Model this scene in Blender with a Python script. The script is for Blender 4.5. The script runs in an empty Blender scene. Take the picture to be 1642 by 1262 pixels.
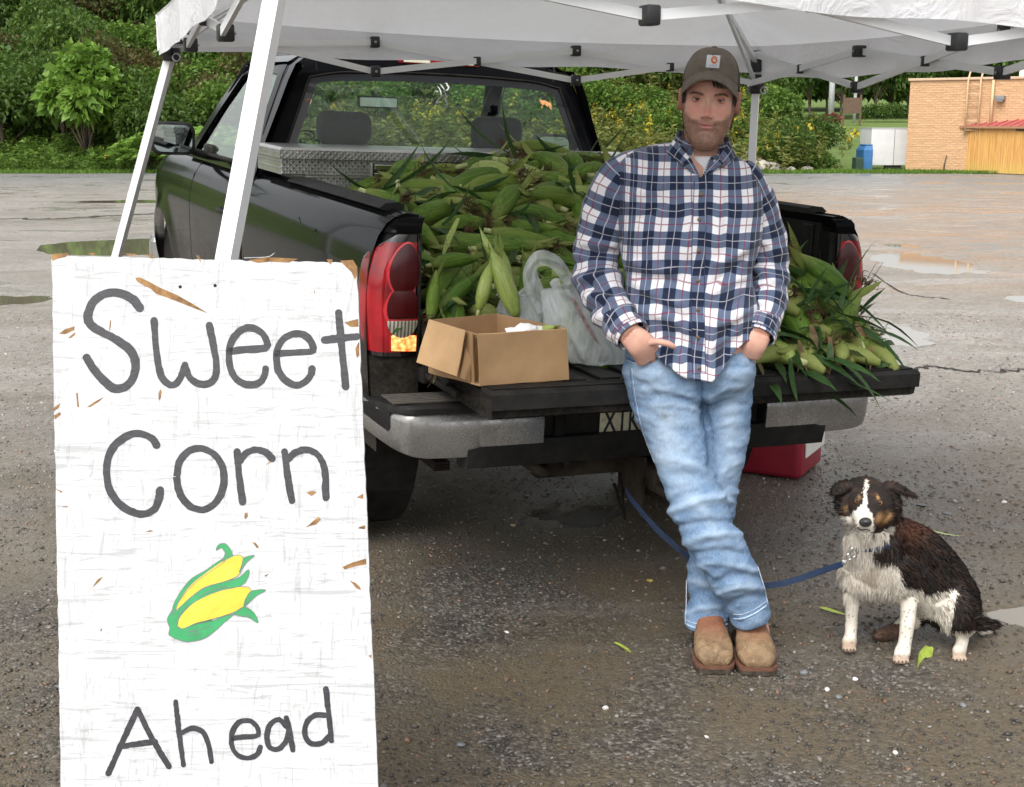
import bpy, bmesh, math, random
import numpy as np
from mathutils import Matrix, Vector, Euler, noise as mnoise
R=math.radians
random.seed(7); np.random.seed(7)
S=bpy.context.scene
COL=S.collection
# ---------------------------------------------------------------- camera
F=2100.0; CX,CY=821.0,631.0; PITCH=0.2046; HC=1.6146
cam=bpy.data.cameras.new('camera'); camo=bpy.data.objects.new('camera',cam); COL.objects.link(camo)
cam.sensor_width=36; cam.lens=36*F/1642; cam.clip_end=3000; cam.clip_start=.05
camo.location=(0,0,HC); camo.rotation_euler=(math.pi/2-PITCH,0,0)
S.camera=camo
# ---------------------------------------------------------------- light
SUN_EL,SUN_AZ=R(52),R(205)      # azimuth clockwise from +Y: behind the camera, a little to its left
w=bpy.data.worlds.new("World"); S.world=w; w.use_nodes=True
nt=w.node_tree; nt.nodes.clear()
sky=nt.nodes.new('ShaderNodeTexSky'); sky.sky_type='NISHITA'; sky.sun_disc=False
sky.sun_elevation=SUN_EL; sky.sun_rotation=SUN_AZ; sky.dust_density=4; sky.air_density=1.0; sky.ozone_density=1
hs=nt.nodes.new('ShaderNodeHueSaturation'); hs.inputs['Saturation'].default_value=.12; hs.inputs['Value'].default_value=1.35
bg=nt.nodes.new('ShaderNodeBackground'); bg.inputs['Strength'].default_value=.13
out=nt.nodes.new('ShaderNodeOutputWorld')
nt.links.new(sky.outputs[0],hs.inputs['Color']); nt.links.new(hs.outputs[0],bg.inputs['Color']); nt.links.new(bg.outputs[0],out.inputs[0])
sl=bpy.data.lights.new('sun','SUN'); sl.energy=1.5; sl.angle=R(40); sl.color=(1,.97,.92)
so=bpy.data.objects.new('sun',sl); COL.objects.link(so)
sd=Vector((math.sin(SUN_AZ)*math.cos(SUN_EL),math.cos(SUN_AZ)*math.cos(SUN_EL),math.sin(SUN_EL)))
so.rotation_euler=sd.to_track_quat('Z','Y').to_euler(); so.location=sd*50
S.view_settings.view_transform='Standard'; S.view_settings.look='None'; S.view_settings.gamma=1
S.view_settings.exposure=.62; S.view_settings.use_curve_mapping=False
try:
    S.cycles.max_bounces=8; S.cycles.transparent_max_bounces=24; S.cycles.use_denoising=True
except Exception: pass
# ---------------------------------------------------------------- projection helpers
cp,sp=math.cos(PITCH),math.sin(PITCH)
def ray(px,py):
    a,b=(px-CX)/F,(CY-py)/F
    return np.array([a,cp+b*sp,-sp+b*cp])
def P(px,py,Y):                      # point on the sight line at world distance Y
    d=ray(px,py); return np.array([0,0,HC])+d*(Y/d[1])
def G(px,py,z=0.0):                  # point where the sight line meets height z
    d=ray(px,py); return np.array([0,0,HC])+d*((z-HC)/d[2])
TLOC=Vector((.3936,4.5265,0)); TM=Matrix.Translation(TLOC)@Matrix.Rotation(.4016,4,'Z')@Matrix.Rotation(.0321,4,'Y')@Matrix.Rotation(.0293,4,'X')
TI=TM.inverted(); TMn=np.array(TM); TIn=np.array(TI)
def to_t(p): return (TIn@np.array([*p,1]))[:3]
def from_t(p): return (TMn@np.array([*p,1]))[:3]
def TG(px,py,z=None,y=None,x=None):  # sight line meets a plane of the truck, in truck coordinates
    o=to_t((0,0,HC)); d=TIn[:3,:3]@ray(px,py)
    k,v=(2,z) if z is not None else (1,y) if y is not None else (0,x)
    return o+d*((v-o[k])/d[k])
# ---------------------------------------------------------------- materials
def lin(c): return tuple(c)+(1,) if len(c)==3 else c
class NT:
    def __init__(s,m): s.t=m.node_tree; s.n=s.t.nodes; s.l=s.t.links
    def add(s,ty,**k):
        n=s.n.new(ty)
        for a,b in k.items(): setattr(n,a,b)
        return n
    def val(s,x):
        return x
    def link(s,a,b): s.l.new(a,b)
    def math(s,op,a,b=None,c=None,clamp=False):
        n=s.n.new('ShaderNodeMath'); n.operation=op; n.use_clamp=clamp
        for i,x in enumerate((a,b,c)):
            if x is None: continue
            if hasattr(x,'is_linked') or hasattr(x,'links'): s.l.new(x,n.inputs[i])
            else: n.inputs[i].default_value=x
        return n.outputs[0]
    def mix(s,f,a,b,bt='MIX'):
        n=s.n.new('ShaderNodeMix'); n.data_type='RGBA'; n.blend_type=bt; n.clamp_factor=True
        for i,x in ((0,f),(6,a),(7,b)):
            if hasattr(x,'links'): s.l.new(x,n.inputs[i])
            elif i==0: n.inputs[0].default_value=x
            else: n.inputs[i].default_value=lin(x)
        return n.outputs[2]
    def noise(s,scale,detail=4,rough=.6,vec=None,dist=0):
        n=s.n.new('ShaderNodeTexNoise'); n.inputs['Scale'].default_value=scale; n.inputs['Detail'].default_value=detail
        n.inputs['Roughness'].default_value=rough; n.inputs['Distortion'].default_value=dist
        if vec is not None: s.l.new(vec,n.inputs['Vector'])
        return n.outputs[0]
    def ramp(s,f,stops,interp='LINEAR'):
        n=s.n.new('ShaderNodeValToRGB'); n.color_ramp.interpolation=interp
        e=n.color_ramp.elements
        while len(e)<len(stops): e.new(.5)
        for k,(p,c) in enumerate(stops):
            e[k].position=p; e[k].color=lin(c) if not isinstance(c,(int,float)) else (c,c,c,1)
        s.l.new(f,n.inputs[0]); return n.outputs[0]
    def coord(s,which='Object',scale=None,rot=None):
        o=s.n.new('ShaderNodeTexCoord').outputs[which]
        if scale is not None or rot is not None:
            m=s.n.new('ShaderNodeMapping')
            if scale is not None: m.inputs['Scale'].default_value=scale
            if rot is not None: m.inputs['Rotation'].default_value=rot
            s.l.new(o,m.inputs[0]); o=m.outputs[0]
        return o
    def bump(s,h,strength=.5,dist=.01,normal=None):
        n=s.n.new('ShaderNodeBump'); n.inputs['Strength'].default_value=strength; n.inputs['Distance'].default_value=dist
        s.l.new(h,n.inputs['Height'])
        if normal is not None: s.l.new(normal,n.inputs['Normal'])
        return n.outputs[0]
def newmat(name):
    m=bpy.data.materials.new(name); m.use_nodes=True; N=NT(m)
    return m,N,m.node_tree.nodes['Principled BSDF']
def setp(N,b,**k):
    mp={'col':'Base Color','rough':'Roughness','metal':'Metallic','normal':'Normal','coat':'Coat Weight','coatr':'Coat Roughness','alpha':'Alpha','spec':'Specular IOR Level','sss':'Subsurface Weight','trans':'Transmission Weight','emc':'Emission Color','ems':'Emission Strength','sheen':'Sheen Weight'}
    for a,v in k.items():
        i=b.inputs[mp[a]]
        if hasattr(v,'links'): N.l.new(v,i)
        elif a in('col','emc'): i.default_value=lin(v)
        else: i.default_value=v
def mat(name,col,rough=.6,metal=0,var=.15,vs=6,bump=0,bs=60,coat=0,col2=None,spec=.5,detail=5,roughvar=0,coord='Object',**k):
    m,N,b=newmat(name)
    v=N.coord(coord)
    f=N.noise(vs,detail,.6,v)
    f=N.ramp(f,[(.3,0.0),(.7,1.0)])
    c1=tuple(x*(1-var) for x in col); c2=col2 if col2 else tuple(min(1,x*(1+var)) for x in col)
    setp(N,b,col=N.mix(f,c1,c2),rough=rough,metal=metal,coat=coat,spec=spec,**k)
    if roughvar: setp(N,b,rough=N.math('MULTIPLY_ADD',N.noise(vs*1.7,5,.6,v),roughvar,rough-roughvar/2))
    if bump: setp(N,b,normal=N.bump(N.noise(bs,4,.6,v),bump,.004))
    return m
# ---------------------------------------------------------------- mesh helpers
def mesh(name,V,F,mat=None,uv=None,smooth=True,attrs=None,mi=None):
    me=bpy.data.meshes.new(name); V=np.asarray(V,dtype=np.float32)
    if isinstance(F,np.ndarray):
        k=F.shape[1]; n=len(F); me.vertices.add(len(V)); me.vertices.foreach_set('co',V.ravel())
        me.loops.add(n*k); me.loops.foreach_set('vertex_index',F.astype(np.int32).ravel())
        me.polygons.add(n); me.polygons.foreach_set('loop_start',np.arange(0,n*k,k,dtype=np.int32)); me.update(calc_edges=True)
    else:
        me.from_pydata([tuple(map(float,v)) for v in V],[],[tuple(int(i) for i in f) for f in F]); me.update()
    if uv is not None:   # per-vertex uv
        l=me.uv_layers.new(name='UVMap'); idx=np.empty(len(me.loops),dtype=np.int32); me.loops.foreach_get('vertex_index',idx)
        l.data.foreach_set('uv',np.asarray(uv,dtype=np.float32)[idx].ravel())
    if attrs:
        for k,a in attrs.items():
            a=np.asarray(a,dtype=np.float32)
            if a.ndim==2:
                at=me.color_attributes.new(name=k,type='FLOAT_COLOR',domain='POINT')
                if a.shape[1]==3: a=np.c_[a,np.ones(len(a))]
                at.data.foreach_set('color',a.astype(np.float32).ravel())
            else:
                at=me.attributes.new(name=k,type='FLOAT',domain='POINT'); at.data.foreach_set('value',a)
    if mat is not None:
        for m in (mat if isinstance(mat,(list,tuple)) else [mat]): me.materials.append(m)
    if mi is not None: me.polygons.foreach_set('material_index',np.asarray(mi,dtype=np.int32))
    if smooth: me.polygons.foreach_set('use_smooth',np.ones(len(me.polygons),dtype=bool))
    me.validate(); return me
def link(name,me,parent=None):
    o=bpy.data.objects.new(name,me); COL.objects.link(o)
    if parent is not None: o.parent=parent
    return o
def part(name,VF,mat,parent=None,smooth=False,uv=None,angle=None,attrs=None,off=None,label=None):
    V,Fc=VF; V=np.asarray(V,float)
    if off is not None: V=V-np.asarray(off)
    me=mesh(name,V,Fc,mat,uv,smooth or angle is not None,attrs)
    if angle is not None:
        bm=bmesh.new(); bm.from_mesh(me)
        for e in bm.edges:
            if len(e.link_faces)==2 and e.calc_face_angle(0)>R(angle): e.smooth=False
        bm.to_mesh(me); bm.free()
    o=link(name,me,parent)
    if label: o['label']=label
    return o
def tag(o,label,cat,group=None,kind=None):
    if label: o['label']=label
    if cat: o['category']=cat
    if group: o['group']=group
    if kind: o['kind']=kind
    return o
def thing(name,label,cat,loc=(0,0,0),rot=None,group=None,M=None):
    o=bpy.data.objects.new(name,None); COL.objects.link(o); o.empty_display_size=.1
    if M is not None: o.matrix_world=M
    else:
        o.location=loc
        if rot is not None: o.rotation_euler=rot
    return tag(o,label,cat,group)
def dup(root,name=None):
    def cp_(o,par):
        c=o.copy(); COL.objects.link(c)
        if par is not None: c.parent=par
        for ch in o.children: cp_(ch,c)
        return c
    return cp_(root,None)
def join(*vfs):
    V=[];Fc=[];n=0
    for v,f in vfs:
        v=np.asarray(v,float)
        V.append(v); Fc+= [tuple(int(i)+n for i in q) for q in f]; n+=len(v)
    return np.concatenate(V),Fc
def xf(VF,M=None,loc=None,rot=None,scale=None):
    V,Fc=VF; V=np.asarray(V,float)
    if scale is not None: V=V*np.asarray(scale)
    if rot is not None: V=V@np.array(Euler(rot).to_matrix()).T
    if M is not None: M=np.array(M); V=V@M[:3,:3].T+M[:3,3]
    if loc is not None: V=V+np.asarray(loc)
    return V,Fc
def box(x0,x1,y0,y1,z0,z1,bev=0,seg=2):
    if not bev:
        V=np.array([(x,y,z) for x in (x0,x1) for y in (y0,y1) for z in (z0,z1)],float)
        return V,[(0,1,3,2),(4,6,7,5),(0,4,5,1),(2,3,7,6),(0,2,6,4),(1,5,7,3)]
    bm=bmesh.new(); bmesh.ops.create_cube(bm,size=1)
    for v in bm.verts: v.co=((x0+x1)/2+v.co.x*(x1-x0),(y0+y1)/2+v.co.y*(y1-y0),(z0+z1)/2+v.co.z*(z1-z0))
    bmesh.ops.bevel(bm,geom=bm.edges[:],offset=bev,segments=seg,affect='EDGES',profile=.5)
    bm.verts.index_update(); V=np.array([v.co[:] for v in bm.verts]); Fc=[tuple(v.index for v in f.verts) for f in bm.faces]; bm.free()
    return V,Fc
def loft(rings,closed=True,cap=True,loop=False):
    m=len(rings); n=len(rings[0]); V=np.concatenate([np.asarray(r,float) for r in rings]); Fc=[]
    for i in range(m if loop else m-1):
        a=i*n; b=((i+1)%m)*n
        for j in range(n if closed else n-1):
            k=(j+1)%n; Fc.append((a+j,a+k,b+k,b+j))
    if cap and closed and not loop:
        Fc.append(tuple(range(n-1,-1,-1))); Fc.append(tuple((m-1)*n+j for j in range(n)))
    return V,Fc
def frames(pts,up=None):
    pts=np.asarray(pts,float); T=np.gradient(pts,axis=0); T/=np.linalg.norm(T,axis=1)[:,None]+1e-12
    u=np.array([0,0,1.]) if up is None else np.asarray(up,float)
    if abs(T[0]@u)>.95: u=np.array([0,1.,0]) if up is None else np.array([1.,0,0])
    A=[];B=[]
    a=u-T[0]*(u@T[0]); a/=np.linalg.norm(a)
    for t in T:
        a=a-t*(a@t); a/=np.linalg.norm(a)+1e-12
        A.append(a.copy()); B.append(np.cross(t,a))
    return T,np.array(A),np.array(B)
def tube(pts,r,n=8,cap=True,up=None,flat=1.0,loop=False):
    pts=np.asarray(pts,float); r=np.broadcast_to(np.asarray(r,float),(len(pts),))
    T,A,B=frames(pts,up); th=np.linspace(0,2*math.pi,n,endpoint=False)
    rings=[pts[i]+r[i]*(np.outer(np.cos(th),A[i])*flat+np.outer(np.sin(th),B[i])) for i in range(len(pts))]
    return loft(rings,True,cap,loop)
def bar(a,b,w,h,up=(0,0,1)):
    a=np.asarray(a,float); b=np.asarray(b,float); t=b-a; L=np.linalg.norm(t); t/=L; u=np.asarray(up,float)
    if abs(t@u)>.97: u=np.array([0,1.,0])
    s=np.cross(t,u); s/=np.linalg.norm(s); u=np.cross(s,t)
    V=np.array([p+s*i*w/2+u*j*h/2 for p in (a,b) for i,j in ((-1,-1),(1,-1),(1,1),(-1,1))])
    return V,[(3,2,1,0),(4,5,6,7),(0,1,5,4),(1,2,6,5),(2,3,7,6),(3,0,4,7)]
def smoothline(pts,n):
    pts=np.asarray(pts,float); m=len(pts)
    if m<3: return np.array([pts[0]+(pts[-1]-pts[0])*t for t in np.linspace(0,1,n)])
    Q=np.vstack([2*pts[0]-pts[1],pts,2*pts[-1]-pts[-2]]); out=[]
    for t in np.linspace(0,m-1-1e-9,n):
        i=int(t); u=t-i; a,b,c,d=Q[i],Q[i+1],Q[i+2],Q[i+3]
        out.append(.5*((2*b)+(-a+c)*u+(2*a-5*b+4*c-d)*u*u+(-a+3*b-3*c+d)*u**3))
    return np.array(out)
def grid(fn,nu,nv,closed=False):
    V=[fn(i/(nu-1),j/(nv-1)) for i in range(nu) for j in range(nv)]
    Fc=[(i*nv+j,(i+1)*nv+j,(i+1)*nv+j+1,i*nv+j+1) for i in range(nu-1) for j in range(nv-1)]
    return np.array(V,float),Fc
def gridv(V3):                       # V3 array (nu,nv,3)
    nu,nv=V3.shape[:2]; i,j=np.meshgrid(np.arange(nu-1),np.arange(nv-1),indexing='ij'); a=(i*nv+j).ravel()
    return V3.reshape(-1,3),np.stack([a,a+nv,a+nv+1,a+1],1)
def prism(poly,t,origin,ex,ey):      # flat outline poly (2-D) in plane ex,ey given thickness t along ex x ey
    poly=np.asarray(poly,float); o=np.asarray(origin,float); ex=np.asarray(ex,float); ey=np.asarray(ey,float); nz=np.cross(ex,ey); nz/=np.linalg.norm(nz)
    n=len(poly); A=o+poly[:,:1]*ex+poly[:,1:]*ey
    V=np.concatenate([A,A+nz*t]); Fc=[tuple(range(n-1,-1,-1)),tuple(range(n,2*n))]+[(i,(i+1)%n,n+(i+1)%n,n+i) for i in range(n)]
    return V,Fc
def vnoise(V,scale,seed=0,oct=3):    # cheap smooth noise per point, about -1..1
    V=np.asarray(V,float)*scale+seed*17.3
    return np.array([mnoise.fractal(Vector(v),1.0,2.0,oct) for v in V])
def hashn(*a):
    return math.modf(abs(math.sin(sum(x*k for x,k in zip(a,(12.9898,78.233,37.719))))*43758.5453))[0]
def pn(X,Y,seed=0,octv=4,gain=.5):   # fast vector noise (sum of rotated sines), about -1..1
    r=np.random.RandomState(seed); out=0;amp=1;tot=0
    for o in range(octv):
        f=2.0**o
        for k in range(3):
            a=r.rand()*6.283; ph=r.rand(2)*6.283
            out=out+amp*np.sin((X*math.cos(a)+Y*math.sin(a))*f*1.7+ph[0]+1.3*np.sin((Y*math.cos(a)-X*math.sin(a))*f*1.1+ph[1]))/3
        tot+=amp; amp*=gain
    return out/tot*1.6
# ================================================================ GROUND, PUDDLES, HILLS
def smooth01(x): x=np.clip(x,0,1); return x*x*(3-2*x)
PUD=[]   # (centre x, y, half x, half y, level)
def pud(px0,py0,px1,py1,label,dz=0):
    a=G((px0+px1)/2,py0); b=G((px0+px1)/2,py1); m=G(px0,(py0+py1)/2); n=G(px1,(py0+py1)/2)
    PUD.append(((m[0]+n[0])/2,(a[1]+b[1])/2,(n[0]-m[0])/2,(a[1]-b[1])/2,label))
pud(60,380,360,409,'wide puddle reflecting green bushes left of the truck')
pud(-90,472,84,490,'puddle beside the left edge of the white sign')
pud(1330,516,1492,553,'bright puddle to the right of the tailgate')
pud(1395,390,1475,399,'narrow muddy puddle beyond the right tail light')
pud(1610,473,1700,484,'brown puddle at the right edge of the lot')
pud(1590,965,1760,1004,'shallow puddle behind the sitting dog')
pud(870,815,1000,842,'small wet pool under the back of the truck')
pud(1405,405,1560,440,'thin sheet of standing water in the open lot')
pud(110,320,330,325,'long narrow puddle far across the lot')
def gz(X,Y):
    X=np.asarray(X,float);Y=np.asarray(Y,float)
    z=.006*pn(X*1.1,Y*1.1,3,4)+.02*pn(X*.12,Y*.12,9,2)*smooth01((Y-6)/10)
    for cx_,cy_,a,b,_ in PUD:
        d=np.sqrt(((X-cx_)/a)**2+((Y-cy_)/b)**2)+(.14*pn(X*1.6,Y*2.4,5,5) if a>.9 else (.30*pn(X*6,Y*9,5,4) if 'truck' not in _ else .75*pn(X*11,Y*22,6,3)))
        
        z=np.where(d<1.9,np.maximum(z,-.003)*smooth01((d-.7)/1)-.022*(1-smooth01((d-.70)/.45)),z)
    return z
def hill(X,Y):
    # wooded bank on the left and behind; falls away to the right where the lawn opens
    X=np.asarray(X,float);Y=np.asarray(Y,float)
    e=44+1.2*np.sin(X*.21)+.8*np.sin(X*.53+1)
    left=smooth01((12.6-X+(Y-44)*.08)/4.6)
    h=left*np.minimum(np.maximum(Y-e,0)*.30,7.5)
    lawn=(1-left)*np.maximum(Y-47,0)*.033
    far=np.maximum(Y-110,0)*.02
    return h+np.minimum(lawn,5.2)+np.minimum(far,10)
ys=[-30,-15,-8,-4,-2,0,1]; y=1.6
while y<62: ys.append(y); y+=max(.035,y*.010) if y<30 else .45
ys+=list(np.arange(62,130,2.5))+list(np.arange(130,400,15))+[500,700,1000,1500]
xs=[-1500,-900,-500,-300,-200,-140,-100]+list(np.arange(-75,-14,2.0))+list(np.arange(-14,-5,.12))+list(np.arange(-5,6,.045))+list(np.arange(6,14,.12))+list(np.arange(14,75,2.0))+[100,140,200,300,500,900,1500]
XX,YY=np.meshgrid(np.array(xs),np.array(ys),indexing='ij')
ZZ=np.where(YY<42,gz(XX,YY),gz(XX,np.minimum(YY,42))*0)+hill(XX,YY)
Vg,Fg=gridv(np.stack([XX,YY,ZZ],2)); Fg=Fg[:,::1]
# ground material: wet gravelled tarmac near by, paler and mud-streaked farther off, turf beyond the lot
m,N,b=newmat('gravel_lot')
geo=N.add('ShaderNodeNewGeometry').outputs['Position']
sep=N.add('ShaderNodeSeparateXYZ'); N.link(geo,sep.inputs[0])
def mapv(scale):
    mp_=N.add('ShaderNodeMapping'); mp_.inputs['Scale'].default_value=scale; N.link(geo,mp_.inputs[0]); return mp_.outputs[0]
fine=N.noise(170,3,.7,geo); mid=N.noise(38,5,.75,geo); big=N.noise(1.3,5,.6,geo,.4); streak=N.noise(1,9,.70,mapv((.26,.62,1)),1.4); streak2=N.noise(1,9,.72,mapv((.42,1.1,1)),1.2)
vor=N.add('ShaderNodeTexVoronoi'); vor.inputs['Scale'].default_value=95; N.link(geo,vor.inputs['Vector'])
vcol=N.add('ShaderNodeSeparateColor'); N.link(vor.outputs['Color'],vcol.inputs[0])
stone=N.ramp(vcol.outputs[0],[(0,(.016,.0145,.0125)),(.5,(.058,.051,.041)),(.78,(.12,.107,.089)),(.93,(.18,.165,.142)),(1,(.30,.28,.25))])
mud=N.mix(N.ramp(mid,[(.35,0.),(.7,1.)]),(.070,.052,.029),(.135,.103,.060))
near=N.mix(N.ramp(big,[(.38,0.),(.55,1.)]),stone,mud)
near=N.mix(N.math('MULTIPLY',N.ramp(fine,[(.35,0.),(.7,1.)]),.30),near,(.12,.11,.098))
farc=N.ramp(streak,[(.30,(.155,.135,.108)),(.46,(.225,.20,.168)),(.6,(.285,.265,.235)),(.72,(.20,.178,.148))])
rust=N.math('MULTIPLY',N.ramp(streak2,[(.42,0.),(.62,1.)]),N.math('MULTIPLY',N.ramp(N.math('DIVIDE',sep.outputs[1],50),[(.20,0.),(.34,1.),(.56,1.),(.70,0.)]),N.ramp(N.math('DIVIDE',sep.outputs[0],12),[(.05,0.),(.4,1.)])))
farc=N.mix(rust,farc,(.34,.20,.10))
farc=N.mix(N.ramp(N.math('DIVIDE',sep.outputs[1],50),[(.62,0.),(.8,1.)]),farc,(.19,.19,.19))
vo2=N.add('ShaderNodeTexVoronoi'); vo2.inputs['Scale'].default_value=42; N.link(geo,vo2.inputs['Vector']); v2c=N.add('ShaderNodeSeparateColor'); N.link(vo2.outputs['Color'],v2c.inputs[0])
farc=N.mix(N.math('MULTIPLY',N.ramp(v2c.outputs[1],[(.55,0.),(1,1.)]),.50),farc,(.38,.36,.33)); farc=N.mix(N.math('MULTIPLY',N.ramp(v2c.outputs[0],[(.0,1.),(.4,0.)]),.50),farc,(.07,.062,.052))
fd=N.ramp(N.math('ADD',N.math('DIVIDE',sep.outputs[1],14),N.math('MULTIPLY',N.math('SUBTRACT',streak,.5),.35)),[(.27,0.),(.62,1.)])
colr=N.mix(fd,near,farc)
turf=N.mix(N.ramp(N.noise(3,5,.7,geo),[(.35,0.),(.65,1.)]),(.085,.13,.035),(.15,.20,.065))
stripe=N.math('SINE',N.math('MULTIPLY',sep.outputs[1],1.1))
turf=N.mix(N.math('MULTIPLY',N.ramp(stripe,[(.4,0.),(.6,1.)]),.25),turf,(.13,.21,.055))
edge=N.math('GREATER_THAN',N.math('ADD',sep.outputs[1],N.math('MULTIPLY',N.math('SUBTRACT',N.noise(.7,6,.7,geo),.5),2.5)),42.6)
colr=N.mix(edge,colr,turf)
wet=N.ramp(N.math('ADD',N.math('MULTIPLY',big,.5),N.math('MULTIPLY',streak,.5)),[(.42,1.),(.56,0.)])
wet2=N.math('MULTIPLY',N.ramp(N.noise(1,7,.62,mapv((.55,.9,1)),1.0),[(.52,0.),(.60,1.)]),N.ramp(N.math('DIVIDE',sep.outputs[1],14),[(.30,0.),(.5,1.)]))
rgh=N.math('MULTIPLY_ADD',N.math('MAXIMUM',wet2,N.math('MULTIPLY',wet,.55)),-.40,.56)
rgh=N.math('MAXIMUM',rgh,N.math('MULTIPLY',edge,.9))
hgt=N.math('ADD',N.math('MULTIPLY',vor.outputs['Distance'],-.8),N.math('ADD',N.math('MULTIPLY',fine,.5),mid))
setp(N,b,col=colr,rough=rgh,spec=N.math('MULTIPLY_ADD',edge,-.4,.5),normal=N.bump(N.math('MULTIPLY',hgt,N.math('MULTIPLY_ADD',wet2,-.75,1)),.8,.007))
GMAT=m
go=link('ground',mesh('ground',Vg,Fg,m,smooth=True)); tag(go,None,None,kind='structure')
m,N,b=newmat('wet_glint_water'); setp(N,b,col=(.03,.027,.022),rough=.06,spec=1.0,normal=N.bump(N.noise(55,5,.7,N.coord('Object',(1,2.2,1))),1.0,.03)); GLINT=m
# puddles: flat water sheets lying in the hollows
m,N,b=newmat('muddy_water'); 
setp(N,b,col=(.24,.21,.16),metal=.35,rough=.03,spec=1.0,normal=N.bump(N.noise(30,2,.5,N.coord('Object')),.05,.002))
b.inputs['IOR'].default_value=1.6
WATER=m
for k,(cx_,cy_,a,b_,lab) in enumerate(PUD):
    th=np.linspace(0,2*math.pi,72,endpoint=False); rr=1.14+.04*np.sin(3*th+k)
    V=[(0,0,0)]+[(a*r*math.cos(t),b_*r*math.sin(t),0) for t,r in zip(th,rr)]
    Fc=[(0,1+i,1+(i+1)%72) for i in range(72)]
    o=part('puddle',(np.array(V),Fc),GLINT if 'truck' in lab and 'under' in lab else WATER); o.location=(cx_,cy_,-.0085); tag(o,lab,None,kind='structure')
# ================================================================ VEGETATION
def leafmat(name,c1,c2,c3,tr=.35,rough=.5):
    m,N,b=newmat(name)
    a=N.add('ShaderNodeAttribute',attribute_name='tint').outputs['Fac']
    c=N.ramp(a,[(0,c1),(.5,c2),(1,c3)])
    setp(N,b,col=c,rough=rough,spec=.3)
    t=N.add('ShaderNodeBsdfTranslucent'); N.link(c,t.inputs[0])
    mx=N.add('ShaderNodeMixShader'); mx.inputs[0].default_value=tr; N.link(b.outputs[0],mx.inputs[1]); N.link(t.outputs[0],mx.inputs[2])
    N.link(mx.outputs[0],N.n['Material Output'].inputs[0]); return m
BARK=mat('bark',(.12,.09,.065),.9,var=.4,vs=20,bump=.6,bs=30)
L_dark=leafmat('leaf_deep_green',(.034,.070,.012),(.070,.130,.022),(.135,.215,.040))
L_mid=leafmat('leaf_mid_green',(.050,.098,.015),(.100,.185,.028),(.185,.290,.05))
L_bright=leafmat('leaf_light_green',(.08,.16,.02),(.15,.27,.04),(.24,.38,.07),.4)
L_olive=leafmat('leaf_olive_weeds',(.055,.082,.018),(.13,.155,.033),(.25,.25,.065))
L_red=leafmat('leaf_turning_brown',(.06,.07,.02),(.10,.09,.03),(.17,.085,.035))
L_gold=leafmat('goldenrod_flower',(.30,.24,.02),(.42,.34,.03),(.5,.42,.05))
def leaves(C,D,size,rs,aspect=.45,fold=.25,droop=.3):
    """one folded pointed leaf of two quads-worth per centre C with axis direction D"""
    n=len(C); s=size*(.6+.8*rs.rand(n))[:,None]
    D=D/np.linalg.norm(D,axis=1)[:,None]; q=rs.randn(n,3); W=np.cross(D,q); W/=np.linalg.norm(W,axis=1)[:,None]+1e-9; Nn=np.cross(D,W)
    b=C; t=C+D*s-np.array([0,0,1])*s*droop; l=C+D*s*.45+W*s*aspect*.5+Nn*s*fold*.3; r=C+D*s*.45-W*s*aspect*.5+Nn*s*fold*.3
    V=np.stack([b,r,t,l],1).reshape(-1,3); Fc=np.arange(4*n).reshape(n,4); return V,Fc
def crown(seed,n,rx,ry,rz,size,lobes=14,aspect=.5,zc=None,up=.3):
    rs=np.random.RandomState(seed); zc=rz if zc is None else zc
    u=rs.randn(lobes,3); u/=np.linalg.norm(u,axis=1)[:,None]; u[:,2]=np.abs(u[:,2])*.9-.25
    LC=u*np.array([rx,ry,rz])*(.45+.35*rs.rand(lobes))[:,None]; LR=(.28+.25*rs.rand(lobes))*min(rx,rz)
    k=rs.randint(0,lobes,n); d=rs.randn(n,3); d/=np.linalg.norm(d,axis=1)[:,None]; d[:,2]=d[:,2]*.8+.15
    C=LC[k]+d*(LR[k]*(.75+.35*rs.rand(n)**.7))[:,None]; C[:,2]+=zc
    D=d+rs.randn(n,3)*.6; D[:,2]+=up*rs.randn(n)
    V,Fc=leaves(C,D,size,rs,aspect)
    tl=rs.rand(lobes)[k]*.5+rs.rand(n)*.5
    tint=np.repeat(np.clip(tl,0,1),4); return V,Fc,tint,LC+np.array([0,0,zc])
def trunkmesh(seed,LC,h,r=.09):
    rs=np.random.RandomState(seed+99); top=LC.mean(0)*np.array([.3,.3,1]); vs=[tube(smoothline([(0,0,-.3),(.1*rs.randn(),.1*rs.randn(),h*.4),top],7),np.linspace(r,r*.45,7),7)]
    for c in LC[:7]:
        s=np.array([0,0,h*(.15+.3*rs.rand())]); vs.append(tube(smoothline([s,(s+c)/2+rs.randn(3)*.1,c],5),np.linspace(r*.45,r*.12,5),5))
    return join(*vs)
def plantmesh(name,mats,V,Fc,tint,mi=None): return mesh(name,V,Fc,mats,attrs={'tint':tint},smooth=False,mi=mi)
def make_shrub(name,seed,n,rx,ry,rz,size,lm,lobes=14,aspect=.5,th=None):
    V,Fc,t,LC=crown(seed,n,rx,ry,rz,size,lobes,aspect)
    cm=plantmesh('crown',lm,V,Fc,t); tv=trunkmesh(seed,LC,rz,.05+.02*rz); tm=mesh('trunk',*tv,BARK,smooth=True)
    return name,cm,tm
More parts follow.
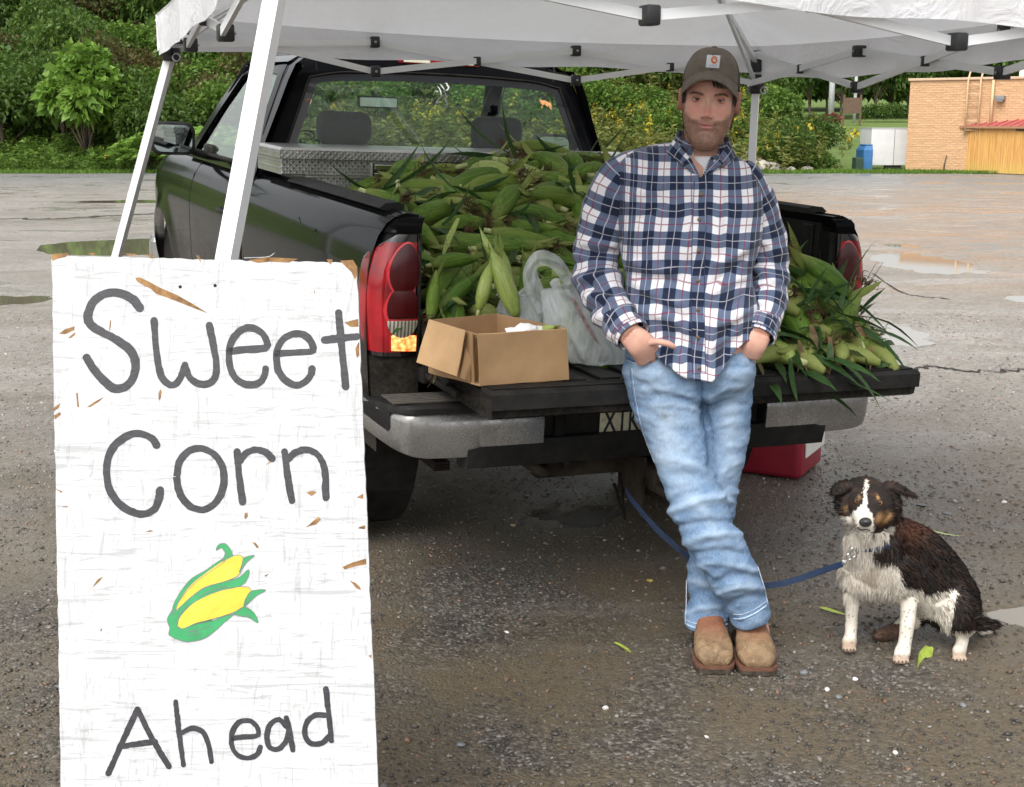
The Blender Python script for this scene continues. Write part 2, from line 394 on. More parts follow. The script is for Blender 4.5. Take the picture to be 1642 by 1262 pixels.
def weeds(seed,n,w,h,gold=.35):      # clump of tall stalks with narrow leaves, some topped with yellow plumes
    rs=np.random.RandomState(seed); Vs=[];Fs=[];T=[];MI=[];k=0
    for i in range(n):
        x,y=rs.randn(2)*w*.45; hh=h*(.5+.6*rs.rand()); lean=rs.randn(2)*.18*hh
        m_=26; tt=rs.rand(m_)**.8; C=np.c_[x+lean[0]*tt,y+lean[1]*tt,hh*tt]; D=rs.randn(m_,3); D[:,2]=.5+.5*rs.rand(m_)
        V,Fc=leaves(C,D,.20,rs,.28); Vs.append(V);Fs.append(Fc+k);k+=len(V);T.append(np.full(len(V),rs.rand()*.6+.1)+.3*np.repeat(rs.rand(m_),4));MI.append(np.zeros(len(Fc)))
        if rs.rand()<gold:
            m_=14; C=np.c_[x+lean[0]+rs.randn(m_)*.05,y+lean[1]+rs.randn(m_)*.05,hh+rs.randn(m_)*.10]; V,Fc=leaves(C,rs.randn(m_,3),.09,rs,.7)
            Vs.append(V);Fs.append(Fc+k);k+=len(V);T.append(rs.rand(len(V)));MI.append(np.ones(len(Fc)))
    return np.concatenate(Vs),np.concatenate(Fs),np.clip(np.concatenate(T),0,1),np.concatenate(MI)
def fronds(seed,n,h):                # sumac: arching stems with rows of narrow leaflets
    rs=np.random.RandomState(seed); Cs=[];Ds=[]
    for i in range(n):
        a=rs.rand()*6.28; r0=rs.rand()*1.1; base=np.array([math.cos(a)*r0,math.sin(a)*r0,h*(.55+.4*rs.rand())-r0*.25]); b=rs.rand()*6.28; dr=np.array([math.cos(b),math.sin(b),.55])
        for t in np.linspace(.1,1,11):
            p=base+dr*t*.75+np.array([0,0,-.45*t*t]); sd_=np.cross(dr,[0,0,1]); sd_/=np.linalg.norm(sd_)
            for s in(-1,1): Cs.append(p);Ds.append(sd_*s+dr*.35+np.array([0,0,-.15]))
    V,Fc=leaves(np.array(Cs),np.array(Ds),.24,rs,.28,droop=.15); return V,Fc,np.repeat(np.repeat(rs.rand(n),22)*.5+.5*rs.rand(n*22),4)
SH={}
for k in range(3):
    SH['dark%d'%k]=make_shrub('shrub',20+k,4200,1.7,1.5,1.55,.17,L_dark,22)
    SH['mid%d'%k]=make_shrub('shrub',30+k,3600,1.6,1.5,1.45,.18,L_mid,20)
SH['bright']=make_shrub('tree',44,2400,1.1,1.1,1.9,.27,L_bright,22,.7)
SH['red']=make_shrub('shrub',52,3000,1.5,1.3,1.3,.15,L_red,18)
SH['treeA']=make_shrub('tree',61,5200,2.2,2.2,2.4,.20,L_dark,26)
SH['bushR']=make_shrub('shrub',63,4500,1.2,1.1,.95,.13,L_mid,22)
SH['bushD']=make_shrub('tree',64,5200,1.2,1.1,1.3,.13,L_dark,24)
SH['far']=make_shrub('tree',71,2600,2.6,2.4,3.4,.42,L_dark,24,.6)
SH['far2']=make_shrub('tree',72,2600,2.2,2.2,3.0,.42,L_mid,22,.6)
def put(key,X,Y,s,label,cat,group,zs=1,rot=None,trunk=True,dz=-.15):
    nm,cm,tm=SH[key]; z=float(hill(X,Y))
    e=thing(nm,label,cat,(X,Y,z+dz),(0,0,random.random()*6.28 if rot is None else rot),group); e.scale=(s,s,s*zs)
    link('crown',cm,e)
    if trunk: link('trunk',tm,e)
    return e
rs=random.Random(5)
BL={'dark':'dark green shrub on the bank','mid':'mid green shrub on the bank','red':'brown tinged shrub on the bank'}
def szw(v,a,b): return 'small' if v<a else 'big' if v>b else 'middling'
def lm(X,Y):
    p=CX+F*X/(Y*.98)
    for lim,t in ((0,'outside the left edge'),(90,'at the left edge'),(170,'behind the light sapling'),(250,'left of the far canopy leg'),(330,'above the door mirror'),(430,'beside the near canopy leg'),(560,'behind the left headrest'),(700,'behind the rear view mirror'),(830,'behind the right headrest'),(940,'behind the cab corner'),(1010,'right of the cab'),(1090,'left of the cap'),(1190,'behind the cap'),(1260,'at the right canopy leg')):
        if p<lim: return t
    return 'above the lawn'
rows=[45.6,47.6,49.8,52.4,55.5,59.5,64,70]
for ri,Y0 in enumerate(rows):
    X=-.50*Y0-2
    xmax={0:8.2,1:10,2:10.6,3:11}.get(ri,11.5)
    while X<xmax:
        Y=Y0+rs.uniform(-.7,.7); left=X<-6.5
        r=rs.random()
        where='left of the canopy' if X<-12.5 else 'behind the truck' if X<2 else 'right behind the man' if X<6.5 else 'above the lawn'
        ht=['at its foot','near its foot','a third up','halfway up','two thirds up','near the top','at the top','on the skyline']
        if left or ri>=3:
            kd='dark' if r<.46 else 'mid' if r<.82 else 'red'
            key=kd+(str(rs.randint(0,2)) if kd!='red' else '')
            sc_=rs.uniform(.85,1.25); put(key,X,Y,sc_*(1 if ri<5 else 1.25),f"{szw(sc_,.95,1.15)} {BL[kd]} {ht[ri]}, {lm(X,Y)}",'shrub',f"{kd} shrubs on the bank",zs=rs.uniform(.9,1.25))
        elif r<(.22 if X>1.5 else .8):
            kd='mid' if r<.5 else 'dark'
            sc_=rs.uniform(.5,.95); put(kd+str(rs.randint(0,2)),X,Y,sc_,f"{szw(sc_,.65,.8)} {BL[kd]} {ht[ri]}, {lm(X,Y)}",'shrub',f"small {kd} shrubs on the bank")
        X+=rs.uniform(1.5,2.2) if (left or ri>=3) else rs.uniform(1.3,2.0)
def putpx(key,px,Y,s,label,cat,group=None,**k): return put(key,(px-CX)/F*Y*.985,Y,s,label,cat,group,**k)
putpx('bright',140,44.6,1.15,'light green broad leaved sapling standing in front of the bank','tree',zs=1.05)
putpx('bright',205,45.0,.85,'lower yellow green sapling beside the taller light green one','tree')
putpx('treeA',1258,44.6,.46,'small dark round tree just right of the far canopy leg','tree',trunk=True)
putpx('bushD',1310,46.5,.8,'grey green thicket falling away beside the lawn','shrub',zs=.95)
putpx('bushR',1225,44.2,.8,'bright bush at the foot of the right canopy leg','shrub')
putpx('bushR',1300,44.6,.72,'low bush at the edge of the lot below the thicket','shrub',zs=.7)
putpx('mid1',1190,45.5,.62,'leafy bush right behind the head of the man','shrub')
# sumac
Vv,Ff,tt=fronds(5,95,1.25); SUM=plantmesh('fronds',L_bright,Vv,Ff,tt)
for px,Y,s in((300,43.3,1.25),(345,43.5,1.3),(262,43.6,1.05)):
    X=(px-CX)/F*Y; e=thing('sumac','feathery light green sumac %s'%{300:'between the pole and the door mirror',345:'nearest to the cab of the truck',262:'behind the far left canopy leg'}[px],'shrub',(X,Y,float(hill(X,Y))-.1)); e.scale=(s,)*3
    link('fronds',SUM,e); link('stem',mesh('stem',*join(*[tube([(0,0,-.2),(.3*math.cos(a),.3*math.sin(a),.5),(.8*math.cos(a),.8*math.sin(a),1.0)],.025,5) for a in (0,1.2,2.5,3.9,5)]),BARK),e)
# weeds
WD=[]
for k in range(4):
    V,Fc,t,mi=weeds(80+k,26,1.1,1.15,.12); WD.append(plantmesh('weed_clump',[L_olive,L_gold],V,Fc,t,mi))
V4=[plantmesh('weed_clump',[L_mid,L_gold],*weeds(90+k,30,1.2,.8,.05)) for k in range(2)]
wn=0
allw=[]
for Y0 in (43.9,45.2,46.6,48.2,50,52,54.5,57):
    X=-7.5
    while X<9.8+(-.2*(Y0-45)):
        allw.append((WD[rs.randint(0,3)],X+rs.uniform(-.3,.3),Y0+rs.uniform(-.4,.4),rs.uniform(.8,1.35))); X+=rs.uniform(.6,.9)
for Y0 in (43.6,44.5,45.6,47,49):
    X=-24
    while X<-6: allw.append((V4[rs.randint(0,1)],X,Y0+rs.uniform(-.3,.3),rs.uniform(.6,.95))); X+=rs.uniform(.9,1.2)
Vs=[];Fs=[];T=[];MI=[];k=0
for me,X,Y,s in allw:
    n=len(me.vertices); v=np.empty(n*3,dtype=np.float32); me.vertices.foreach_get('co',v); v=v.reshape(-1,3)*s; a=rs.random()*6.28
    Rm=np.array([[math.cos(a),-math.sin(a),0],[math.sin(a),math.cos(a),0],[0,0,1]]); v=v@Rm.T+np.array([X,Y,float(hill(X,Y))-.05])
    t=np.empty(n,dtype=np.float32); me.attributes['tint'].data.foreach_get('value',t); mi=np.empty(len(me.polygons),dtype=np.int32); me.polygons.foreach_get('material_index',mi)
    if me in V4: mi=np.where(mi==0,2,1)
    Vs.append(v);T.append(t);MI.append(mi);Fs.append(np.arange(n).reshape(-1,4)+k);k+=n
tag(link('weeds',plantmesh('weeds',[L_olive,L_gold,L_mid],np.concatenate(Vs),np.concatenate(Fs),np.concatenate(T),np.concatenate(MI))),'tall olive weeds and goldenrod covering the bank','weeds',kind='stuff')
# verge grass between lot and bank
r_=np.random.RandomState(3); n=26000; X=r_.uniform(-26,15.5,n); Y=42.0+.5*pn(X*.6,X*0,71,4)+np.abs(r_.randn(n))*1.0; X2=r_.uniform(10,40,4000); Y2=r_.uniform(42.4,44,4000)
X=np.r_[X,X2];Y=np.r_[Y,Y2]; C=np.c_[X,Y,hill(X,Y)-.02]; D=r_.randn(len(X),3)*.35; D[:,2]=1
V,Fc=leaves(C,D,.13,r_,.16,droop=0); tag(link('verge_grass',plantmesh('verge_grass',L_bright,V,Fc,np.repeat(r_.rand(len(X))*.7,4))),'rough green grass along the far edge of the lot','grass',kind='stuff')
ORD='first second third fourth fifth sixth seventh eighth ninth tenth eleventh twelfth thirteenth fourteenth'.split()
# tree line beyond the lawn
for i,(px,Y,s) in enumerate([(1275,104,.8),(1296,100,.85),(1322,108,1.0),(1345,101,.8),(1370,106,1.0),(1398,102,.9),(1424,108,1.05),(1450,103,.9),(1480,107,1),(1515,104,1),(1550,108,1.1),(1590,104,1),(1635,108,1.1),(1690,104,1)]):
    key='far' if i%2 else 'far2'
    putpx(key,px,Y,s,ORD[i]+' tree from the left in the row beyond the mown lawn','tree','trees beyond the lawn',zs=1.05,dz=.4)
for i,px in enumerate(range(1268,1480,24)): putpx('far' if i%2 else 'far2',px,117+3*(i%3),1.0,ORD[i]+' thicket from the left behind the trunks beyond the lawn','shrub','thickets beyond the lawn',zs=.9,dz=-.8,trunk=False)
e=thing('hedge','low clipped hedge at the top of the lawn','hedge',((1412-CX)/F*95,95,float(hill(26,95))-.1))
V,Fc,t,LC=crown(7,3600,2.4,.7,.75,.17,60); V[:,0]*=1.25; link('foliage',plantmesh('foliage',L_dark,V,Fc,t),e)
e=thing('shrub','small red leaved bush at the foot of the pale pole','shrub',((1325-CX)/F*90,90,float(hill(22,90))-.1))
V,Fc,t,LC=crown(8,900,.9,.7,.45,.2,9); link('crown',plantmesh('crown',leafmat('leaf_dull_red',(.16,.05,.04),(.24,.09,.07),(.3,.15,.1)),V,Fc,t),e)
M_pole=mat('weathered_pole',(.42,.43,.44),.8,var=.15,vs=8)
def pole(px,Y,h,r,label,m):
    X=(px-CX)/F*Y; z=float(hill(X,Y)); e=thing('utility_pole',label,'pole',(X,Y,z-.2)); part('shaft',tube([(0,0,0),(0,0,h)],[r,r*.8],12),m,e,smooth=True); part('crossarm',box(-.5,.5,-.06,.06,h-.5,h-.38,.01),m,e); return e
pole(1321,92,5.5,.22,'thick pale pole rising from the red bush by the lawn',M_pole)
pole(1358,93,5.2,.13,'thin pale pole beside the brown notice board',M_pole)
X,Y=(1354-CX)/F*88,88; e=thing('notice_board','small brown board on two posts beyond the lawn','board',(X,Y,float(hill(X,Y))-.1))
M_brown=mat('brown_timber',(.12,.075,.05),.8,var=.25,vs=10)
part('panel',box(-.5,.5,-.03,.03,.9,1.9,.01),M_brown,e)
for s in(-.55,.55): part('post',box(s-.06,s+.06,-.06,.06,0,2.1,.01),M_brown,e)
# rubble heap behind the right shoulder of the man
rr=np.random.RandomState(11); pc=[]
for i in range(70):
    ic=bmesh.new(); bmesh.ops.create_icosphere(ic,subdivisions=1,radius=.13+.1*rr.rand())
    v=np.array([q.co[:] for q in ic.verts])*(.7+.5*rr.rand(3)); f=[tuple(x.index for x in q.verts) for q in ic.faces]; ic.free()
    v+=rr.randn(*v.shape)*.015; x=rr.randn()*.7; y_=rr.randn()*.3; pc.append((v+np.array([x,y_,.05+.5*max(0,1-abs(x)/1.3)*rr.rand()]),f))
X,Y=(1190-CX)/F*43.6,43.6
rub=part('rubble_heap',join(*pc),mat('pale_rock',(.42,.38,.32),.9,var=.3,vs=4),None); rub.location=(X,Y,0); tag(rub,'low heap of pale broken rock behind the right shoulder of the man','rubble',kind='stuff')
# ================================================================ BUILDING, SHED, CONTAINER
m,N,b=newmat('tan_brick'); 
br=N.add('ShaderNodeTexBrick'); br.inputs['Scale'].default_value=1; br.inputs['Brick Width'].default_value=.22; br.inputs['Row Height'].default_value=.075; br.inputs['Mortar Size'].default_value=.009; br.inputs['Mortar Smooth'].default_value=.3
uvn=N.add('ShaderNodeTexCoord').outputs['UV']; N.link(uvn,br.inputs['Vector'])
br.inputs['Color1'].default_value=(.52,.30,.155,1); br.inputs['Color2'].default_value=(.60,.37,.20,1); br.inputs['Mortar'].default_value=(.42,.27,.16,1)
nv=N.noise(3,5,.6,N.coord('Object',(1,1,3)),.6)
setp(N,b,col=N.mix(N.math('MULTIPLY',N.ramp(nv,[(.35,0.),(.65,1.)]),.5),br.outputs[0],(.50,.30,.16)),rough=.85,normal=N.bump(N.math('ADD',br.outputs['Fac'],N.math('MULTIPLY',nv,-1.5)),.7,.03)); BRICK=m
A=np.array([13.03,44.0]); dB=np.array([.80,-.60]); dN=np.array([.60,.80])   # wall direction, inward normal
def wpt(s,t,z): q=A+dB*s+dN*t; return (q[0],q[1],z)
bl=thing('brick_building','tan brick building at the right edge with a roof ladder','building',wpt(0,0,0),(0,0,math.atan2(dB[1],dB[0])))
# local frame: x along the wall, y inward
def uvbox(x0,x1,y0,y1,z0,z1):
    V=[];Fc=[];U=[]
    for q in ([(x0,y0),(x1,y0)],[(x1,y0),(x1,y1)],[(x1,y1),(x0,y1)],[(x0,y1),(x0,y0)]):
        n=len(V); L=math.hypot(q[1][0]-q[0][0],q[1][1]-q[0][1])
        V+=[(q[0][0],q[0][1],z0),(q[1][0],q[1][1],z0),(q[1][0],q[1][1],z1),(q[0][0],q[0][1],z1)]; U+=[(0,z0),(L,z0),(L,z1),(0,z1)]; Fc.append((n,n+1,n+2,n+3))
    n=len(V); V+=[(x0,y0,z1),(x1,y0,z1),(x1,y1,z1),(x0,y1,z1)];U+=[(0,0),(1,0),(1,1),(0,1)];Fc.append((n,n+1,n+2,n+3)); return (np.array(V),Fc),U
vf,u=uvbox(0,16,0,12,-.1,2.92); part('wall',vf,BRICK,bl,uv=u)
M_cap=mat('painted_metal_coping',(.50,.36,.24),.5,var=.1); M_white=mat('white_painted_metal',(.62,.62,.62),.45,var=.06,vs=3)
part('coping',box(-.06,16.06,-.06,12.06,2.921,3.0,.01),M_cap,bl)
part('roof_unit',box(3.0,4.6,1.5,3,3.0,3.35,.03),M_white,bl)
M_lad=mat('tan_painted_steel',(.56,.38,.22),.5,var=.1)
ld=bpy.data.objects.new('roof_ladder',None); COL.objects.link(ld); ld.parent=bl
for xx in(1.92,2.32): part('rail',tube([(xx,-.12,1.2),(xx,-.12,2.9),(xx,.1,3.3)],.03,8),M_lad,ld,smooth=True)
for z in np.arange(1.35,2.9,.28): part('rung',tube([(1.92,-.12,z),(2.32,-.12,z)],.018,6),M_lad,ld,smooth=True)
part('downpipe',tube([(2.70,-.08,1.4),(2.70,-.08,2.9)],.045,8),M_lad,bl,smooth=True)
part('wall_light',join(box(2.82,3.10,-.25,0,2.28,2.42,.02),box(2.85,3.07,-.24,-.02,2.24,2.28)),mat('lamp_housing',(.2,.2,.2),.4),bl)
part('cable_conduit',tube([(1.3,-.04,.02),(1.3,-.04,.25),(1.36,-.04,.55)],.02,6),mat('dark_conduit',(.1,.08,.07),.6),bl,smooth=True)
# shed
sa=G(1543,277); sb=G(1648,281.3); dv=(sb-sa)[:2]; L=np.linalg.norm(dv); ang=math.atan2(dv[1],dv[0])
sh=thing('metal_shed','rusty golden corrugated shed with a red metal roof against the brick wall','shed',(sa[0],sa[1],0),(0,0,ang))
m,N,b=newmat('ochre_corrugated'); oc=N.coord('Object'); st=N.noise(1,6,.6,N.coord('Object',(14,14,.8)),.3); sz=N.add('ShaderNodeSeparateXYZ'); N.link(oc,sz.inputs[0])
c=N.ramp(st,[(.3,(.42,.20,.055)),(.5,(.56,.31,.09)),(.7,(.64,.40,.15))]); c=N.mix(N.math('MULTIPLY',N.ramp(N.math('ADD',sz.outputs[2],N.math('MULTIPLY',st,.6)),[(.35,1.),(.75,0.)]),.6),c,(.50,.40,.10)); setp(N,b,col=c,rough=.55,metal=.1); OC=m
H=1.46; W=3.6; n=int(W/.09)
xs_=np.linspace(0,W,n*4+1); prof=np.array([0,0,-.03,-.03])[np.arange(len(xs_))%4]
V=np.concatenate([np.c_[xs_,prof,np.full_like(xs_,.03)],np.c_[xs_,prof,np.full_like(xs_,H)]]); nn=len(xs_)
part('corrugated_front',(V,[(i,i+1,nn+i+1,nn+i) for i in range(nn-1)]),OC,sh)
ys_=np.linspace(0,1.6,73); prof=np.array([0,0,-.03,-.03])[np.arange(len(ys_))%4]
V=np.concatenate([np.c_[prof,ys_,np.full_like(ys_,.03)],np.c_[prof,ys_,np.full_like(ys_,H)]]); nn=len(ys_)
part('corrugated_side',(V,[(i+1,i,nn+i,nn+i+1) for i in range(nn-1)]),OC,sh)
part('inner_shell',box(.06,W-.02,.06,1.6,.03,H-.02),mat('shed_core',(.1,.07,.04),.9),sh)
RR=mat('red_metal_roof',(.36,.085,.085),.4,var=.15,vs=4)
rf=part('roof',(np.array([(-.12,-.12,H),(W+.1,-.12,H),(W+.1,1.0,H+.30),(.35,1.0,H+.30),(-.12,-.12,H+.03),(W+.1,-.12,H+.03),(W+.1,1.0,H+.33),(.35,1.0,H+.33)]),[(3,2,1,0),(4,5,6,7),(0,1,5,4),(1,2,6,5),(2,3,7,6),(3,0,4,7)]),RR,sh)
for x in np.arange(.35,W,.3): part('roof_seam',bar((x,-.12,H+.045),(x,1.0,H+.345),.025,.03),RR,rf)
part('eave_trim',box(-.12,W+.1,-.14,-.121,H-.05,H+.02),mat('eave_board',(.34,.18,.10),.6),sh)
part('door_track',box(2.0,2.5,-.06,-.035,H-.12,H-.04),mat('track_dark',(.08,.05,.03),.6),sh)
# container, dumpster, bin
ca=G(1396,270); cb=G(1447,271)
ct=thing('storage_trailer','white boxy cargo trailer parked beside the brick building','trailer',(P(1396,250,45.2)[0],45.2,.02)); w_=float(50/F*45.2)
part('body',box(0,w_+.5,0,1.5,.14,1.36,.02),M_white,ct); part('top_rail',box(-.01,w_+.51,-.01,1.51,1.361,1.39),mat('rail_grey',(.45,.45,.45),.5),ct)
part('door_seam',box(w_*.72,w_*.72+.015,-.006,.0,.16,1.34),mat('seam_dark',(.1,.1,.1),.7),ct)
for k in range(2): part('wheel',xf(tube([(0,0,0),(0,.15,0)],.14,16),loc=(w_*.6+.3*k,.05,.14)),mat('tyre_black',(.02,.02,.02),.8),ct)
part('hitch_frame',box(-.08,0,.1,.2,.1,.22),mat('yellow_steel',(.5,.36,.05),.5),ct)
BLUE=mat('blue_painted_steel',(.03,.13,.30),.5,var=.2)
db=thing('waste_container','blue steel container peeking out left of the white trailer','container',(P(1385,250,43.9)[0],43.9,0)); part('body',(np.array([(0,0,.05),(.3,0,.05),(.3,1,.05),(0,1,.05),(0,0,.7),(.3,0,.7),(.3,1,.7),(0,1,.7),(.1,.1,.85),(.3,.1,.85),(.3,.9,.85),(.1,.9,.85)]),[(3,2,1,0),(0,1,5,4),(1,2,6,5),(2,3,7,6),(3,0,4,7),(4,5,9,8),(5,6,10,9),(6,7,11,10),(7,4,8,11),(8,9,10,11)]),BLUE,db)
part('lid',box(.08,.31,.08,.92,.851,.88,.01),BLUE,db)
gb=thing('waste_bin','dark green slatted bin beside the blue container','bin',(P(1373,250,43.6)[0],43.6,0))
DG=mat('dark_green_paint',(.02,.05,.03),.6,var=.2); part('body',box(0,.24,0,.5,.04,.46,.01),DG,gb)
for z in(.1,.19,.28,.37): part('slat',box(-.012,.252,-.012,-.001,z,z+.05),DG,gb)
# ================================================================ CANOPY
NL=np.array([-.52,2.86]);FL=np.array([-1.50,5.72]);FR=np.array([1.17,6.42]);NR=np.array([2.08,3.98])
cen=(NL+FL+FR+NR)/4
cn=thing('canopy_tent','white pop up canopy with a grey underside sheltering the truck bed','canopy',(cen[0],cen[1],0))
off=np.array([cen[0],cen[1],0])
WM=mat('white_enamelled_steel',(.78,.79,.80),.35,var=.05,vs=5); BK=mat('black_plastic',(.018,.018,.02),.4,var=.2)
m,N,b=newmat('canopy_cloth'); oc=N.coord('Object'); sn=N.noise(2.2,6,.65,oc,.5); sn2=N.noise(14,4,.7,oc)
c=N.mix(N.math('MULTIPLY',N.ramp(sn,[(.42,0.),(.72,1.)]),.4),(.80,.80,.82),(.62,.60,.58)); setp(N,b,col=c,rough=.55,spec=.3,normal=N.bump(N.noise(6,4,.6,N.coord('Object',(1,1,1)),1.2),.5,.03))
t=N.add('ShaderNodeBsdfTranslucent'); N.link(c,t.inputs[0]); mx=N.add('ShaderNodeMixShader'); mx.inputs[0].default_value=.27; N.link(b.outputs[0],mx.inputs[1]); N.link(t.outputs[0],mx.inputs[2]); N.link(mx.outputs[0],N.n['Material Output'].inputs[0]); CLOTH=m
# corner eave heights and valance drop
EZ={'NL':2.11,'FL':2.055,'FR':1.965,'NR':2.0}
def C3(p,z): return np.array([p[0],p[1],z])
cor=[C3(NL,EZ['NL']),C3(FL,EZ['FL']),C3(FR,EZ['FR']),C3(NR,EZ['NR'])]; peak=np.array([cen[0],cen[1],2.75])
def roofpt(a,b_,u,v):   # triangle a-b-peak ; u along the eave, v towards the peak
    e=a+(b_-a)*u; e=e+np.array([0,0,-.03*math.sin(math.pi*u)])
    p=e+(peak-e)*v; p[2]-=.05*math.sin(math.pi*v)*math.sin(math.pi*u)+.012*math.sin(9*u+3*v)*math.sin(math.pi*v); return p
rv=[]
for i in range(4):
    a,b_=cor[i],cor[(i+1)%4]; rv.append(grid(lambda u,v,a=a,b_=b_:roofpt(a,b_,u,v*.985+.0),25,25))
part('roof_cloth',join(*rv),CLOTH,cn,smooth=True,off=off)
drops=[(.16,.13,.17),(.14,.085,.13),(.15,.15,.13),(.15,.13,.14)]   # NL-FL, FL-FR, FR-NR, NR-NL : drop at start, middle, end
for i in range(4):
    a,b_=cor[i],cor[(i+1)%4]; d=drops[i]; t_=(b_-a)/np.linalg.norm(b_-a); nz=np.cross(t_,[0,0,1])
    def f(u,v,a=a,b_=b_,d=d,nz=nz,i=i):
        e=a+(b_-a)*u; e[2]-=.03*math.sin(math.pi*u); dr=d[0]*(1-u)**2+2*d[1]*u*(1-u)+d[2]*u*u
        dr=max(dr,.05)+.006*math.sin(u*23+i)
        return e+np.array([0,0,-dr*v])+nz*v*(.008*math.sin(u*19+2*i)+.003*math.sin(u*47))+nz*.004
    part('valance',grid(f,70,7),CLOTH,cn,smooth=True,off=off)
legs={'NL':((P(440,0,2.86)),P(364,412,2.80)),'FL':(P(276,78,5.72),G(104,722)),'FR':(P(1212,140,6.42),P(1205,272,6.42)),'NR':(C3(NR,1.9),C3(NR+np.array([.03,-.02]),.6))}
for k,(tp,bt) in legs.items():
    d=(tp-bt)/(tp[2]-bt[2]); top=tp+d*(EZ[k]-.03-tp[2]); knee=tp+d*(1.0-tp[2]); foot=tp+d*(0-tp[2])
    w_=.034 if k!='NL' else .036
    part('leg',join(bar(top,knee,w_,w_,up=(.3,1,0)),bar(knee+(knee-foot)*.05,foot+(knee-foot)*.012,w_*.86,w_*.86,up=(.3,1,0))),WM,cn,off=off,angle=30)
    part('foot_plate',xf(box(-.04,.04,-.04,.04,0,.012,.003),loc=foot),WM,cn,off=off)
    part('corner_bracket',xf(box(-.035,.035,-.035,.035,-.05,.05,.012),loc=top+np.array([0,0,-.04])),BK,cn,off=off,angle=40)
    zl={'NL':1.985,'FL':1.91,'FR':1.79,'NR':1.82}[k]; sl_=tp+d*(zl-tp[2])
    br_=part('slider',join(xf(box(-.034,.034,-.034,.034,-.045,.045,.008),loc=sl_),xf(box(-.012,.012,-.07,-.03,-.02,.02,.004),loc=sl_)),BK,cn,off=off,angle=40)
    part('release_ring',xf(tube([(.016*math.cos(a),0,.016*math.sin(a)) for a in np.linspace(0,6.28,14)[:-1]],.004,6,loop=True),loc=sl_+np.array([.03,-.045,-.03])),mat('steel_ring',(.4,.4,.4),.3,metal=1) if k=='NL' else bpy.data.materials['steel_ring'],cn,off=off,smooth=True)
    # roof pole from the slider up towards the peak
    pk=peak+(C3(cen,2.7)-peak)*0+np.array([0,0,-.06]); q=top+(pk-top)*.97; part('roof_pole',bar(top+np.array([0,0,-.05]),q,.018,.022),WM,cn,off=off)
    part('strut',bar(sl_,top+(pk-top)*.33+np.array([0,0,-.01]),.014,.018),WM,cn,off=off)
part('hub',xf(box(-.05,.05,-.05,.05,-.07,.03,.01),loc=peak+np.array([0,0,-.05])),BK,cn,off=off)
# side trusses: three crossed pairs on each side ; heights (upper,lower) at the four nodes
TR=[('NL','FL',[(2.0,1.90),(1.99,1.86),(2.0,1.88),(2.03,1.93)]),('FL','FR',[(2.04,1.93),(1.955,1.83),(1.93,1.80),(1.93,1.79)]),('FR','NR',[(1.93,1.79),(1.90,1.755),(1.93,1.785),(1.95,1.80)]),('NR','NL',[(1.95,1.80),(1.96,1.825),(1.98,1.865),(2.0,1.90)])]
PT={'NL':NL,'FL':FL,'FR':FR,'NR':NR}
for a,b_,nd in TR:
    A_,B_=PT[a],PT[b_]; t_=np.array([*(B_-A_),0]); t_/=np.linalg.norm(t_); nz=np.cross(t_,[0,0,1])
    pts=[(A_+(B_-A_)*k/3) for k in range(4)]
    # inward side
    inn=-nz if np.dot(-nz[:2],cen-A_)>0 else nz
    for k in range(3):
        p,q=C3(pts[k],nd[k][0])+inn*.03,C3(pts[k+1],nd[k+1][1])+inn*.03
        p2,q2=C3(pts[k],nd[k][1])+inn*.048,C3(pts[k+1],nd[k+1][0])+inn*.048
        part('crossbar',bar(p,q,.013,.026),WM,cn,off=off); part('crossbar',bar(p2,q2,.013,.026),WM,cn,off=off)
        mid=(p+q+p2+q2)/4; part('pivot',xf(box(-.017,.017,-.017,.017,-.02,.02,.005),loc=mid),BK,cn,off=off,angle=40)
        if k:
            for h_ in nd[k]: 
                o=part('joint_clip',xf(box(-.02,.02,-.024,.024,-.024,.024,.006),rot=(0,0,math.atan2(t_[1],t_[0])),loc=C3(pts[k],h_)+inn*.04),BK,cn,off=off,angle=40)
                part('bolt',xf(tube([(0,-.03,0),(0,-.024,0)],.005,8),rot=(0,0,math.atan2(t_[1],t_[0])),loc=C3(pts[k],h_)+inn*.04-off),bpy.data.materials['steel_ring'],o)
# ================================================================ SIGN
def PD(px,py,dep):
    d=ray(px,py); return np.array([0,0,HC])+d*dep/ (cp*d[1]-sp*d[2])
sTL,sTR,sBL,sBR=PD(82,409,2.66),PD(573,421,2.66),PD(97,1262,2.52),PD(607,1262,2.50)
sn_=np.cross(sTR-sTL,sBL-sTL); sn_/=np.linalg.norm(sn_)
if sn_[1]>0: sn_=-sn_            # towards the camera
def SP(px,py,lift=0):
    d=ray(px,py); o=np.array([0,0,HC]); return o+d*(((sTL-o)@sn_)/(d@sn_))+sn_*lift
bl_=SP(97,1262); br2=SP(607,1262); dl=(sTL-bl_); dr=(SP(573,421)-br2)
fl=bl_-dl*(bl_[2]/dl[2]); fr=br2-dr*(br2[2]/dr[2])
sgn=thing('wooden_sign','white painted chipboard sign hand lettered Sweet Corn Ahead leaning on the canopy leg','sign',tuple((fl+fr)/2))
so_=(fl+fr)/2
m,N,b=newmat('painted_chipboard'); ex=(sTR-sTL); 
oc=N.coord('Object'); f1=N.noise(1,7,.72,N.coord('Object',(6,9,85),(0,.22,0)),1.4); f2=N.noise(1,7,.72,N.coord('Object',(75,9,9),(0,-1.05,0)),1.6); f3=N.noise(3,5,.6,oc)
s1=N.ramp(f1,[(.548,0.),(.60,1.)]); s2=N.ramp(f2,[(.562,0.),(.61,1.)])
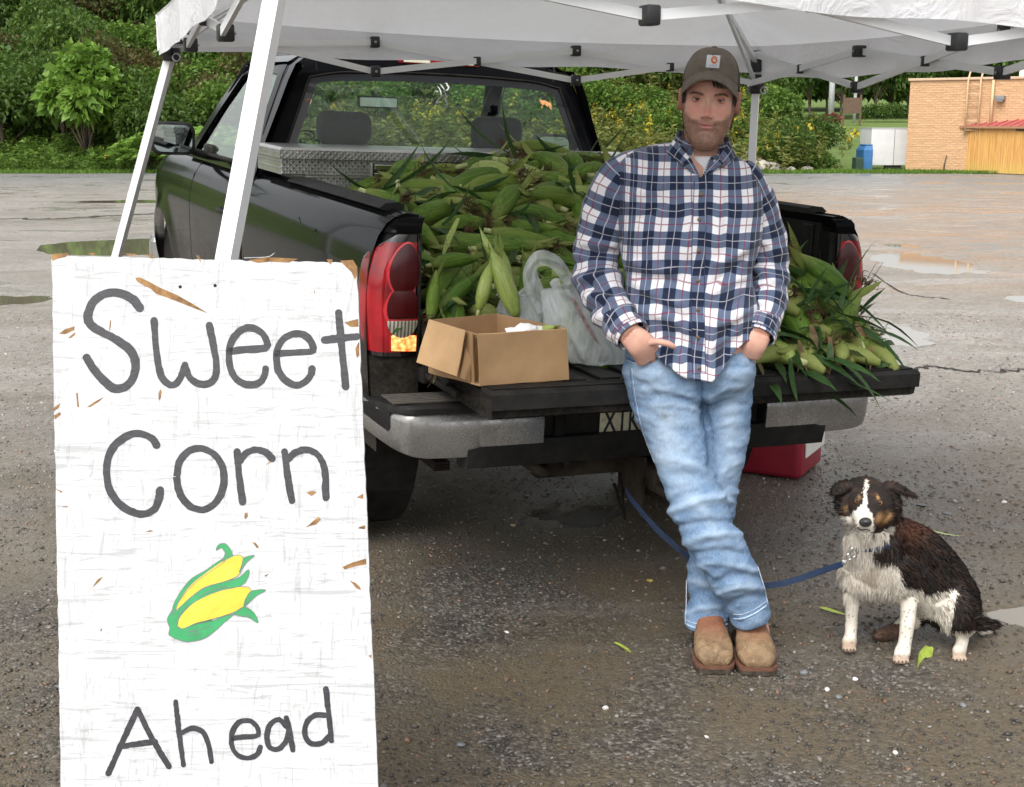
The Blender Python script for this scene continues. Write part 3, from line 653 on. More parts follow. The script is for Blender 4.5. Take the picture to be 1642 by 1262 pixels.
c=N.mix(N.math('MULTIPLY',s1,.5),(.475,.48,.49),(.24,.24,.24)); c=N.mix(N.math('MULTIPLY',s2,.35),c,(.19,.19,.19)); c=N.mix(N.math('MULTIPLY',N.ramp(f3,[(.5,0.),(.75,1.)]),.12),c,(.38,.38,.36))
ch=N.ramp(N.noise(26,5,.75,N.coord('Object',(1,1,2.0),(0,.6,0)),1.5),[(.735,0.),(.75,1.)]); c=N.mix(ch,c,(.36,.22,.10))
setp(N,b,col=c,rough=.6,normal=N.bump(N.math('ADD',f1,f2),.45,.003)); PB=m
RAW=mat('raw_wood_flakes',(.16,.07,.02),.8,var=.4,vs=40,bump=.6,bs=90,col2=(.34,.19,.07)); EDG=mat('chipboard_edge',(.50,.42,.40),.85,var=.3,vs=50)
# outline with slightly chewed edges
rs4=np.random.RandomState(4)
def edgeline(a,b_,n,amp): 
    t=np.linspace(0,1,n,endpoint=False)[:,None]; e=a+(b_-a)*t; inn=((sTL+sTR+fl+fr)/4-(a+b_)/2); inn/=np.linalg.norm(inn); return e+inn*(np.abs(rs4.randn(n))*amp)[:,None]
tr_=SP(573,421)
outl=np.concatenate([edgeline(sTL,tr_+(sTL-tr_)*.035,50,.0012),[SP(567,424),SP(572,430)],edgeline(SP(573,438),fr,70,.0010),edgeline(fr,fl,20,0),edgeline(fl,sTL,70,.0010)])
n=len(outl); V=np.concatenate([outl,outl-sn_*.0115]); part('board',(V,[tuple(range(n)),tuple(range(2*n-1,n-1,-1))]+[(i,n+i,n+(i+1)%n,(i+1)%n) for i in range(n)]),PB,sgn,off=so_)
m2,N,b=newmat('black_marker_paint'); f=N.noise(1,6,.7,N.coord('Object',(60,60,160)),.6); setp(N,b,col=N.mix(N.ramp(f,[(.42,0.),(.68,1.)]),(.005,.005,.008),(.028,.025,.034)),rough=.5,normal=N.bump(f,.4,.002))
BLK=m2
lift=[.0004]
def stroke(pts,w,closed=False,jit=.5,seed=0,n=None,z=None):
    pts=np.asarray(pts,float); n=n or max(14,int(np.sum(np.linalg.norm(np.diff(pts,axis=0),axis=1))/5))
    q=smoothline(pts if not closed else np.vstack([pts,pts[:1]]),n); T=np.gradient(q,axis=0); T/=np.linalg.norm(T,axis=1)[:,None]+1e-9; Nn=np.c_[-T[:,1],T[:,0]]
    r=np.random.RandomState(seed); ww=w/2*(1+.06*np.sin(np.arange(n)*.35+seed)); L_=q+Nn*(ww+r.randn(n)*jit*.6)[:,None]; R_=q-Nn*(ww+r.randn(n)*jit*.6)[:,None]
    z=z if z is not None else lift[0]; lift[0]+=.00002
    if closed:
        V=[SP(x,y,z) for x,y in L_]+[SP(x,y,z) for x,y in R_]; return np.array(V),[(i,i+1,n+i+1,n+i) for i in range(n-1)]
    capA=[q[0]-T[0]*w/2*math.sin(a)+Nn[0]*w/2*math.cos(a)*(-1) for a in np.linspace(0,math.pi,7)[1:-1]]   # from right to left round the start
    capB=[q[-1]+T[-1]*w/2*math.sin(a)+Nn[-1]*w/2*math.cos(a) for a in np.linspace(0,math.pi,7)[1:-1]]
    poly=list(L_)+capB+list(R_[::-1])+capA
    V=[SP(x,y,z) for x,y in L_]+[SP(x,y,z) for x,y in R_]; k=len(V)
    Fc=[(i,i+1,n+i+1,n+i) for i in range(n-1)]
    V+=[SP(x,y,z) for x,y in capB]; Fc.append(tuple([n-1]+[k+i for i in range(5)]+[2*n-1])); k2=len(V)
    V+=[SP(x,y,z) for x,y in capA]; Fc.append(tuple([n]+[k2+i for i in range(5)]+[0])); return np.array(V),Fc
def z8(l): return [(60+x/2.629,380+y/2.629) for x,y in l]
def zA(l): return [(60+x/2.831,820+y/2.831) for x,y in l]
LET=[('S',[z8([(432,300),(400,262),(340,236),(280,242),(235,275),(213,330),(225,370),(270,400),(330,432),(385,472),(412,522),(408,580),(380,625),(330,640),(285,610),(240,560),(208,510)])],14),
('w',[z8([(492,352),(498,440),(510,540),(532,602),(570,625),(600,600),(622,540)]),z8([(622,545),(650,602),(700,622),(745,600),(755,540),(742,460),(725,372)])],11.5),
('e',[z8([(812,482),(880,475),(960,468),(966,438),(940,400),(895,382),(850,400),(815,450),(808,520),(830,590),(880,622),(930,618),(955,590),(962,556)])],11.5),
('e',[z8([(1012,492),(1080,487),(1160,481),(1155,448),(1130,417),(1090,408),(1040,428),(1010,480),(1012,550),(1040,600),(1090,625),(1130,610),(1153,580),(1158,555)])],11.5),
('t',[z8([(1270,320),(1281,440),(1300,632)]),z8([(1210,435),(1280,427),(1346,420)])],12),
('C',[z8([(503,878),(480,847),(420,828),(360,850),(312,900),(292,970),(300,1050),(335,1115),(390,1155),(450,1168),(495,1145),(513,1100),(518,1067)])],12.5),
('o',[z8([(587,1010),(600,945),(640,902),(690,892),(745,915),(780,970),(785,1040),(760,1110),(700,1150),(640,1132),(600,1080)])],11.5),
('r',[z8([(842,905),(850,1000),(865,1118)]),z8([(856,942),(880,912),(920,897),(962,908),(990,935)])],11.5),
('n',[z8([(1042,905),(1055,1010),(1073,1112)]),z8([(1057,937),(1090,908),(1140,898),(1185,922),(1212,985),(1216,1100)])],11),
('A',[zA([(322,1190),(380,1060),(455,898)]),zA([(455,898),(520,1030),(597,1158)]),zA([(388,1066),(460,1055),(535,1046)])],9.5),
('h',[zA([(628,865),(642,990),(663,1150)]),zA([(657,1005),(700,985),(750,1000),(777,1060),(790,1135)])],8.5),
('e',[zA([(888,1030),(940,1024),(1000,1016),(995,975),(960,950),(915,957),(886,1000),(882,1060),(910,1107),(960,1120),(1000,1100),(1012,1070)])],8.5),
('a',[zA([(1130,975),(1095,945),(1055,970),(1042,1020),(1052,1068),(1090,1080),(1125,1050),(1142,1000)]),zA([(1130,938),(1147,1010),(1160,1082)])],9),
('d',[zA([(1310,805),(1322,920),(1335,1040)]),zA([(1305,925),(1260,925),(1225,955),(1214,1010),(1240,1052),(1290,1052),(1325,1020)])],9)]
for i,(ch_,ss,w_) in enumerate(LET):
    part('painted_letter',join(*[stroke(s,w_,closed=(ch_=='o'),seed=i*3+k) for k,s in enumerate(ss)]),BLK,sgn,off=so_)
GRN=mat('green_paint',(.012,.24,.07),.5,var=.18,vs=30); YEL=mat('yellow_paint',(.58,.42,.012),.5,var=.12,vs=40,col2=(.62,.50,.04)); 
def patch(poly,m_,name,z=None,par=None,sub=True):
    z=z if z is not None else lift[0]; lift[0]+=.00003
    q=np.asarray(poly,float)
    V=np.array([SP(x,y,z) for x,y in q]); bm=bmesh.new(); vs=[bm.verts.new(v) for v in V]; f=bm.faces.new(vs); bmesh.ops.triangulate(bm,faces=[f]); bm.verts.index_update()
    Fc=[tuple(v.index for v in ff.verts) for ff in bm.faces]; bm.free(); return part(name,(V,Fc),m_,par or sgn,off=so_)
EM=bpy.data.objects.new('painted_corn',None); COL.objects.link(EM); EM.parent=sgn
def cl(p,n=60):
    p=np.asarray(p,float); return smoothline(np.vstack([p,p[:1]]),n)[:-1]
G1=[(617,440),(590,490),(602,530),(598,560),(640,582),(690,592),(755,577),(800,548),(840,510),(890,468),(840,480),(790,498),(720,513),(660,533),(635,520),(642,480),(680,435),(740,396),(830,360),(900,345),(940,325),(960,290),(958,263),(930,290),(900,306),(850,320),(760,348),(690,398),(622,455)]
G2=[(612,470),(618,425),(650,365),(700,305),(760,270),(820,228),(850,212),(845,232),(760,292),(692,348),(640,415),(627,458)]
Y1=[(625,455),(640,410),(690,340),(760,282),(840,226),(900,200),(930,205),(932,240),(912,290),(850,318),(760,345),(690,395),(640,445)]
Y2=[(635,520),(648,478),(700,422),(770,382),(850,352),(930,342),(968,352),(962,392),(930,438),(870,466),(790,490),(720,508),(662,532)]
G3=[(838,228),(852,190),(835,166),(812,176),(822,152),(850,145),(872,165),(884,190),(880,206)]
G4=[(928,243),(940,210),(985,200),(955,226),(918,275)]; G5=[(942,402),(972,362),(1036,357),(990,386),(940,432)]; G6=[(888,466),(930,436),(962,442),(990,470),(1000,505),(960,482),(930,476)]
for pl,mm,nm in((G1,GRN,'husk'),(G2,GRN,'husk'),(Y1,YEL,'cob'),(Y2,YEL,'cob'),(G3,GRN,'husk'),(G4,GRN,'husk'),(G5,GRN,'husk'),(G6,GRN,'husk')): patch(zA(cl(pl,70)),mm,nm,par=EM)
OUTL=mat('grey_outline_ink',(.10,.14,.12),.6); ov=[]
for pl in(G1,G2,Y1,Y2,G3,G4,G5,G6): ov.append(stroke(zA(cl(pl,60)),1.0,closed=True,jit=.15,n=110))
for l in([(675,548),(740,535),(800,520)],[(700,545),(730,540)],[(735,385),(800,355),(860,340)],[(945,465),(975,485)],[(845,175),(862,200)],[(690,560),(745,550)]): ov.append(stroke(zA(l),1.2,jit=.1))
part('ink_outline',join(*ov),OUTL,EM,off=so_)
# bare wood where the paint flaked off
CH=[z8([(412,172),(432,170),(470,188),(520,215),(590,245),(660,285),(720,322),(690,312),(610,280),(545,255),(500,240),(480,220),(440,200),(420,188)]),z8([(90,408),(115,390),(158,376),(155,392),(118,410)]),z8([(130,425),(158,402),(160,412),(138,428)]),
z8([(58,90),(60,72),(132,68),(120,84),(85,92),(66,100)]),z8([(890,98),(960,85),(1100,92),(1060,108),(980,104),(930,110)]),z8([(1275,100),(1330,97),(1348,125),(1350,160),(1338,180),(1325,150),(1300,125)]),z8([(1295,360),(1352,345),(1354,378),(1320,380)]),z8([(1340,470),(1356,440),(1357,500),(1346,510)]),
z8([(208,718),(240,695),(282,674),(262,692),(225,716)]),z8([(302,400),(306,352),(311,352),(309,380)]),z8([(163,658),(170,656),(176,718),(168,716)]),z8([(66,722),(98,700),(92,718),(70,735)]),z8([(70,752),(96,738),(100,748),(74,770)]),z8([(510,660),(518,640),(524,652),(520,680),(512,690)]),
z8([(210,68),(246,68),(238,80)]),z8([(360,70),(430,72),(400,80)]),z8([(455,74),(490,76),(484,92)]),z8([(668,78),(684,80),(690,108)]),z8([(1165,225),(1170,226),(1170,240)]),z8([(1345,1098),(1374,1082),(1374,1104)]),z8([(1350,1228),(1378,1215),(1378,1232)]),z8([(1218,94),(1246,96),(1236,118)]),
zA([(1385,252),(1430,232),(1492,214),(1494,240),(1440,250),(1395,264)]),zA([(1415,312),(1445,325),(1462,340),(1470,358),(1450,350)]),zA([(1458,72),(1488,64),(1488,80)]),zA([(488,95),(510,85),(530,90)]),zA([(944,8),(954,5),(956,25),(946,30)]),zA([(975,140),(990,142),(1006,162),(996,166)]),zA([(250,345),(272,310),(298,296),(280,320)]),zA([(1502,655),(1516,650),(1518,668)]),
z8([(1135,1078),(1160,1070),(1178,1076),(1155,1092)]),z8([(1130,1225),(1160,1200),(1185,1180),(1195,1190),(1175,1212),(1160,1215)]),z8([(875,1160),(885,1168),(880,1190),(872,1185)]),z8([(962,962),(980,945),(985,950)]),zA([(284,540),(294,528),(292,545)]),zA([(1030,292),(1052,282),(1036,297)]),z8([(75,1060),(106,1072),(100,1078)]),z8([(98,1138),(128,1134),(126,1140)])]
for i,c_ in enumerate(CH): patch(c_,RAW,'wood_flake',z=.0003+.00001*i)
M_hole=mat('dark_hole',(.01,.01,.01),.9)
for x,y in((289,460),(345,458)):
    patch([(x+2.8*math.cos(a),y+2.8*math.sin(a)) for a in np.linspace(0,6.28,12)[:-1]],M_hole,'screw_hole',z=.0003)
# one splinter standing up from the top edge
part('splinter',tube(smoothline([SP(392,414,.002),SP(430,413,.006),SP(442,407,.01)],8),[.0008]*7+[.0002],5),PB,sgn,off=so_)
# ================================================================ PICKUP TRUCK (local: x right, y forward, z up; y=0 is the rear face of the bed)
tk=thing('pickup_truck','black pickup truck with its tailgate down and the bed heaped with corn','truck',M=TM)
m,N,b=newmat('black_truck_paint'); oc=N.coord('Object'); sz=N.add('ShaderNodeSeparateXYZ'); N.link(oc,sz.inputs[0])
d1=N.noise(3,6,.65,N.coord('Object',(1,1,2.5)),.5); d2=N.noise(60,3,.6,oc)
low=N.ramp(N.math('ADD',sz.outputs[2],N.math('MULTIPLY',N.math('SUBTRACT',d1,.5),.9)),[(.55,1.),(1.0,0.)])
dirt=N.math('MULTIPLY',low,N.ramp(d2,[(.3,.3),(.7,.85)]))
dust=N.math('MULTIPLY',N.ramp(d1,[(.45,0.),(.72,1.)]),.035)
c=N.mix(N.math('MAXIMUM',dirt,dust),(.003,.0033,.0042),(.060,.052,.042))
setp(N,b,col=c,rough=N.math('MULTIPLY_ADD',N.math('MAXIMUM',dirt,dust),.5,.12),coat=N.math('MULTIPLY_ADD',dirt,-.15,.15),coatr=.03,spec=.15,normal=N.bump(N.noise(2.2,2,.5,oc),.05,.02)); b.inputs['Coat IOR'].default_value=1.25; b.inputs['IOR'].default_value=1.2; PAINT=m
BLKP=mat('black_textured_plastic',(.010,.010,.011),.6,var=.3,vs=12,bump=.35,bs=260,col2=(.024,.023,.021),spec=.2)
LINER=mat('bed_liner',(.006,.006,.0065),.5,var=.4,vs=7,col2=(.018,.017,.015),bump=.3,bs=200,spec=.22)
RUB=mat('rubber',(.008,.008,.008),.85,var=.3,vs=9,col2=(.026,.023,.020),spec=.15)
m,N,b=newmat('dirty_chrome'); oc=N.coord('Object'); d1=N.noise(5,6,.7,oc,.4); d2=N.noise(90,3,.7,oc); f=N.math('MULTIPLY',N.ramp(d1,[(.30,.15),(.65,.9)]),N.ramp(d2,[(.25,.5),(.7,1.)]))
setp(N,b,col=N.mix(f,(.50,.50,.50),(.10,.088,.072)),metal=N.math('MULTIPLY_ADD',f,-.55,.95),rough=N.math('MULTIPLY_ADD',f,.38,.10)); CHR=m
FRM=mat('dirty_chassis_steel',(.018,.015,.013),.85,var=.5,vs=9,col2=(.060,.048,.036),spec=.2)
# ---- body side panels
SZ=np.array([.56,.62,.72,.84,.92,1.0,1.06,1.12,1.18,1.23,1.27,1.295,1.305]); SX=np.array([.925,.94,.955,.962,.966,.968,.968,.962,.950,.932,.905,.87,.84])
def sxx(z): return np.interp(z,SZ,SX)
def side(y0,y1,sgn_,arch=None,ztop=None,zfun=None,narrow=None):
    ny=max(2,int((y1-y0)/.035)+1); zs=np.unique(np.concatenate([np.arange(.52,1.2,.035),SZ[SZ>1.1]])); ys=np.linspace(y0,y1,ny); V={};VV=[];Fc=[]
    P_=np.zeros((ny,len(zs),3))
    for i,y in enumerate(ys):
        for j,z in enumerate(zs):
            yy,zz=y,z
            if arch:
                ay,az,ar=arch; dd=math.hypot(y-ay,z-az)
                if dd<ar and dd>1e-6: yy=ay+(y-ay)*ar/dd; zz=az+(z-az)*ar/dd
            x=sxx(zz); flare=0
            if arch:
                dd=math.hypot(yy-arch[0],zz-arch[1]); flare=.022*math.exp(-((dd-arch[2])/.07)**2)
            nx=narrow(yy) if narrow else 0
            z2=zz if zfun is None else zz+zfun(yy)*smooth01(np.array((zz-.95)/.35)).item()
            P_[i,j]=(sgn_*(x+flare-nx),yy,z2)
    keep=[]
    for i in range(ny-1):
        for j in range(len(zs)-1):
            if arch:
                ay,az,ar=arch
                ins=[math.hypot(ys[a]-ay,zs[b2]-az)<ar for a,b2 in((i,j),(i+1,j),(i+1,j+1),(i,j+1))]
                if all(ins) : continue
            a=i*len(zs)+j; q=(a,a+len(zs),a+len(zs)+1,a+1); keep.append(q if sgn_>0 else q[::-1])
    return P_.reshape(-1,3),keep
WY,WR,FY=.98,.385,4.35
for s,nm in((-1,'l'),(1,'r')):
    part('bed_side',side(.03,1.975,s,arch=(WY,.40,.47)),PAINT,tk,smooth=True)
    # inner bed wall, rail, rear post
    part('bed_inner_wall',join(box(min(s*.80,s*.815),max(s*.80,s*.815),.02,1.97,.80,1.30),*[box(min(s*.79,s*.80),max(s*.79,s*.80),y,y+.07,.84,1.26,.004) for y in np.arange(.12,1.9,.3)]),LINER,tk)
    rail=[(s*.80,1.300),(s*.80,1.318),(s*.82,1.326),(s*.865,1.322),(s*.885,1.306),(s*.872,1.298)]
    part('rail_cap',loft([[(x,y,z-(.0 if .12<y<1.4 else .002)) for x,z in rail] for y in np.linspace(.17,1.46,12)]),BLKP,tk,angle=50)
    part('bed_rail',loft([[(x,y,z) for x,z in [(s*.80,1.27),(s*.80,1.297),(s*.845,1.304),(s*.875,1.292),(s*.86,1.27)]] for y in (.02,1.97)]),PAINT,tk,angle=50)
    # rear post: rounded corner column from the bumper up, light recessed in it
    def ring(z):
        xo=sxx(z); pts=[(.800,.0),(.80,-.012),(.84,-.014),(.885,-.010),(xo-.045,.0),(xo-.016,.018),(xo-.003,.045),(xo,.075),(xo-.02,.075),(.80,.075)]
        return [(s*x,y,z) for x,y in pts]
    zz=[.60,.68,.76,.84,.845]; part('rear_post',loft([ring(z) for z in zz]),PAINT,tk,angle=60)
    topz=[1.243,1.258,1.276,1.292]
    part('post_cap',loft([ring(min(z,1.24)) if False else [(x*(1-.03*max(0,(z-1.27)/.04)),y+(.01 if z>1.29 else 0),z) for x,y,_ in ring(min(z,1.275))] for z in topz]),PAINT,tk,angle=60)
    part('light_pocket',loft([[(x*.985 if abs(x)>.85 else x,y+.012,z) for x,y,_ in ring(z)] for z in (.846,.95,1.05,1.15,1.242)]),BLKP,tk,angle=60)
# ---- tail lights
def redglass(name,c,e=0,rough=.12):
    m,N,b=newmat(name); setp(N,b,col=c,rough=.18,coat=.2,coatr=.03,spec=.4)
    w_=N.add('ShaderNodeTexWave',wave_type='BANDS'); w_.inputs['Scale'].default_value=60; N.link(N.coord('Object'),w_.inputs[0]); setp(N,b,normal=N.bump(w_.outputs[0],.25,.002))
    return m
m,N,b=newmat('red_lens'); setp(N,b,col=N.mix(N.ramp(N.noise(9,3,.5,N.coord('Object')),[(.35,0.),(.7,1.)]),(.15,.002,.006),(.42,.007,.014)),rough=.10,coat=.5,coatr=.02); REDL=m
DRED=redglass('dark_red_lens',(.055,.002,.004)); RIM=mat('bright_red_rim',(.66,.02,.035),.12,var=.1,coat=1)
m,N,b=newmat('clear_ribbed_lens'); w_=N.add('ShaderNodeTexWave'); w_.inputs['Scale'].default_value=26; N.link(N.coord('Object'),w_.inputs[0]); setp(N,b,col=N.mix(w_.outputs[0],(.12,.11,.08),(.62,.60,.50)),rough=.12,coat=1,metal=.3); CLR=m
m,N,b=newmat('amber_reflector_glow'); v_=N.add('ShaderNodeTexVoronoi'); v_.inputs['Scale'].default_value=70; N.link(N.coord('Object'),v_.inputs[0]); cc=N.mix(N.ramp(v_.outputs['Distance'],[(.2,0.),(.8,1.)]),(1,.62,.20),(.9,.12,.02)); setp(N,b,col=(.5,.1,.02),rough=.2,coat=1,emc=cc,ems=1.15); AMB=m  # unlit reflector: flash light it throws back is put in as emission
SMOK=mat('smoked_lens',(.010,.008,.009),.08,var=.1,coat=1)
def lightsurf(s,u,z,lift=0):     # u 0 at the inner edge of the rear face, 1 round the corner on the flank
    xo=float(sxx(z)); zt=(z-.845)/.398
    bul=.012*math.sin(math.pi*min(1,max(0,zt)))
    if u<.72:
        k=u/.72; x=.806+(xo-.05-.806)*k; y=-.016-.004*math.sin(math.pi*k)
        nx,ny=0,-1
    else:
        a=(u-.72)/.28*math.pi/2; x=xo-.05+.050*math.sin(a)+.0; y=-.016+.16*(1-math.cos(a))*.75; nx,ny=math.sin(a),-math.cos(a)
    x+=nx*(lift+bul*.6); y+=ny*(lift+bul*.6); return (s*x,y,z)
def lpatch(s,fn,nu=14,nv=14): return grid(fn,nu,nv)
ZB,ZT=.848,1.240
def shape_u(z):     # flank edge of the lens, narrower at the ends
    t=(z-ZB)/(ZT-ZB); return 1-.10*(2*t-1)**4-.16*max(0,t-.8)/.2
for s in(-1,1):
    lt=bpy.data.objects.new('tail_light',None); COL.objects.link(lt); lt.parent=tk
    def body(u,v,s=s):
        z=ZB+(ZT-ZB)*v; return lightsurf(s,u*shape_u(z),z)
    part('housing',grid(body,26,30),SMOK if s<0 else SMOK,lt,smooth=True)
    def zone(u0,u1,z0,z1,lift,s=s,rx=0.0):
        return grid(lambda u,v:lightsurf(s,min((u0+(u1-u0)*u)*1.0,shape_u(z0+(z1-z0)*v)-.015),z0+(z1-z0)*v,lift),18,18)
    def disc(uc,zc,ru,rz,lift,dome,s=s,clipu=None,n=26,k=7,z0=None,z1=None):
        V=[];Fc=[]
        for i in range(k):
            r=i/(k-1)*1.0
            for j in range(n):
                a=j/n*2*math.pi; u=uc+ru*r*math.cos(a); z=zc+rz*r*math.sin(a)
                if z0 is not None: z=max(z,z0)
                if z1 is not None: z=min(z,z1)
                u=min(max(u,.03 if clipu is None else clipu),shape_u(z)-.01); V.append(lightsurf(s,u,z,lift+dome*(1-r*r)))
        for i in range(k-1):
            for j in range(n):
                a=i*n+j;b2=i*n+(j+1)%n; Fc.append((a,b2,b2+n,a+n))
        return np.array(V),Fc
    part('red_lens',zone(.10,1.0,.862,1.215,.0022),REDL,lt,smooth=True)
    part('brake_rim',disc(.38,1.130,.37,.088,.0035,.004),RIM,lt,smooth=True); part('brake_lens',disc(.37,1.130,.345,.082,.0075,.007),DRED,lt,smooth=True)
    part('turn_rim',disc(.38,1.000,.37,.078,.0035,.004,z0=.958),RIM,lt,smooth=True); part('turn_lens',disc(.37,1.003,.345,.073,.0075,.006,z0=.972),DRED,lt,smooth=True)
    part('reverse_lens',disc(.38,.965,.33,.055,.009,.006,z1=.966),CLR,lt,smooth=True)
    part('lower_reflector',grid(lambda u,v,s=s:lightsurf(s,.06+(.56)*u,.864+.052*v+.004*(u),.0075),14,6),AMB if s<0 else REDL,lt,smooth=True)
    part('inner_trim',grid(lambda u,v,s=s:lightsurf(s,.0+.05*u,ZB+(ZT-ZB)*v,.012),3,20),BLKP,lt,smooth=True)
# ---- bed floor, front wall, tailgate
fl_=[box(-.80,.80,.0,1.97,.79,.835)]+[box(-.74+.115*i,-.68+.115*i,.01,1.96,.8351,.847,.003) for i in range(13)]
part('bed_floor',join(*fl_),LINER,tk); part('bed_front_wall',box(-.80,.80,1.955,1.97,.8,1.29),LINER,tk)
tg=bpy.data.objects.new('tailgate',None); COL.objects.link(tg); tg.parent=tk
part('gate_shell',loft([[(x,y,z) for y,z in [(-.02,.76),(-.02,.832),(-.545,.832),(-.560,.824),(-.566,.80),(-.560,.765),(-.545,.757)]] for x in(-.765,-.755,.755,.765)]),PAINT,tg,angle=40)
part('gate_top_cap',loft([[(x,y,z) for y,z in [(-.49,.8335),(-.49,.845),(-.56,.845),(-.574,.835),(-.574,.79),(-.568,.789),(-.568,.83),(-.5,.8335)]] for x in(-.772,.772)]),BLKP,tg,angle=40)
part('gate_liner',join(box(-.74,.74,-.47,-.03,.8325,.838,.002),*[box(-.72+.118*i,-.65+.118*i,-.465,-.035,.8381,.849,.004) for i in range(13)],*[box(-.76,.76,y,y+.012,.8451,.850,.002) for y in(-.51,-.53,-.548)]),LINER,tg)
part('latch_handle',box(-.09,.09,-.30,-.18,.753,.7565,.002),BLKP,tg)
for s in(-1,1):
    part('hinge_arm',join(tube(smoothline([(s*.785,.0,.95),(s*.79,-.10,.845),(s*.785,-.26,.80)],10),.012,8),xf(box(-.018,.018,-.03,.03,-.03,.02,.008),loc=(s*.785,-.03,.79)),box(s*.785-.010,s*.785+.010,-.34,-.04,.778,.798,.005)),RUB,tg,angle=50)
# ---- bumper
bm_=bpy.data.objects.new('rear_bumper',None); COL.objects.link(bm_); bm_.parent=tk
def by(x): a=abs(x); return -.205+.05*max(0,(a-.55)/.45)**2+ (0 if a<.86 else .32*((a-.86)/.14)**2.4)
def sweep(x0,x1,prof,n=40,push=0):
    rings=[]
    for x in np.linspace(x0,x1,n):
        a=abs(x); sh=max(0,(a-.80)/.19); rings.append([(x,by(x)+dy+(.0),z+(-.02*sh*sh if z>.65 else .085*sh**2.2)) for dy,z in prof(x)])
    return loft(rings)
part('chrome_face',sweep(-.985,-.43,lambda x:[(.06,.690),(.010,.694),(.0,.684),(-.004,.64),(-.002,.58),(.008,.545 if abs(x)>.68 else .545+.055*min(1,(.68-abs(x))/.06)),(.03,.54 if abs(x)>.68 else .54+.055*min(1,(.68-abs(x))/.06)),(.06,.56)],50),CHR,bm_,angle=45)
part('chrome_face',sweep(.43,.985,lambda x:[(.06,.690),(.010,.694),(.0,.684),(-.004,.64),(-.002,.58),(.008,.545 if abs(x)>.68 else .545+.055*min(1,(.68-abs(x))/.06)),(.03,.54 if abs(x)>.68 else .54+.055*min(1,(.68-abs(x))/.06)),(.06,.56)],50),CHR,bm_,angle=45)
part('step_pad',sweep(-.997,.997,lambda x:[(.19,.700),(.16,.722),(.0,.722),(-.010,.712),(-.008,.696),(.02,.6945),(.19,.694)],60),BLKP,bm_,angle=45)
for s in(-1,1): part('step_tread',join(*[box(min(s*.62,s*.93),max(s*.62,s*.93),-.15+.022*i,-.139+.022*i,.7221,.7265) for i in range(6)]),mat('worn_grey_tread',(.10,.09,.075),.8,var=.3,vs=30) if s<0 else bpy.data.materials['worn_grey_tread'],bm_)
part('lower_valance',sweep(-.69,.69,lambda x:[(.10,.595),(.004,.593),(-.002,.56),(.01,.505),(.05,.495),(.10,.50)],30),BLKP,bm_,angle=45)
part('plate_recess',join(box(-.425,.425,-.165,-.12,.55,.70,.01),box(-.429,-.4255,-.204,-.16,.60,.69),box(.4255,.429,-.204,-.16,.60,.69)),BLKP,bm_)
for x in(-.36,.36): part('lamp_socket',box(x-.02,x+.02,-.185,-.16,.575,.68,.008),RUB,bm_)
for s in(-1,1): part('end_cap',sweep(min(s*.93,s*.999),max(s*.93,s*.999),lambda x:[(.28,.70),(-.012,.70),(-.012,.60),(.02,.56),(.28,.57)],8),BLKP,bm_,angle=50)
# licence plate
m,N,b=newmat('licence_plate_face'); setp(N,b,col=N.mix(N.ramp(N.noise(40,5,.7,N.coord('Object')),[(.45,0.),(.7,1.)]),(.80,.78,.58),(.55,.50,.34)),rough=.5); PLM=m
pl=part('licence_plate',box(-.2085,.0965,-.1725,-.1705,.555,.705,.0008),PLM,bm_)
def textmesh(txt,size,ext=.0004,bold=0):
    cu=bpy.data.curves.new('t','FONT'); cu.body=txt; cu.size=size; cu.extrude=ext; cu.align_x='CENTER'; cu.offset=bold; cu.resolution_u=3
    o=bpy.data.objects.new('t',cu); COL.objects.link(o); bpy.context.view_layer.update(); dg=bpy.context.evaluated_depsgraph_get(); me=o.evaluated_get(dg).to_mesh()
    V=np.array([v.co[:] for v in me.vertices]); Fc=[tuple(p.vertices) for p in me.polygons]; o.evaluated_get(dg).to_mesh_clear(); bpy.data.objects.remove(o); return V,Fc
part('plate_lettering',xf(xf(textmesh('XTK-',.115,bold=.0012),scale=(.62,1,1)),rot=(math.pi/2,0,0),loc=(-.115,-.1729,.590)),mat('plate_black',(.02,.02,.03),.5),pl)
part('plate_bolt',tube([(-.15,-.172,.563),(-.15,-.177,.563)],.004,10),FRM,pl)
# ---- toolbox with chequer plate
m,N,b=newmat('diamond_plate'); oc=N.coord('Object'); 
def wave(rotz,sc):
    mp_=N.add('ShaderNodeMapping'); mp_.inputs['Rotation'].default_value=(0,rotz,0); N.link(oc,mp_.inputs[0]); return mp_.outputs[0]
def dia(rot,off_):
    mp_=N.add('ShaderNodeMapping'); mp_.inputs['Rotation'].default_value=(0,rot,0); mp_.inputs['Location'].default_value=off_; N.link(oc,mp_.inputs[0])
    s_=N.add('ShaderNodeSeparateXYZ'); N.link(mp_.outputs[0],s_.inputs[0])
    gx=N.math('PINGPONG',N.math('ADD',s_.outputs[0],N.math('MULTIPLY',s_.outputs[1],1.0)),.019); gz_=N.math('PINGPONG',s_.outputs[2],.019)
    a=N.math('SUBTRACT',1.0,N.math('MULTIPLY',N.math('ABSOLUTE',N.math('SUBTRACT',gx,.0095)),1/.0085)); c_=N.math('SUBTRACT',1.0,N.math('MULTIPLY',N.math('ABSOLUTE',N.math('SUBTRACT',gz_,.0095)),1/.0030))
    return N.math('MULTIPLY',N.math('MAXIMUM',a,0.0),N.math('MAXIMUM',c_,0.0))
hh=N.math('MAXIMUM',dia(R(45),(0,0,0)),dia(R(-45),(.0,0,.019)))
gr=N.noise(9,5,.6,oc)
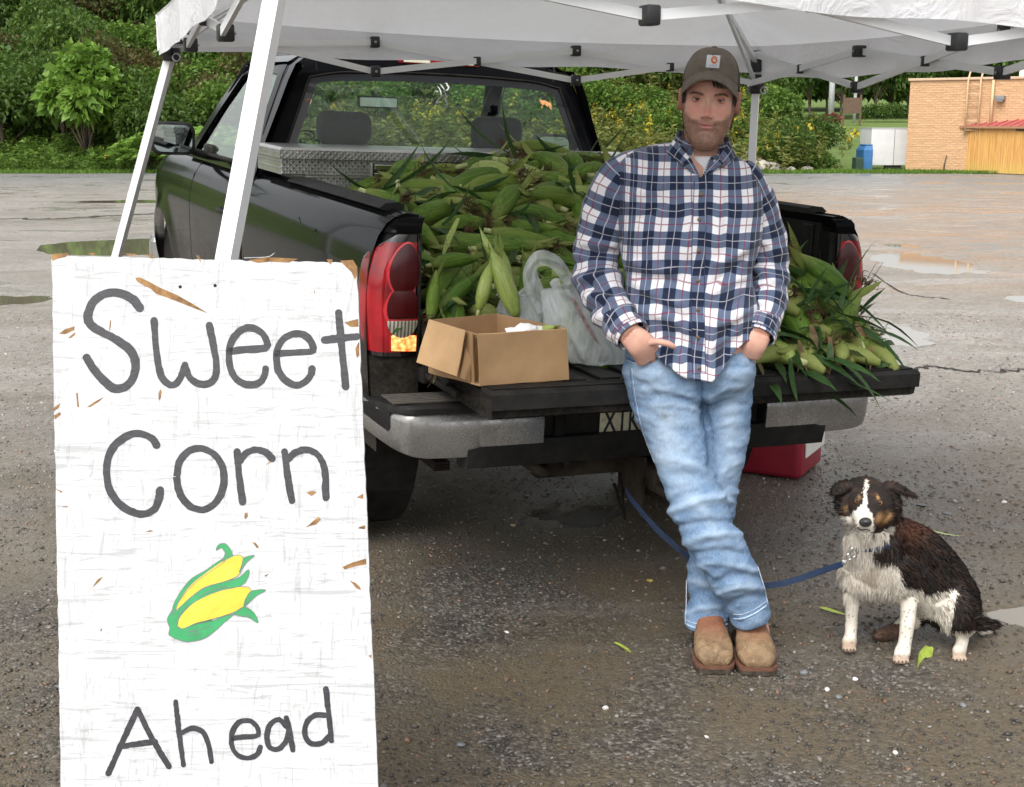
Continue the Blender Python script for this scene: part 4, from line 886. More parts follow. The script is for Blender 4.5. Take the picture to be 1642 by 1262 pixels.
setp(N,b,col=N.mix(N.ramp(gr,[(.35,0.),(.7,1.)]),(.36,.36,.34),(.52,.52,.50)),metal=.85,rough=N.math('MULTIPLY_ADD',gr,.3,.20),normal=N.bump(hh,1.0,.006)); DIA=m
tb=thing('tool_box','silver diamond plate tool box spanning the bed behind the cab','tool box',M=TM@Matrix.Translation((0,1.44,1.327)))
ofs=(0,1.44,1.327)
ALU=mat('plain_aluminium',(.60,.60,.58),.3,metal=.9,var=.1)
part('box_body',join(box(-.795,.795,1.50,1.94,1.02,1.3265,.004),box(-.90,.90,1.50,1.94,1.327,1.395,.004)),DIA,tb,off=ofs)
part('lid',loft([[(x*q,y,z) for x,y in [(-.91,1.475),(.91,1.475),(.91,1.955),(-.91,1.955)]] for z,q in((1.3952,1),(1.430,1))]),DIA,tb,off=ofs)
part('lid_top',loft([[(x*q,1.715+(y-1.715)*q2,z) for x,y in [(-.91,1.475),(.91,1.475),(.91,1.955),(-.91,1.955)]] for z,q,q2 in((1.4302,1,1),(1.4405,.985,.93))]),ALU,tb,off=ofs)
part('front_edge_strip',box(-.79,.79,1.494,1.4995,1.318,1.325),ALU,tb,off=ofs)
lx=TG(618,272,y=1.49)[0]; lz=1.352
lt_=part('latch_plate',box(lx-.065,lx+.065,1.490,1.4995,lz-.036,lz+.036,.003),ALU,tb,off=ofs)
part('paddle_handle',join(box(lx-.050,lx+.050,1.4865,1.4898,lz+.002,lz+.026,.003),box(lx-.05,lx+.012,1.4865,1.4898,lz-.028,lz-.010,.003)),mat('polished_steel',(.75,.75,.75),.12,metal=1,var=.03),lt_,off=ofs)
part('paddle_shadow_slot',box(lx-.056,lx+.056,1.4887,1.4899,lz-.030,lz+.030),FRM,lt_,off=ofs)
part('key_lock',tube([(lx+.032,1.4898,lz-.018),(lx+.032,1.482,lz-.018)],.008,12),ALU,lt_,off=ofs)
# ---- cab
def cx_at(z): # half width of the greenhouse at height z
    return np.interp(z,[1.28,1.34,1.45,1.60,1.72,1.79,1.83,1.855],[.90,.885,.848,.790,.745,.712,.66,.58])
GLS,Ng,bg_=newmat('tinted_glass')
fr=Ng.add('ShaderNodeFresnel'); fr.inputs[0].default_value=1.5; tr=Ng.add('ShaderNodeBsdfTransparent'); tr.inputs[0].default_value=(.86,.98,.90,1); gl=Ng.add('ShaderNodeBsdfGlossy'); gl.inputs['Roughness'].default_value=.02; gl.inputs[0].default_value=(.9,.95,.92,1)
mx=Ng.add('ShaderNodeMixShader'); Ng.link(Ng.math('MULTIPLY_ADD',fr.outputs[0],1.2,.03),mx.inputs[0]); Ng.link(tr.outputs[0],mx.inputs[1]); Ng.link(gl.outputs[0],mx.inputs[2]); Ng.link(mx.outputs[0],Ng.n['Material Output'].inputs[0])
FRIT=mat('black_glass_border',(.010,.011,.014),.08,var=.1,coat=1)
CABY=2.0
def ry(z): return CABY+.01+max(0,(z-1.30))*.16      # rake of the rear window
def outline(inset,zlo,n=44):
    """half outline from bottom centre-left up and over; returns closed loop (x,z)"""
    zt=1.872-inset*.9
    pts=[]
    zs=np.linspace(zlo,1.80-inset*.6,12)
    L_=[(-(cx_at(z)-inset),z) for z in zs]
    # rounded top corner to centre
    x0,z0=L_[-1]
    for a in np.linspace(0,1,9)[1:]:
        x=x0*(1-a)+(-.42)*a; zc=z0+(zt-.010-z0)*math.sin(a*math.pi/2); L_.append((x,zc))
    for x in np.linspace(-.42,0,6)[1:]: L_.append((x,zt-.010*(x/.42)**2))
    Rr=[(-x,z) for x,z in L_[-2::-1]]
    return L_+Rr
o0=outline(0,1.28); o1=outline(.015,1.28); o2=outline(.05,1.30); o3=outline(.105,1.335); o4=outline(.112,1.34)
rings=[[(x,ry(z)+.17,z) for x,z in o0],[(x,ry(z)+.06,z) for x,z in o0],[(x,ry(z)+.012,z) for x,z in o1],[(x,ry(z)-.004,z) for x,z in o2],[(x,ry(z)-.006,z) for x,z in o3],[(x,ry(z)+.006,z) for x,z in o4]]
part('cab_rear_frame',loft(rings,closed=True,cap=False),PAINT,tk,angle=60)
def glass_poly(inset,zlo,dy,name,m_,par):
    o=outline(inset,zlo); n=len(o); c_=np.array([(x,ry(z)+dy,z) for x,z in o]); V=np.vstack([[[0,ry(1.58)+dy,1.58]],c_]); return part(name,(V,[(0,1+(i+1)%n,1+i) for i in range(n)]),m_,par)
rg=bpy.data.objects.new('rear_window',None); COL.objects.link(rg); rg.parent=tk
oA=outline(.112,1.34); oB=outline(.150,1.372); part('frit_border',loft([[(x,ry(z)+.004,z) for x,z in oA],[(x,ry(z)+.004,z) for x,z in oB]],closed=True,cap=False),FRIT,rg)
glass_poly(.113,1.341,.008,'pane',GLS,rg)
part('window_seal',loft([[(x,ry(z)-.007,z) for x,z in outline(.100,1.33)],[(x,ry(z)-.010,z) for x,z in outline(.106,1.336)],[(x,ry(z)-.001,z) for x,z in outline(.113,1.341)]],closed=True,cap=False),RUB,rg)
# cab back wall below window, roof
part('cab_back_panel',box(-.86,.86,2.0,2.02,.80,1.335),PAINT,tk)
def roof(u,v):
    x=(u*2-1); w_=.66; xx=x*.715; y=2.0+ .16*.56+.06+(1.02)*v
    z=1.872-.012*abs(x)**2-.058*max(0,(abs(x)-.72)/.28)**2.2-.03*max(0,(v-.8)/.2)**2; return (xx,y,z)
part('roof',grid(roof,41,15),PAINT,tk,smooth=True)
for s in(-1,1): part('roof_seam',tube([(s*.60,2.07,1.868),(s*.60,2.3,1.874),(s*.60,3.0,1.874)],.006,6,flat=.5),RUB,tk)
for s in(-1,1): part('corner_seam',tube([(s*.597,ry(1.78)-.006,1.765),(s*.603,2.085,1.815),(s*.600,2.10,1.855),(s*.60,2.14,1.868)],.005,6),RUB,tk)
hl=part('third_brake_light',box(-.205,.205,ry(1.845)-.016,ry(1.845)+.02,1.818,1.856,.007),REDL,tk)
for s in(-1,1): part('cargo_lamp',box(s*.115-.065,s*.115+.065,ry(1.845)-.0195,ry(1.845)-.0163,1.825,1.849,.001),mat('cream_lens',(.75,.70,.52),.2,var=.05,coat=1) if s<0 else bpy.data.materials['cream_lens'],hl)
# sides: door + window frame
for s in(-1,1):
    def wp(y,z,dx=0): return (s*(float(cx_at(z))+dx),y,z)
    outer=[(2.10,1.285),(2.13,1.55),(2.16,1.74),(2.20,1.80),(2.60,1.822),(3.02,1.815),(3.12,1.80),(3.40,1.60),(3.70,1.38),(3.84,1.285),(3.3,1.285),(2.7,1.285)]
    inner=[(2.20,1.335),(2.215,1.55),(2.235,1.70),(2.26,1.745),(2.60,1.762),(2.98,1.755),(3.05,1.735),(3.29,1.565),(3.50,1.41),(3.60,1.335),(3.2,1.335),(2.7,1.335)]
    part('window_frame',loft([[wp(y,z,-.04) for y,z in outer],[wp(y,z,.004) for y,z in outer],[wp(y,z,.006) for y,z in inner],[wp(y,z,-.02) for y,z in inner]],cap=False),PAINT,tk,angle=50)
    sw=bpy.data.objects.new('side_window',None); COL.objects.link(sw); sw.parent=tk
    part('pane',(np.array([wp(y,z,-.012) for y,z in inner]),[tuple(range(12))]),GLS,sw); part('weather_strip',tube([wp(2.18,1.325,.008),wp(2.8,1.325,.008),wp(3.62,1.325,.008)],.010,6),RUB,sw,smooth=True)
    part('pillar_side',loft([[wp(y,z,.0) for z in (1.28,1.45,1.6,1.72,1.79,1.82)] for y in (2.02,2.08,2.12)],closed=False),PAINT,tk,smooth=True)
    dr=part('door',side(2.03,3.36,s,zfun=lambda y:-.012),PAINT,tk,smooth=True)
    part('door_handle',join(tube(smoothline([(s*.972,2.20,1.10),(s*1.0,2.24,1.105),(s*1.0,2.36,1.105),(s*.972,2.40,1.10)],12),.012,8),xf(tube([(0,0,0),(s*.004,0,0)],.055,16),loc=(s*.963,2.30,1.09),scale=(1,1,.7))),BLKP,dr,smooth=True)
    for y in(2.02,3.37): part('door_gap',tube([(s*(sxx(z)-.004),y,z) for z in np.linspace(.6,1.28,10)],.005,5),RUB,dr)
    part('front_wing',side(3.38,5.25,s,arch=(FY,.46,.47),zfun=lambda y:-.012-.05*((y-3.38)/1.87)**2,narrow=lambda y:.13*max(0,(y-4.5)/.75)**2),PAINT,tk,smooth=True)
    part('running_board_sill',box(min(s*.80,s*.935),max(s*.80,s*.935),2.03,3.36,.50,.60,.02),PAINT,tk)
    part('wheel_well',tube([(s*.72,FY,.50),(s*.9,FY,.50)],.468,24),RUB,tk); part('wheel_well',tube([(s*.60,WY,.44),(s*.9,WY,.44)],.465,24),RUB,tk)
    # mirror
    mr=bpy.data.objects.new('door_mirror',None); COL.objects.link(mr); mr.parent=tk
    my=3.12; mxc=1.09; mz=1.405
    def rr_(w_,h_,y,r=.035,dx=0,s=s):
        pts=[]
        for cx2,cz2,a0 in((w_-r,h_-r,0),(-w_+r,h_-r,90),(-w_+r,-h_+r,180),(w_-r,-h_+r,270)):
            for a in np.linspace(a0,a0+90,6): pts.append((s*(mxc+dx)+cx2+r*math.cos(R(a)),y,mz+cz2+r*math.sin(R(a))))
        return pts
    part('mirror_shell',loft([rr_(.105,.077,my-.012,.045),rr_(.115,.085,my,.05),rr_(.115,.085,my+.05,.05),rr_(.09,.065,my+.10,.04),rr_(.05,.035,my+.13,.03)]),BLKP,mr,angle=50)
    mm=bpy.data.materials.get('mirror_glass') or mat('mirror_glass',(.62,.72,.70),.02,metal=1,var=.02)
    part('mirror_glass',loft([rr_(.098,.070,my-.0135,.04),rr_(.097,.069,my-.016,.04)]),mm,mr)
    part('mirror_arm',join(tube(smoothline([(s*.87,my+.12,1.315),(s*.93,my+.10,1.325),(s*1.01,my+.07,1.35)],8),[.035,.034,.032,.03,.03,.028,.027,.026],8,flat=.7),xf(box(-.02,.02,-.08,.08,-.03,.05,.012),loc=(s*.875,my+.14,1.325))),BLKP,mr,smooth=True)
# windshield, hood, dash, front
part('windscreen',grid(lambda u,v:((u*2-1)*(.80-.13*v),3.86-.80*v-.06*abs(u*2-1)**2,1.30+.50*v),15,7),GLS,tk,smooth=True)
for s in(-1,1): part('a_pillar',tube([(s*.85,3.82,1.29),(s*.77,3.42,1.56),(s*.70,3.05,1.79)],[.03,.03,.03],8,flat=.8),PAINT,tk,smooth=True)
part('hood',grid(lambda u,v:((u*2-1)*.86*(1-.10*v),3.84+1.36*v,1.285+.03*(1-abs(u*2-1)**2)-.07*v*v),21,12),PAINT,tk,smooth=True)
part('grille_panel',box(-.74,.74,5.17,5.24,.62,1.20,.04),BLKP,tk); part('front_bumper',box(-.92,.92,5.2,5.38,.46,.68,.05),CHR,tk)
SEAT=mat('grey_seat_cloth',(.035,.037,.042),.85,var=.2,vs=30)
part('dashboard',box(-.78,.78,3.30,3.80,1.02,1.285,.06),mat('dash_vinyl',(.03,.032,.034),.7),tk); part('cab_floor',box(-.84,.84,2.05,3.8,.62,.66),RUB,tk)
for s in(-1,1):
    x0=s*.40
    st_=bpy.data.objects.new('seat',None); COL.objects.link(st_); st_.parent=tk
    part('seat_back',box(x0-.27,x0+.27,2.22,2.38,.98,1.40,.06,3),SEAT,st_,smooth=True); part('seat_cushion',box(x0-.27,x0+.27,2.30,2.85,.85,1.0,.05),SEAT,st_,smooth=True)
    part('headrest',box(x0-.135,x0+.135,2.26,2.37,1.425,1.585,.05,4),SEAT,st_,smooth=True)
    for q in(-.06,.06): part('headrest_post',tube([(x0+q,2.31,1.37),(x0+q,2.31,1.46)],.007,6),ALU,st_)
part('cab_inner_wall',join(box(-.86,-.84,2.05,3.8,.7,1.28),box(.84,.86,2.05,3.8,.7,1.28)),SEAT,tk)
part('headliner',grid(lambda u,v:((u*2-1)*.63,2.16+.9*v,1.845-.03*abs(u*2-1)**2),9,5),SEAT,tk,smooth=True)
rvx=TG(605,164,y=3.05); rv_=part('rear_view_mirror',box(rvx[0]-.115,rvx[0]+.115,3.03,3.06,rvx[2]-.032,rvx[2]+.032,.014,3),BLKP,tk,smooth=True)
part('mirror_face',box(rvx[0]-.105,rvx[0]+.105,3.024,3.0298,rvx[2]-.025,rvx[2]+.025,.002),bpy.data.materials['mirror_glass'],rv_); part('mirror_stalk',tube([(rvx[0],3.06,rvx[2]+.01),(rvx[0],3.14,rvx[2]+.05)],.012,6),BLKP,rv_)
sw_=part('steering_wheel',tube([( -.40+.18*math.cos(a),3.16+.05*math.sin(a),1.22+.17*math.sin(a)) for a in np.linspace(0,2*math.pi,28)[:-1]],.013,8,loop=True),RUB,tk,smooth=True)
# wheels
def wheel(x,y,zc,sg):
    wh=bpy.data.objects.new('wheel',None); COL.objects.link(wh); wh.parent=tk; wh.location=(x,y,zc)
    r=WR; w_=.125; prof=[(-w_*.85,.24),(-w_,.30),(-w_,.35),(-w_*.82,r-.008),(-w_*.5,r),(w_*.5,r),(w_*.82,r-.008),(w_,.35),(w_,.30),(w_*.85,.24)]
    n=48; rings=[[(px_,q*math.cos(a),q*math.sin(a)) for a in np.linspace(0,2*math.pi,n,endpoint=False)] for px_,q in prof]
    tr_=part('tyre',loft(rings,cap=False),RUB,wh,angle=40)
    tm_=join(*[xf(box(-w_*.8+k*.068,-w_*.8+k*.068+.05,-.014,.014,r-.004,r+.007),rot=(2*math.pi*(i+.5*(k%2))/36,0,0)) for i in range(36) for k in range(3)]); part('tread',tm_,RUB,tr_)
    part('rim',loft([[(sg*xx,q*math.cos(a),q*math.sin(a)) for a in np.linspace(0,2*math.pi,32,endpoint=False)] for xx,q in((.10,.24),(.105,.225),(.06,.20),(.045,.14),(.07,.10),(.08,.06),(.082,.02))]),ALU,wh,angle=40)
for s in(-1,1):
    for yy in(WY,FY):
        q=from_t((s*.80,yy,0)); zc=WR-q[2]+.006; wheel(s*.81,yy,zc,s)
# underside
part('chassis_rail',join(box(-.50,-.42,-.12,4.8,.50,.62,.01),box(.42,.50,-.12,4.8,.50,.62,.01),box(-.5,.5,-.10,-.04,.49,.59,.01),box(-.5,.5,1.6,1.7,.5,.6)),FRM,tk)
part('rear_axle',join(tube([(-.7,WY,.39),(.7,WY,.39)],.045,12),xf(tube([(-.12,0,0),(-.08,0,0),(0,0,0),(.08,0,0),(.12,0,0)],[.06,.13,.16,.13,.06],16),loc=(0,WY,.39))),FRM,tk,smooth=True)
part('spare_wheel',xf(tube([(0,0,0),(0,0,.04),(0,0,.18),(0,0,.22)],[.30,.37,.37,.30],32),loc=(0,.42,.42)),RUB,tk,smooth=True)
part('silencer',tube([(.30,.55,.46),(.30,.60,.46),(.30,1.0,.46),(.30,1.05,.46)],[.04,.09,.09,.04],14,flat=.7),FRM,tk,smooth=True); part('tail_pipe',tube(smoothline([(.3,.5,.46),(.55,.3,.47),(.72,.1,.44)],10),.03,10),FRM,tk,smooth=True)
ht=part('tow_hitch',join(box(-.035,.035,-.26,.3,.40,.47,.006),box(-.38,.38,-.06,.0,.41,.48,.008),box(-.045,-.035,-.2,-.02,.33,.5),box(.035,.045,-.2,-.02,.33,.5),box(-.028,.028,-.42,-.2,.39,.42,.006)),FRM,tk)
part('hitch_ball',join(tube([(0,-.38,.42),(0,-.38,.455)],.014,10),xf(tube([(0,0,a) for a in np.linspace(-.024,.024,7)],[.012,.020,.024,.025,.024,.02,.01],14),loc=(0,-.38,.475))),ALU,ht,smooth=True)
part('wiring_socket',join(box(-.30,-.22,-.11,-.04,.455,.50,.01),tube([(-.26,-.11,.48),(-.26,-.125,.48)],.016,12)),FRM,tk)
part('tow_hook',tube(smoothline([(-.46,-.05,.52),(-.46,-.13,.50),(-.40,-.15,.46),(-.37,-.08,.455)],12),.018,8),FRM,tk,smooth=True)
part('label_tag',box(.02,.11,-.215,-.205,.455,.485,.003),mat('pale_label',(.6,.6,.55),.5),tk)
part('hanging_cable',tube(smoothline([(-.06,-.05,.42),(-.05,-.08,.30),(-.03,-.06,.24),(-.06,-.02,.36)],14),.005,6),RUB,tk,smooth=True)
part('leaf_spring',join(*[box(s*.56-.03,s*.56+.03,WY-.6,WY+.6,.33+.012*i,.34+.012*i) for s in(-1,1) for i in range(3)]),FRM,tk)
# window stickers
WD_=mat('white_decal',(.62,.62,.62),.5); GD_=mat('grey_decal',(.13,.13,.14),.5); OD_=mat('orange_decal',(.62,.30,.12),.5,var=.3,vs=60); DD_=mat('dark_decal',(.012,.02,.025),.5)
def gp(px,py,l=.0): 
    z=1.55
    for _ in range(6): q=TG(px,py,y=ry(z)+.006-l); z=q[2]
    return q
def gstroke(pts,w,m_,nm,par,l=.0015):
    q=smoothline(pts,max(8,len(pts)*5)); T=np.gradient(q,axis=0); T/=np.linalg.norm(T,axis=1)[:,None]+1e-9; Nn=np.c_[-T[:,1],T[:,0]]; n=len(q); tp=np.sin(np.linspace(.15,math.pi-.15,n))[:,None]
    return np.array([gp(*p,l) for p in q+Nn*w/2*tp]+[gp(*p,l) for p in q-Nn*w/2*tp]),[(i,i+1,n+i+1,n+i) for i in range(n-1)]
def zd(l): return [(660+x/15.78,110+y/15.78) for x,y in l]
st1=bpy.data.objects.new('deer_sticker',None); COL.objects.link(st1); st1.parent=rg
part('grey_lines',join(gstroke(zd([(790,480),(830,590),(880,700),(850,780),(900,900),(840,1050)]),2.6,None,'',None),gstroke(zd([(840,660),(740,720),(680,780),(620,870),(700,880)]),2.4,None,'',None,.0018),gstroke(zd([(700,560),(740,640),(760,720)]),1.6,None,'',None,.002)),GD_,st1)
part('white_lines',join(gstroke(zd([(720,390),(780,460),(840,540)]),2,None,'',None,.0023),gstroke(zd([(640,440),(700,500),(740,600),(750,690)]),1.8,None,'',None,.0026),gstroke(zd([(840,380),(890,370),(900,420),(940,470),(900,540),(850,560)]),2.6,None,'',None,.0029),gstroke(zd([(600,560),(680,590)]),1.4,None,'',None,.0031)),WD_,st1)
def zd2(l): return [(840+x/20.5,130+y/20.5) for x,y in l]
st2=bpy.data.objects.new('orange_animal_sticker',None); COL.objects.link(st2); st2.parent=rg
part('animal_shapes',join(gstroke(zd2([(520,600),(600,700),(640,800)]),5,None,'',None),gstroke(zd2([(600,640),(720,720),(800,840)]),6,None,'',None,.0018),gstroke(zd2([(870,690),(870,820),(900,940)]),4.5,None,'',None,.0021),gstroke(zd2([(720,680),(800,740),(900,880)]),4,None,'',None,.0024),gstroke(zd2([(600,800),(580,900)]),1.6,None,'',None,.0027)),OD_,st2)
cxs,cys=494,161; st3=part('round_sticker',join(gstroke([(cxs+5.2*math.cos(a),cys+5.5*math.sin(a)) for a in np.linspace(-1.2,4.0,12)],2.2,None,'',None)),mat('cream_decal',(.55,.45,.32),.5),rg)
part('sticker_centre',gstroke([(cxs-3,cys+2),(cxs,cys-1),(cxs+4,cys-2)],4.5,None,'',None,.002),mat('red_brown_decal',(.28,.10,.05),.5),rg)
def zd3(l): return [(440+x/9.12,130+y/9.12) for x,y in l]
part('dark_head_sticker',join(gstroke(zd3([(340,765),(400,730),(500,722),(575,760),(590,810),(545,850),(480,855),(420,835)]),2.2,None,'',None),gstroke(zd3([(400,780),(450,770),(510,790),(540,815)]),2.5,None,'',None,.0018),gstroke(zd3([(420,835),(370,860),(400,900),(380,930)]),2.2,None,'',None,.0021),gstroke(zd3([(470,860),(440,890),(420,930)]),1.8,None,'',None,.0024),gstroke(zd3([(550,880),(610,860),(660,890),(650,930)]),3.5,None,'',None,.0027),gstroke(zd3([(700,880),(725,900),(715,930)]),1.5,None,'',None,.003)),DD_,rg)
# ================================================================ CORN
m,N,b=newmat('green_husk'); oc=N.coord('Object'); oi=N.add('ShaderNodeObjectInfo').outputs['Random']
st=N.noise(1,4,.6,N.coord('Object',(190,190,7))); bl_n=N.noise(9,4,.6,oc); sz=N.add('ShaderNodeSeparateXYZ'); N.link(oc,sz.inputs[0])
c=N.ramp(st,[(.30,(.038,.090,.011)),(.5,(.090,.175,.021)),(.72,(.175,.28,.040))])
c=N.mix(N.math('MULTIPLY',N.ramp(oi,[(0,0.),(.55,.15),(1,1.)]),.55),c,(.17,.22,.040)); c=N.mix(N.math('MULTIPLY',N.ramp(N.math('FRACT',N.math('MULTIPLY',oi,7.3)),[(.5,0.),(1,1.)]),.5),c,(.045,.10,.020))
tip=N.ramp(sz.outputs[2],[(0.0,.40),(.09,0.),(.21,0.),(.27,.6)]); c=N.mix(tip,c,(.28,.29,.09)); c=N.mix(N.ramp(bl_n,[(.62,0.),(.72,.7)]),c,(.16,.11,.04))
setp(N,b,col=c,rough=.55,spec=.2,normal=N.bump(st,.8,.003)); HUSK=m
m,N,b=newmat('pale_husk'); st=N.noise(1,4,.6,N.coord('Object',(190,190,7))); c=N.ramp(st,[(.3,(.19,.27,.05)),(.5,(.28,.36,.08)),(.72,(.40,.45,.15))]); setp(N,b,col=c,rough=.42,normal=N.bump(st,.6,.002)); HUSKP=m
SILK=mat('brown_corn_silk',(.075,.035,.018),.8,var=.5,vs=80,col2=(.16,.085,.035)); STALK=mat('pale_cut_stalk',(.42,.46,.20),.6,var=.2,vs=50)
m,N,b=newmat('corn_leaf'); oc=N.coord('Object'); st=N.noise(1,3,.6,N.coord('Object',(60,60,60))); oi=N.add('ShaderNodeObjectInfo').outputs['Random']
c=N.mix(N.ramp(st,[(.35,0.),(.65,1.)]),(.016,.045,.012),(.040,.092,.024)); c=N.mix(N.math('MULTIPLY',oi,.45),c,(.07,.14,.04)); setp(N,b,col=c,rough=.5,spec=.25); 
t_=N.add('ShaderNodeBsdfTranslucent'); N.link(c,t_.inputs[0]); mx=N.add('ShaderNodeMixShader'); mx.inputs[0].default_value=.25; N.link(b.outputs[0],mx.inputs[1]); N.link(t_.outputs[0],mx.inputs[2]); N.link(mx.outputs[0],N.n['Material Output'].inputs[0]); CLEAF=m
def husk(seed,L=.26,R0=.034,nr=16,ns=14,stem=True):
    rs=np.random.RandomState(seed); bend=rs.randn(2)*.012; a0=rs.rand()*6.28; tw=rs.randn()*2
    zt=np.array([0,.02,.05,.09,.14,.18,.215,.24,.26])/.26; rt=np.array([.40,.62,.88,1.0,.98,.82,.52,.28,.06]); rings=[]
    for k in range(nr):
        t=k/(nr-1); r=R0*np.interp(t,zt,rt); th=np.linspace(0,2*math.pi,ns,endpoint=False)
        seam=((th-a0-tw*t)%(2*math.pi/3))/(2*math.pi/3); rr=r*(1+.10*seam-.05)+.0006*np.sin(th*7+seed)
        c_=np.array([bend[0]*math.sin(math.pi*t)+bend[1]*t*t*2.2,bend[1]*math.sin(math.pi*t),L*t]); rings.append(np.c_[c_[0]+rr*np.cos(th),c_[1]+rr*np.sin(th),np.full(ns,c_[2])])
    return loft(rings)
def blade(p0,d,L,w,curl,seed,n=9,up=(0,0,1),fold=.25):
    rs=np.random.RandomState(seed); d=np.asarray(d,float); d/=np.linalg.norm(d); up=np.asarray(up,float); s=np.cross(d,up); s/=np.linalg.norm(s)+1e-9; V=[]
    tw=rs.randn()*.9
    p=np.array(p0,float); v=d.copy()
    for k in range(n):
        t=k/(n-1); ww=w*.5*(math.sin(math.pi*min(1,t*.86+.14))**.7)*(1-t**5); nn=np.cross(s,v); a=tw*t; s2=s*math.cos(a)+nn*math.sin(a); n2=np.cross(s2,v)
        V+= [p-s2*ww+n2*ww*fold,p-n2*0,p+s2*ww+n2*ww*fold]; v=v+np.array([0,0,-curl/n])+rs.randn(3)*.04; v/=np.linalg.norm(v); p=p+v*L/(n-1)
    Fc=[]
    for k in range(n-1):
        a=3*k; Fc+=[(a,a+1,a+4,a+3),(a+1,a+2,a+5,a+4)]
    return np.array(V),Fc
def silk(seed,L):
    rs=np.random.RandomState(seed); vs=[]
    for i in range(16):
        d=np.array([rs.randn()*.6,rs.randn()*.6,1]); p=np.array([0,0,L-.012])+rs.randn(3)*.004; pts=smoothline([p,p+d*.014,p+d*.02+rs.randn(3)*.012,p+d*.022+rs.randn(3)*.022],6); vs.append(tube(pts,[.0016,.0016,.0014,.0012,.001,.0006],3))
    return join(*vs)
VAR=[]
for k in range(7):
    L=.245+.012*(k%4); hm=mesh('husk',*husk(k,L,.033+.0015*(k%4)),HUSK)
    tips=[blade((0.004*math.cos(a),.004*math.sin(a),L*.80),(math.cos(a)*.35,math.sin(a)*.35,1),.085+.03*((k*3+i)%3),.024,-.1,k*9+i,7) for i,a in enumerate(np.linspace(0,6.28,4)[:-1]+k)]
    tm=mesh('husk_tip',*join(*tips),HUSK)
    sk=mesh('silk',*silk(k,L+.03),SILK)
    stm=mesh('stalk',*tube([(0,0,-.045 if k%2 else -.025),(0,0,.0),(0,0,.012)],[.0085,.010,.014],9),STALK)
    ls=[blade((.02*math.cos(a),.02*math.sin(a),.03+.03*i),(math.cos(a)*.8,math.sin(a)*.8,.9),.17+.06*((k+i)%3),.020,.5,k*7+i+50,9,fold=.35) for i,a in enumerate(np.array([0,2.4])[:1+(k%2)]+k*1.3)]
    lm_=mesh('flag_leaf',*join(*ls),CLEAF)
    VAR.append((hm,tm,sk,stm,lm_))
def ear(p,d,k,label,group='ears of corn in the truck bed',roll=None,s=1.0,pale=False,leaf=True,silkon=True):
    e=thing('corn_ear',label,'corn',group=group)
    q=Vector(d).to_track_quat('Z','X').to_matrix().to_4x4(); e.matrix_world=Matrix.Translation(Vector(p))@q@Matrix.Rotation(random.random()*6.28 if roll is None else roll,4,'Z')@Matrix.Scale(s,4)
    v=VAR[k%len(VAR)]
    for nm,me in zip(('husk','husk_tip','silk','stalk','flag_leaf'),v):
        if nm=='flag_leaf' and not leaf: continue
        if nm=='silk' and not silkon: continue
        o=link(nm,me,e)
        if pale and nm in('husk','husk_tip'):
            o.material_slots[0].link='OBJECT'; o.material_slots[0].material=HUSKP
    return e
def pileh(x,y):
    f=.847
    r=.20*smooth01((y+.10)/.22)+.30*smooth01((y-.05)/.95)
    r+= .07*smooth01((y-.6)/.5)*smooth01((x+.35)/.5)
    r*= 1-.55*smooth01((x-.35)/.3)*smooth01((.95-y)/.5)
    r*= 1-.26*smooth01((-.42-x)/.3)*smooth01((y-.6)/.5)
    r+= .012*pn(np.asarray(x)*6,np.asarray(y)*6,8,2)
    hp=.24*smooth01((x-.16)/.22)*smooth01((y+.56)/.36)*smooth01((.20-y)/.2)*(1-.55*smooth01((x-.60)/.18))
    return f+np.maximum(r,hp)
rs=random.Random(21); pts=[]
def try_pts(n,x0,x1,y0,y1,md,ok):
    for _ in range(n):
        x,y=rs.uniform(x0,x1),rs.uniform(y0,y1)
        if ok(x,y) and all((x-a)**2+(y-b_)**2>md*md for a,b_ in pts): pts.append((x,y))
try_pts(5000,-.70,.70,-.02,1.40,.092,lambda x,y:True)
npile=len(pts)
try_pts(1500,.22,.72,-.50,-.03,.084,lambda x,y:True)
LAB=[]
def zone(x,y):
    lr='left' if x<-.3 else 'right' if x>.3 else 'middle'
    if y<-.02: return 'on the tailgate right of the man'
    if y>1.0: return {'left':'below the tool box latch','middle':'on the crest against the tool box','right':'on the crest beside the right bed wall'}[lr]
    if y>.5: return {'left':'on the heap inside the left bed rail','middle':'halfway up the heap in the bed','right':'on the heap beside the right bed wall'}[lr]
    return {'left':'low behind the left tail light','middle':'low behind the cardboard box','right':'low inside the right tail light'}[lr]
TR3=TMn[:3,:3]; EARS=[]
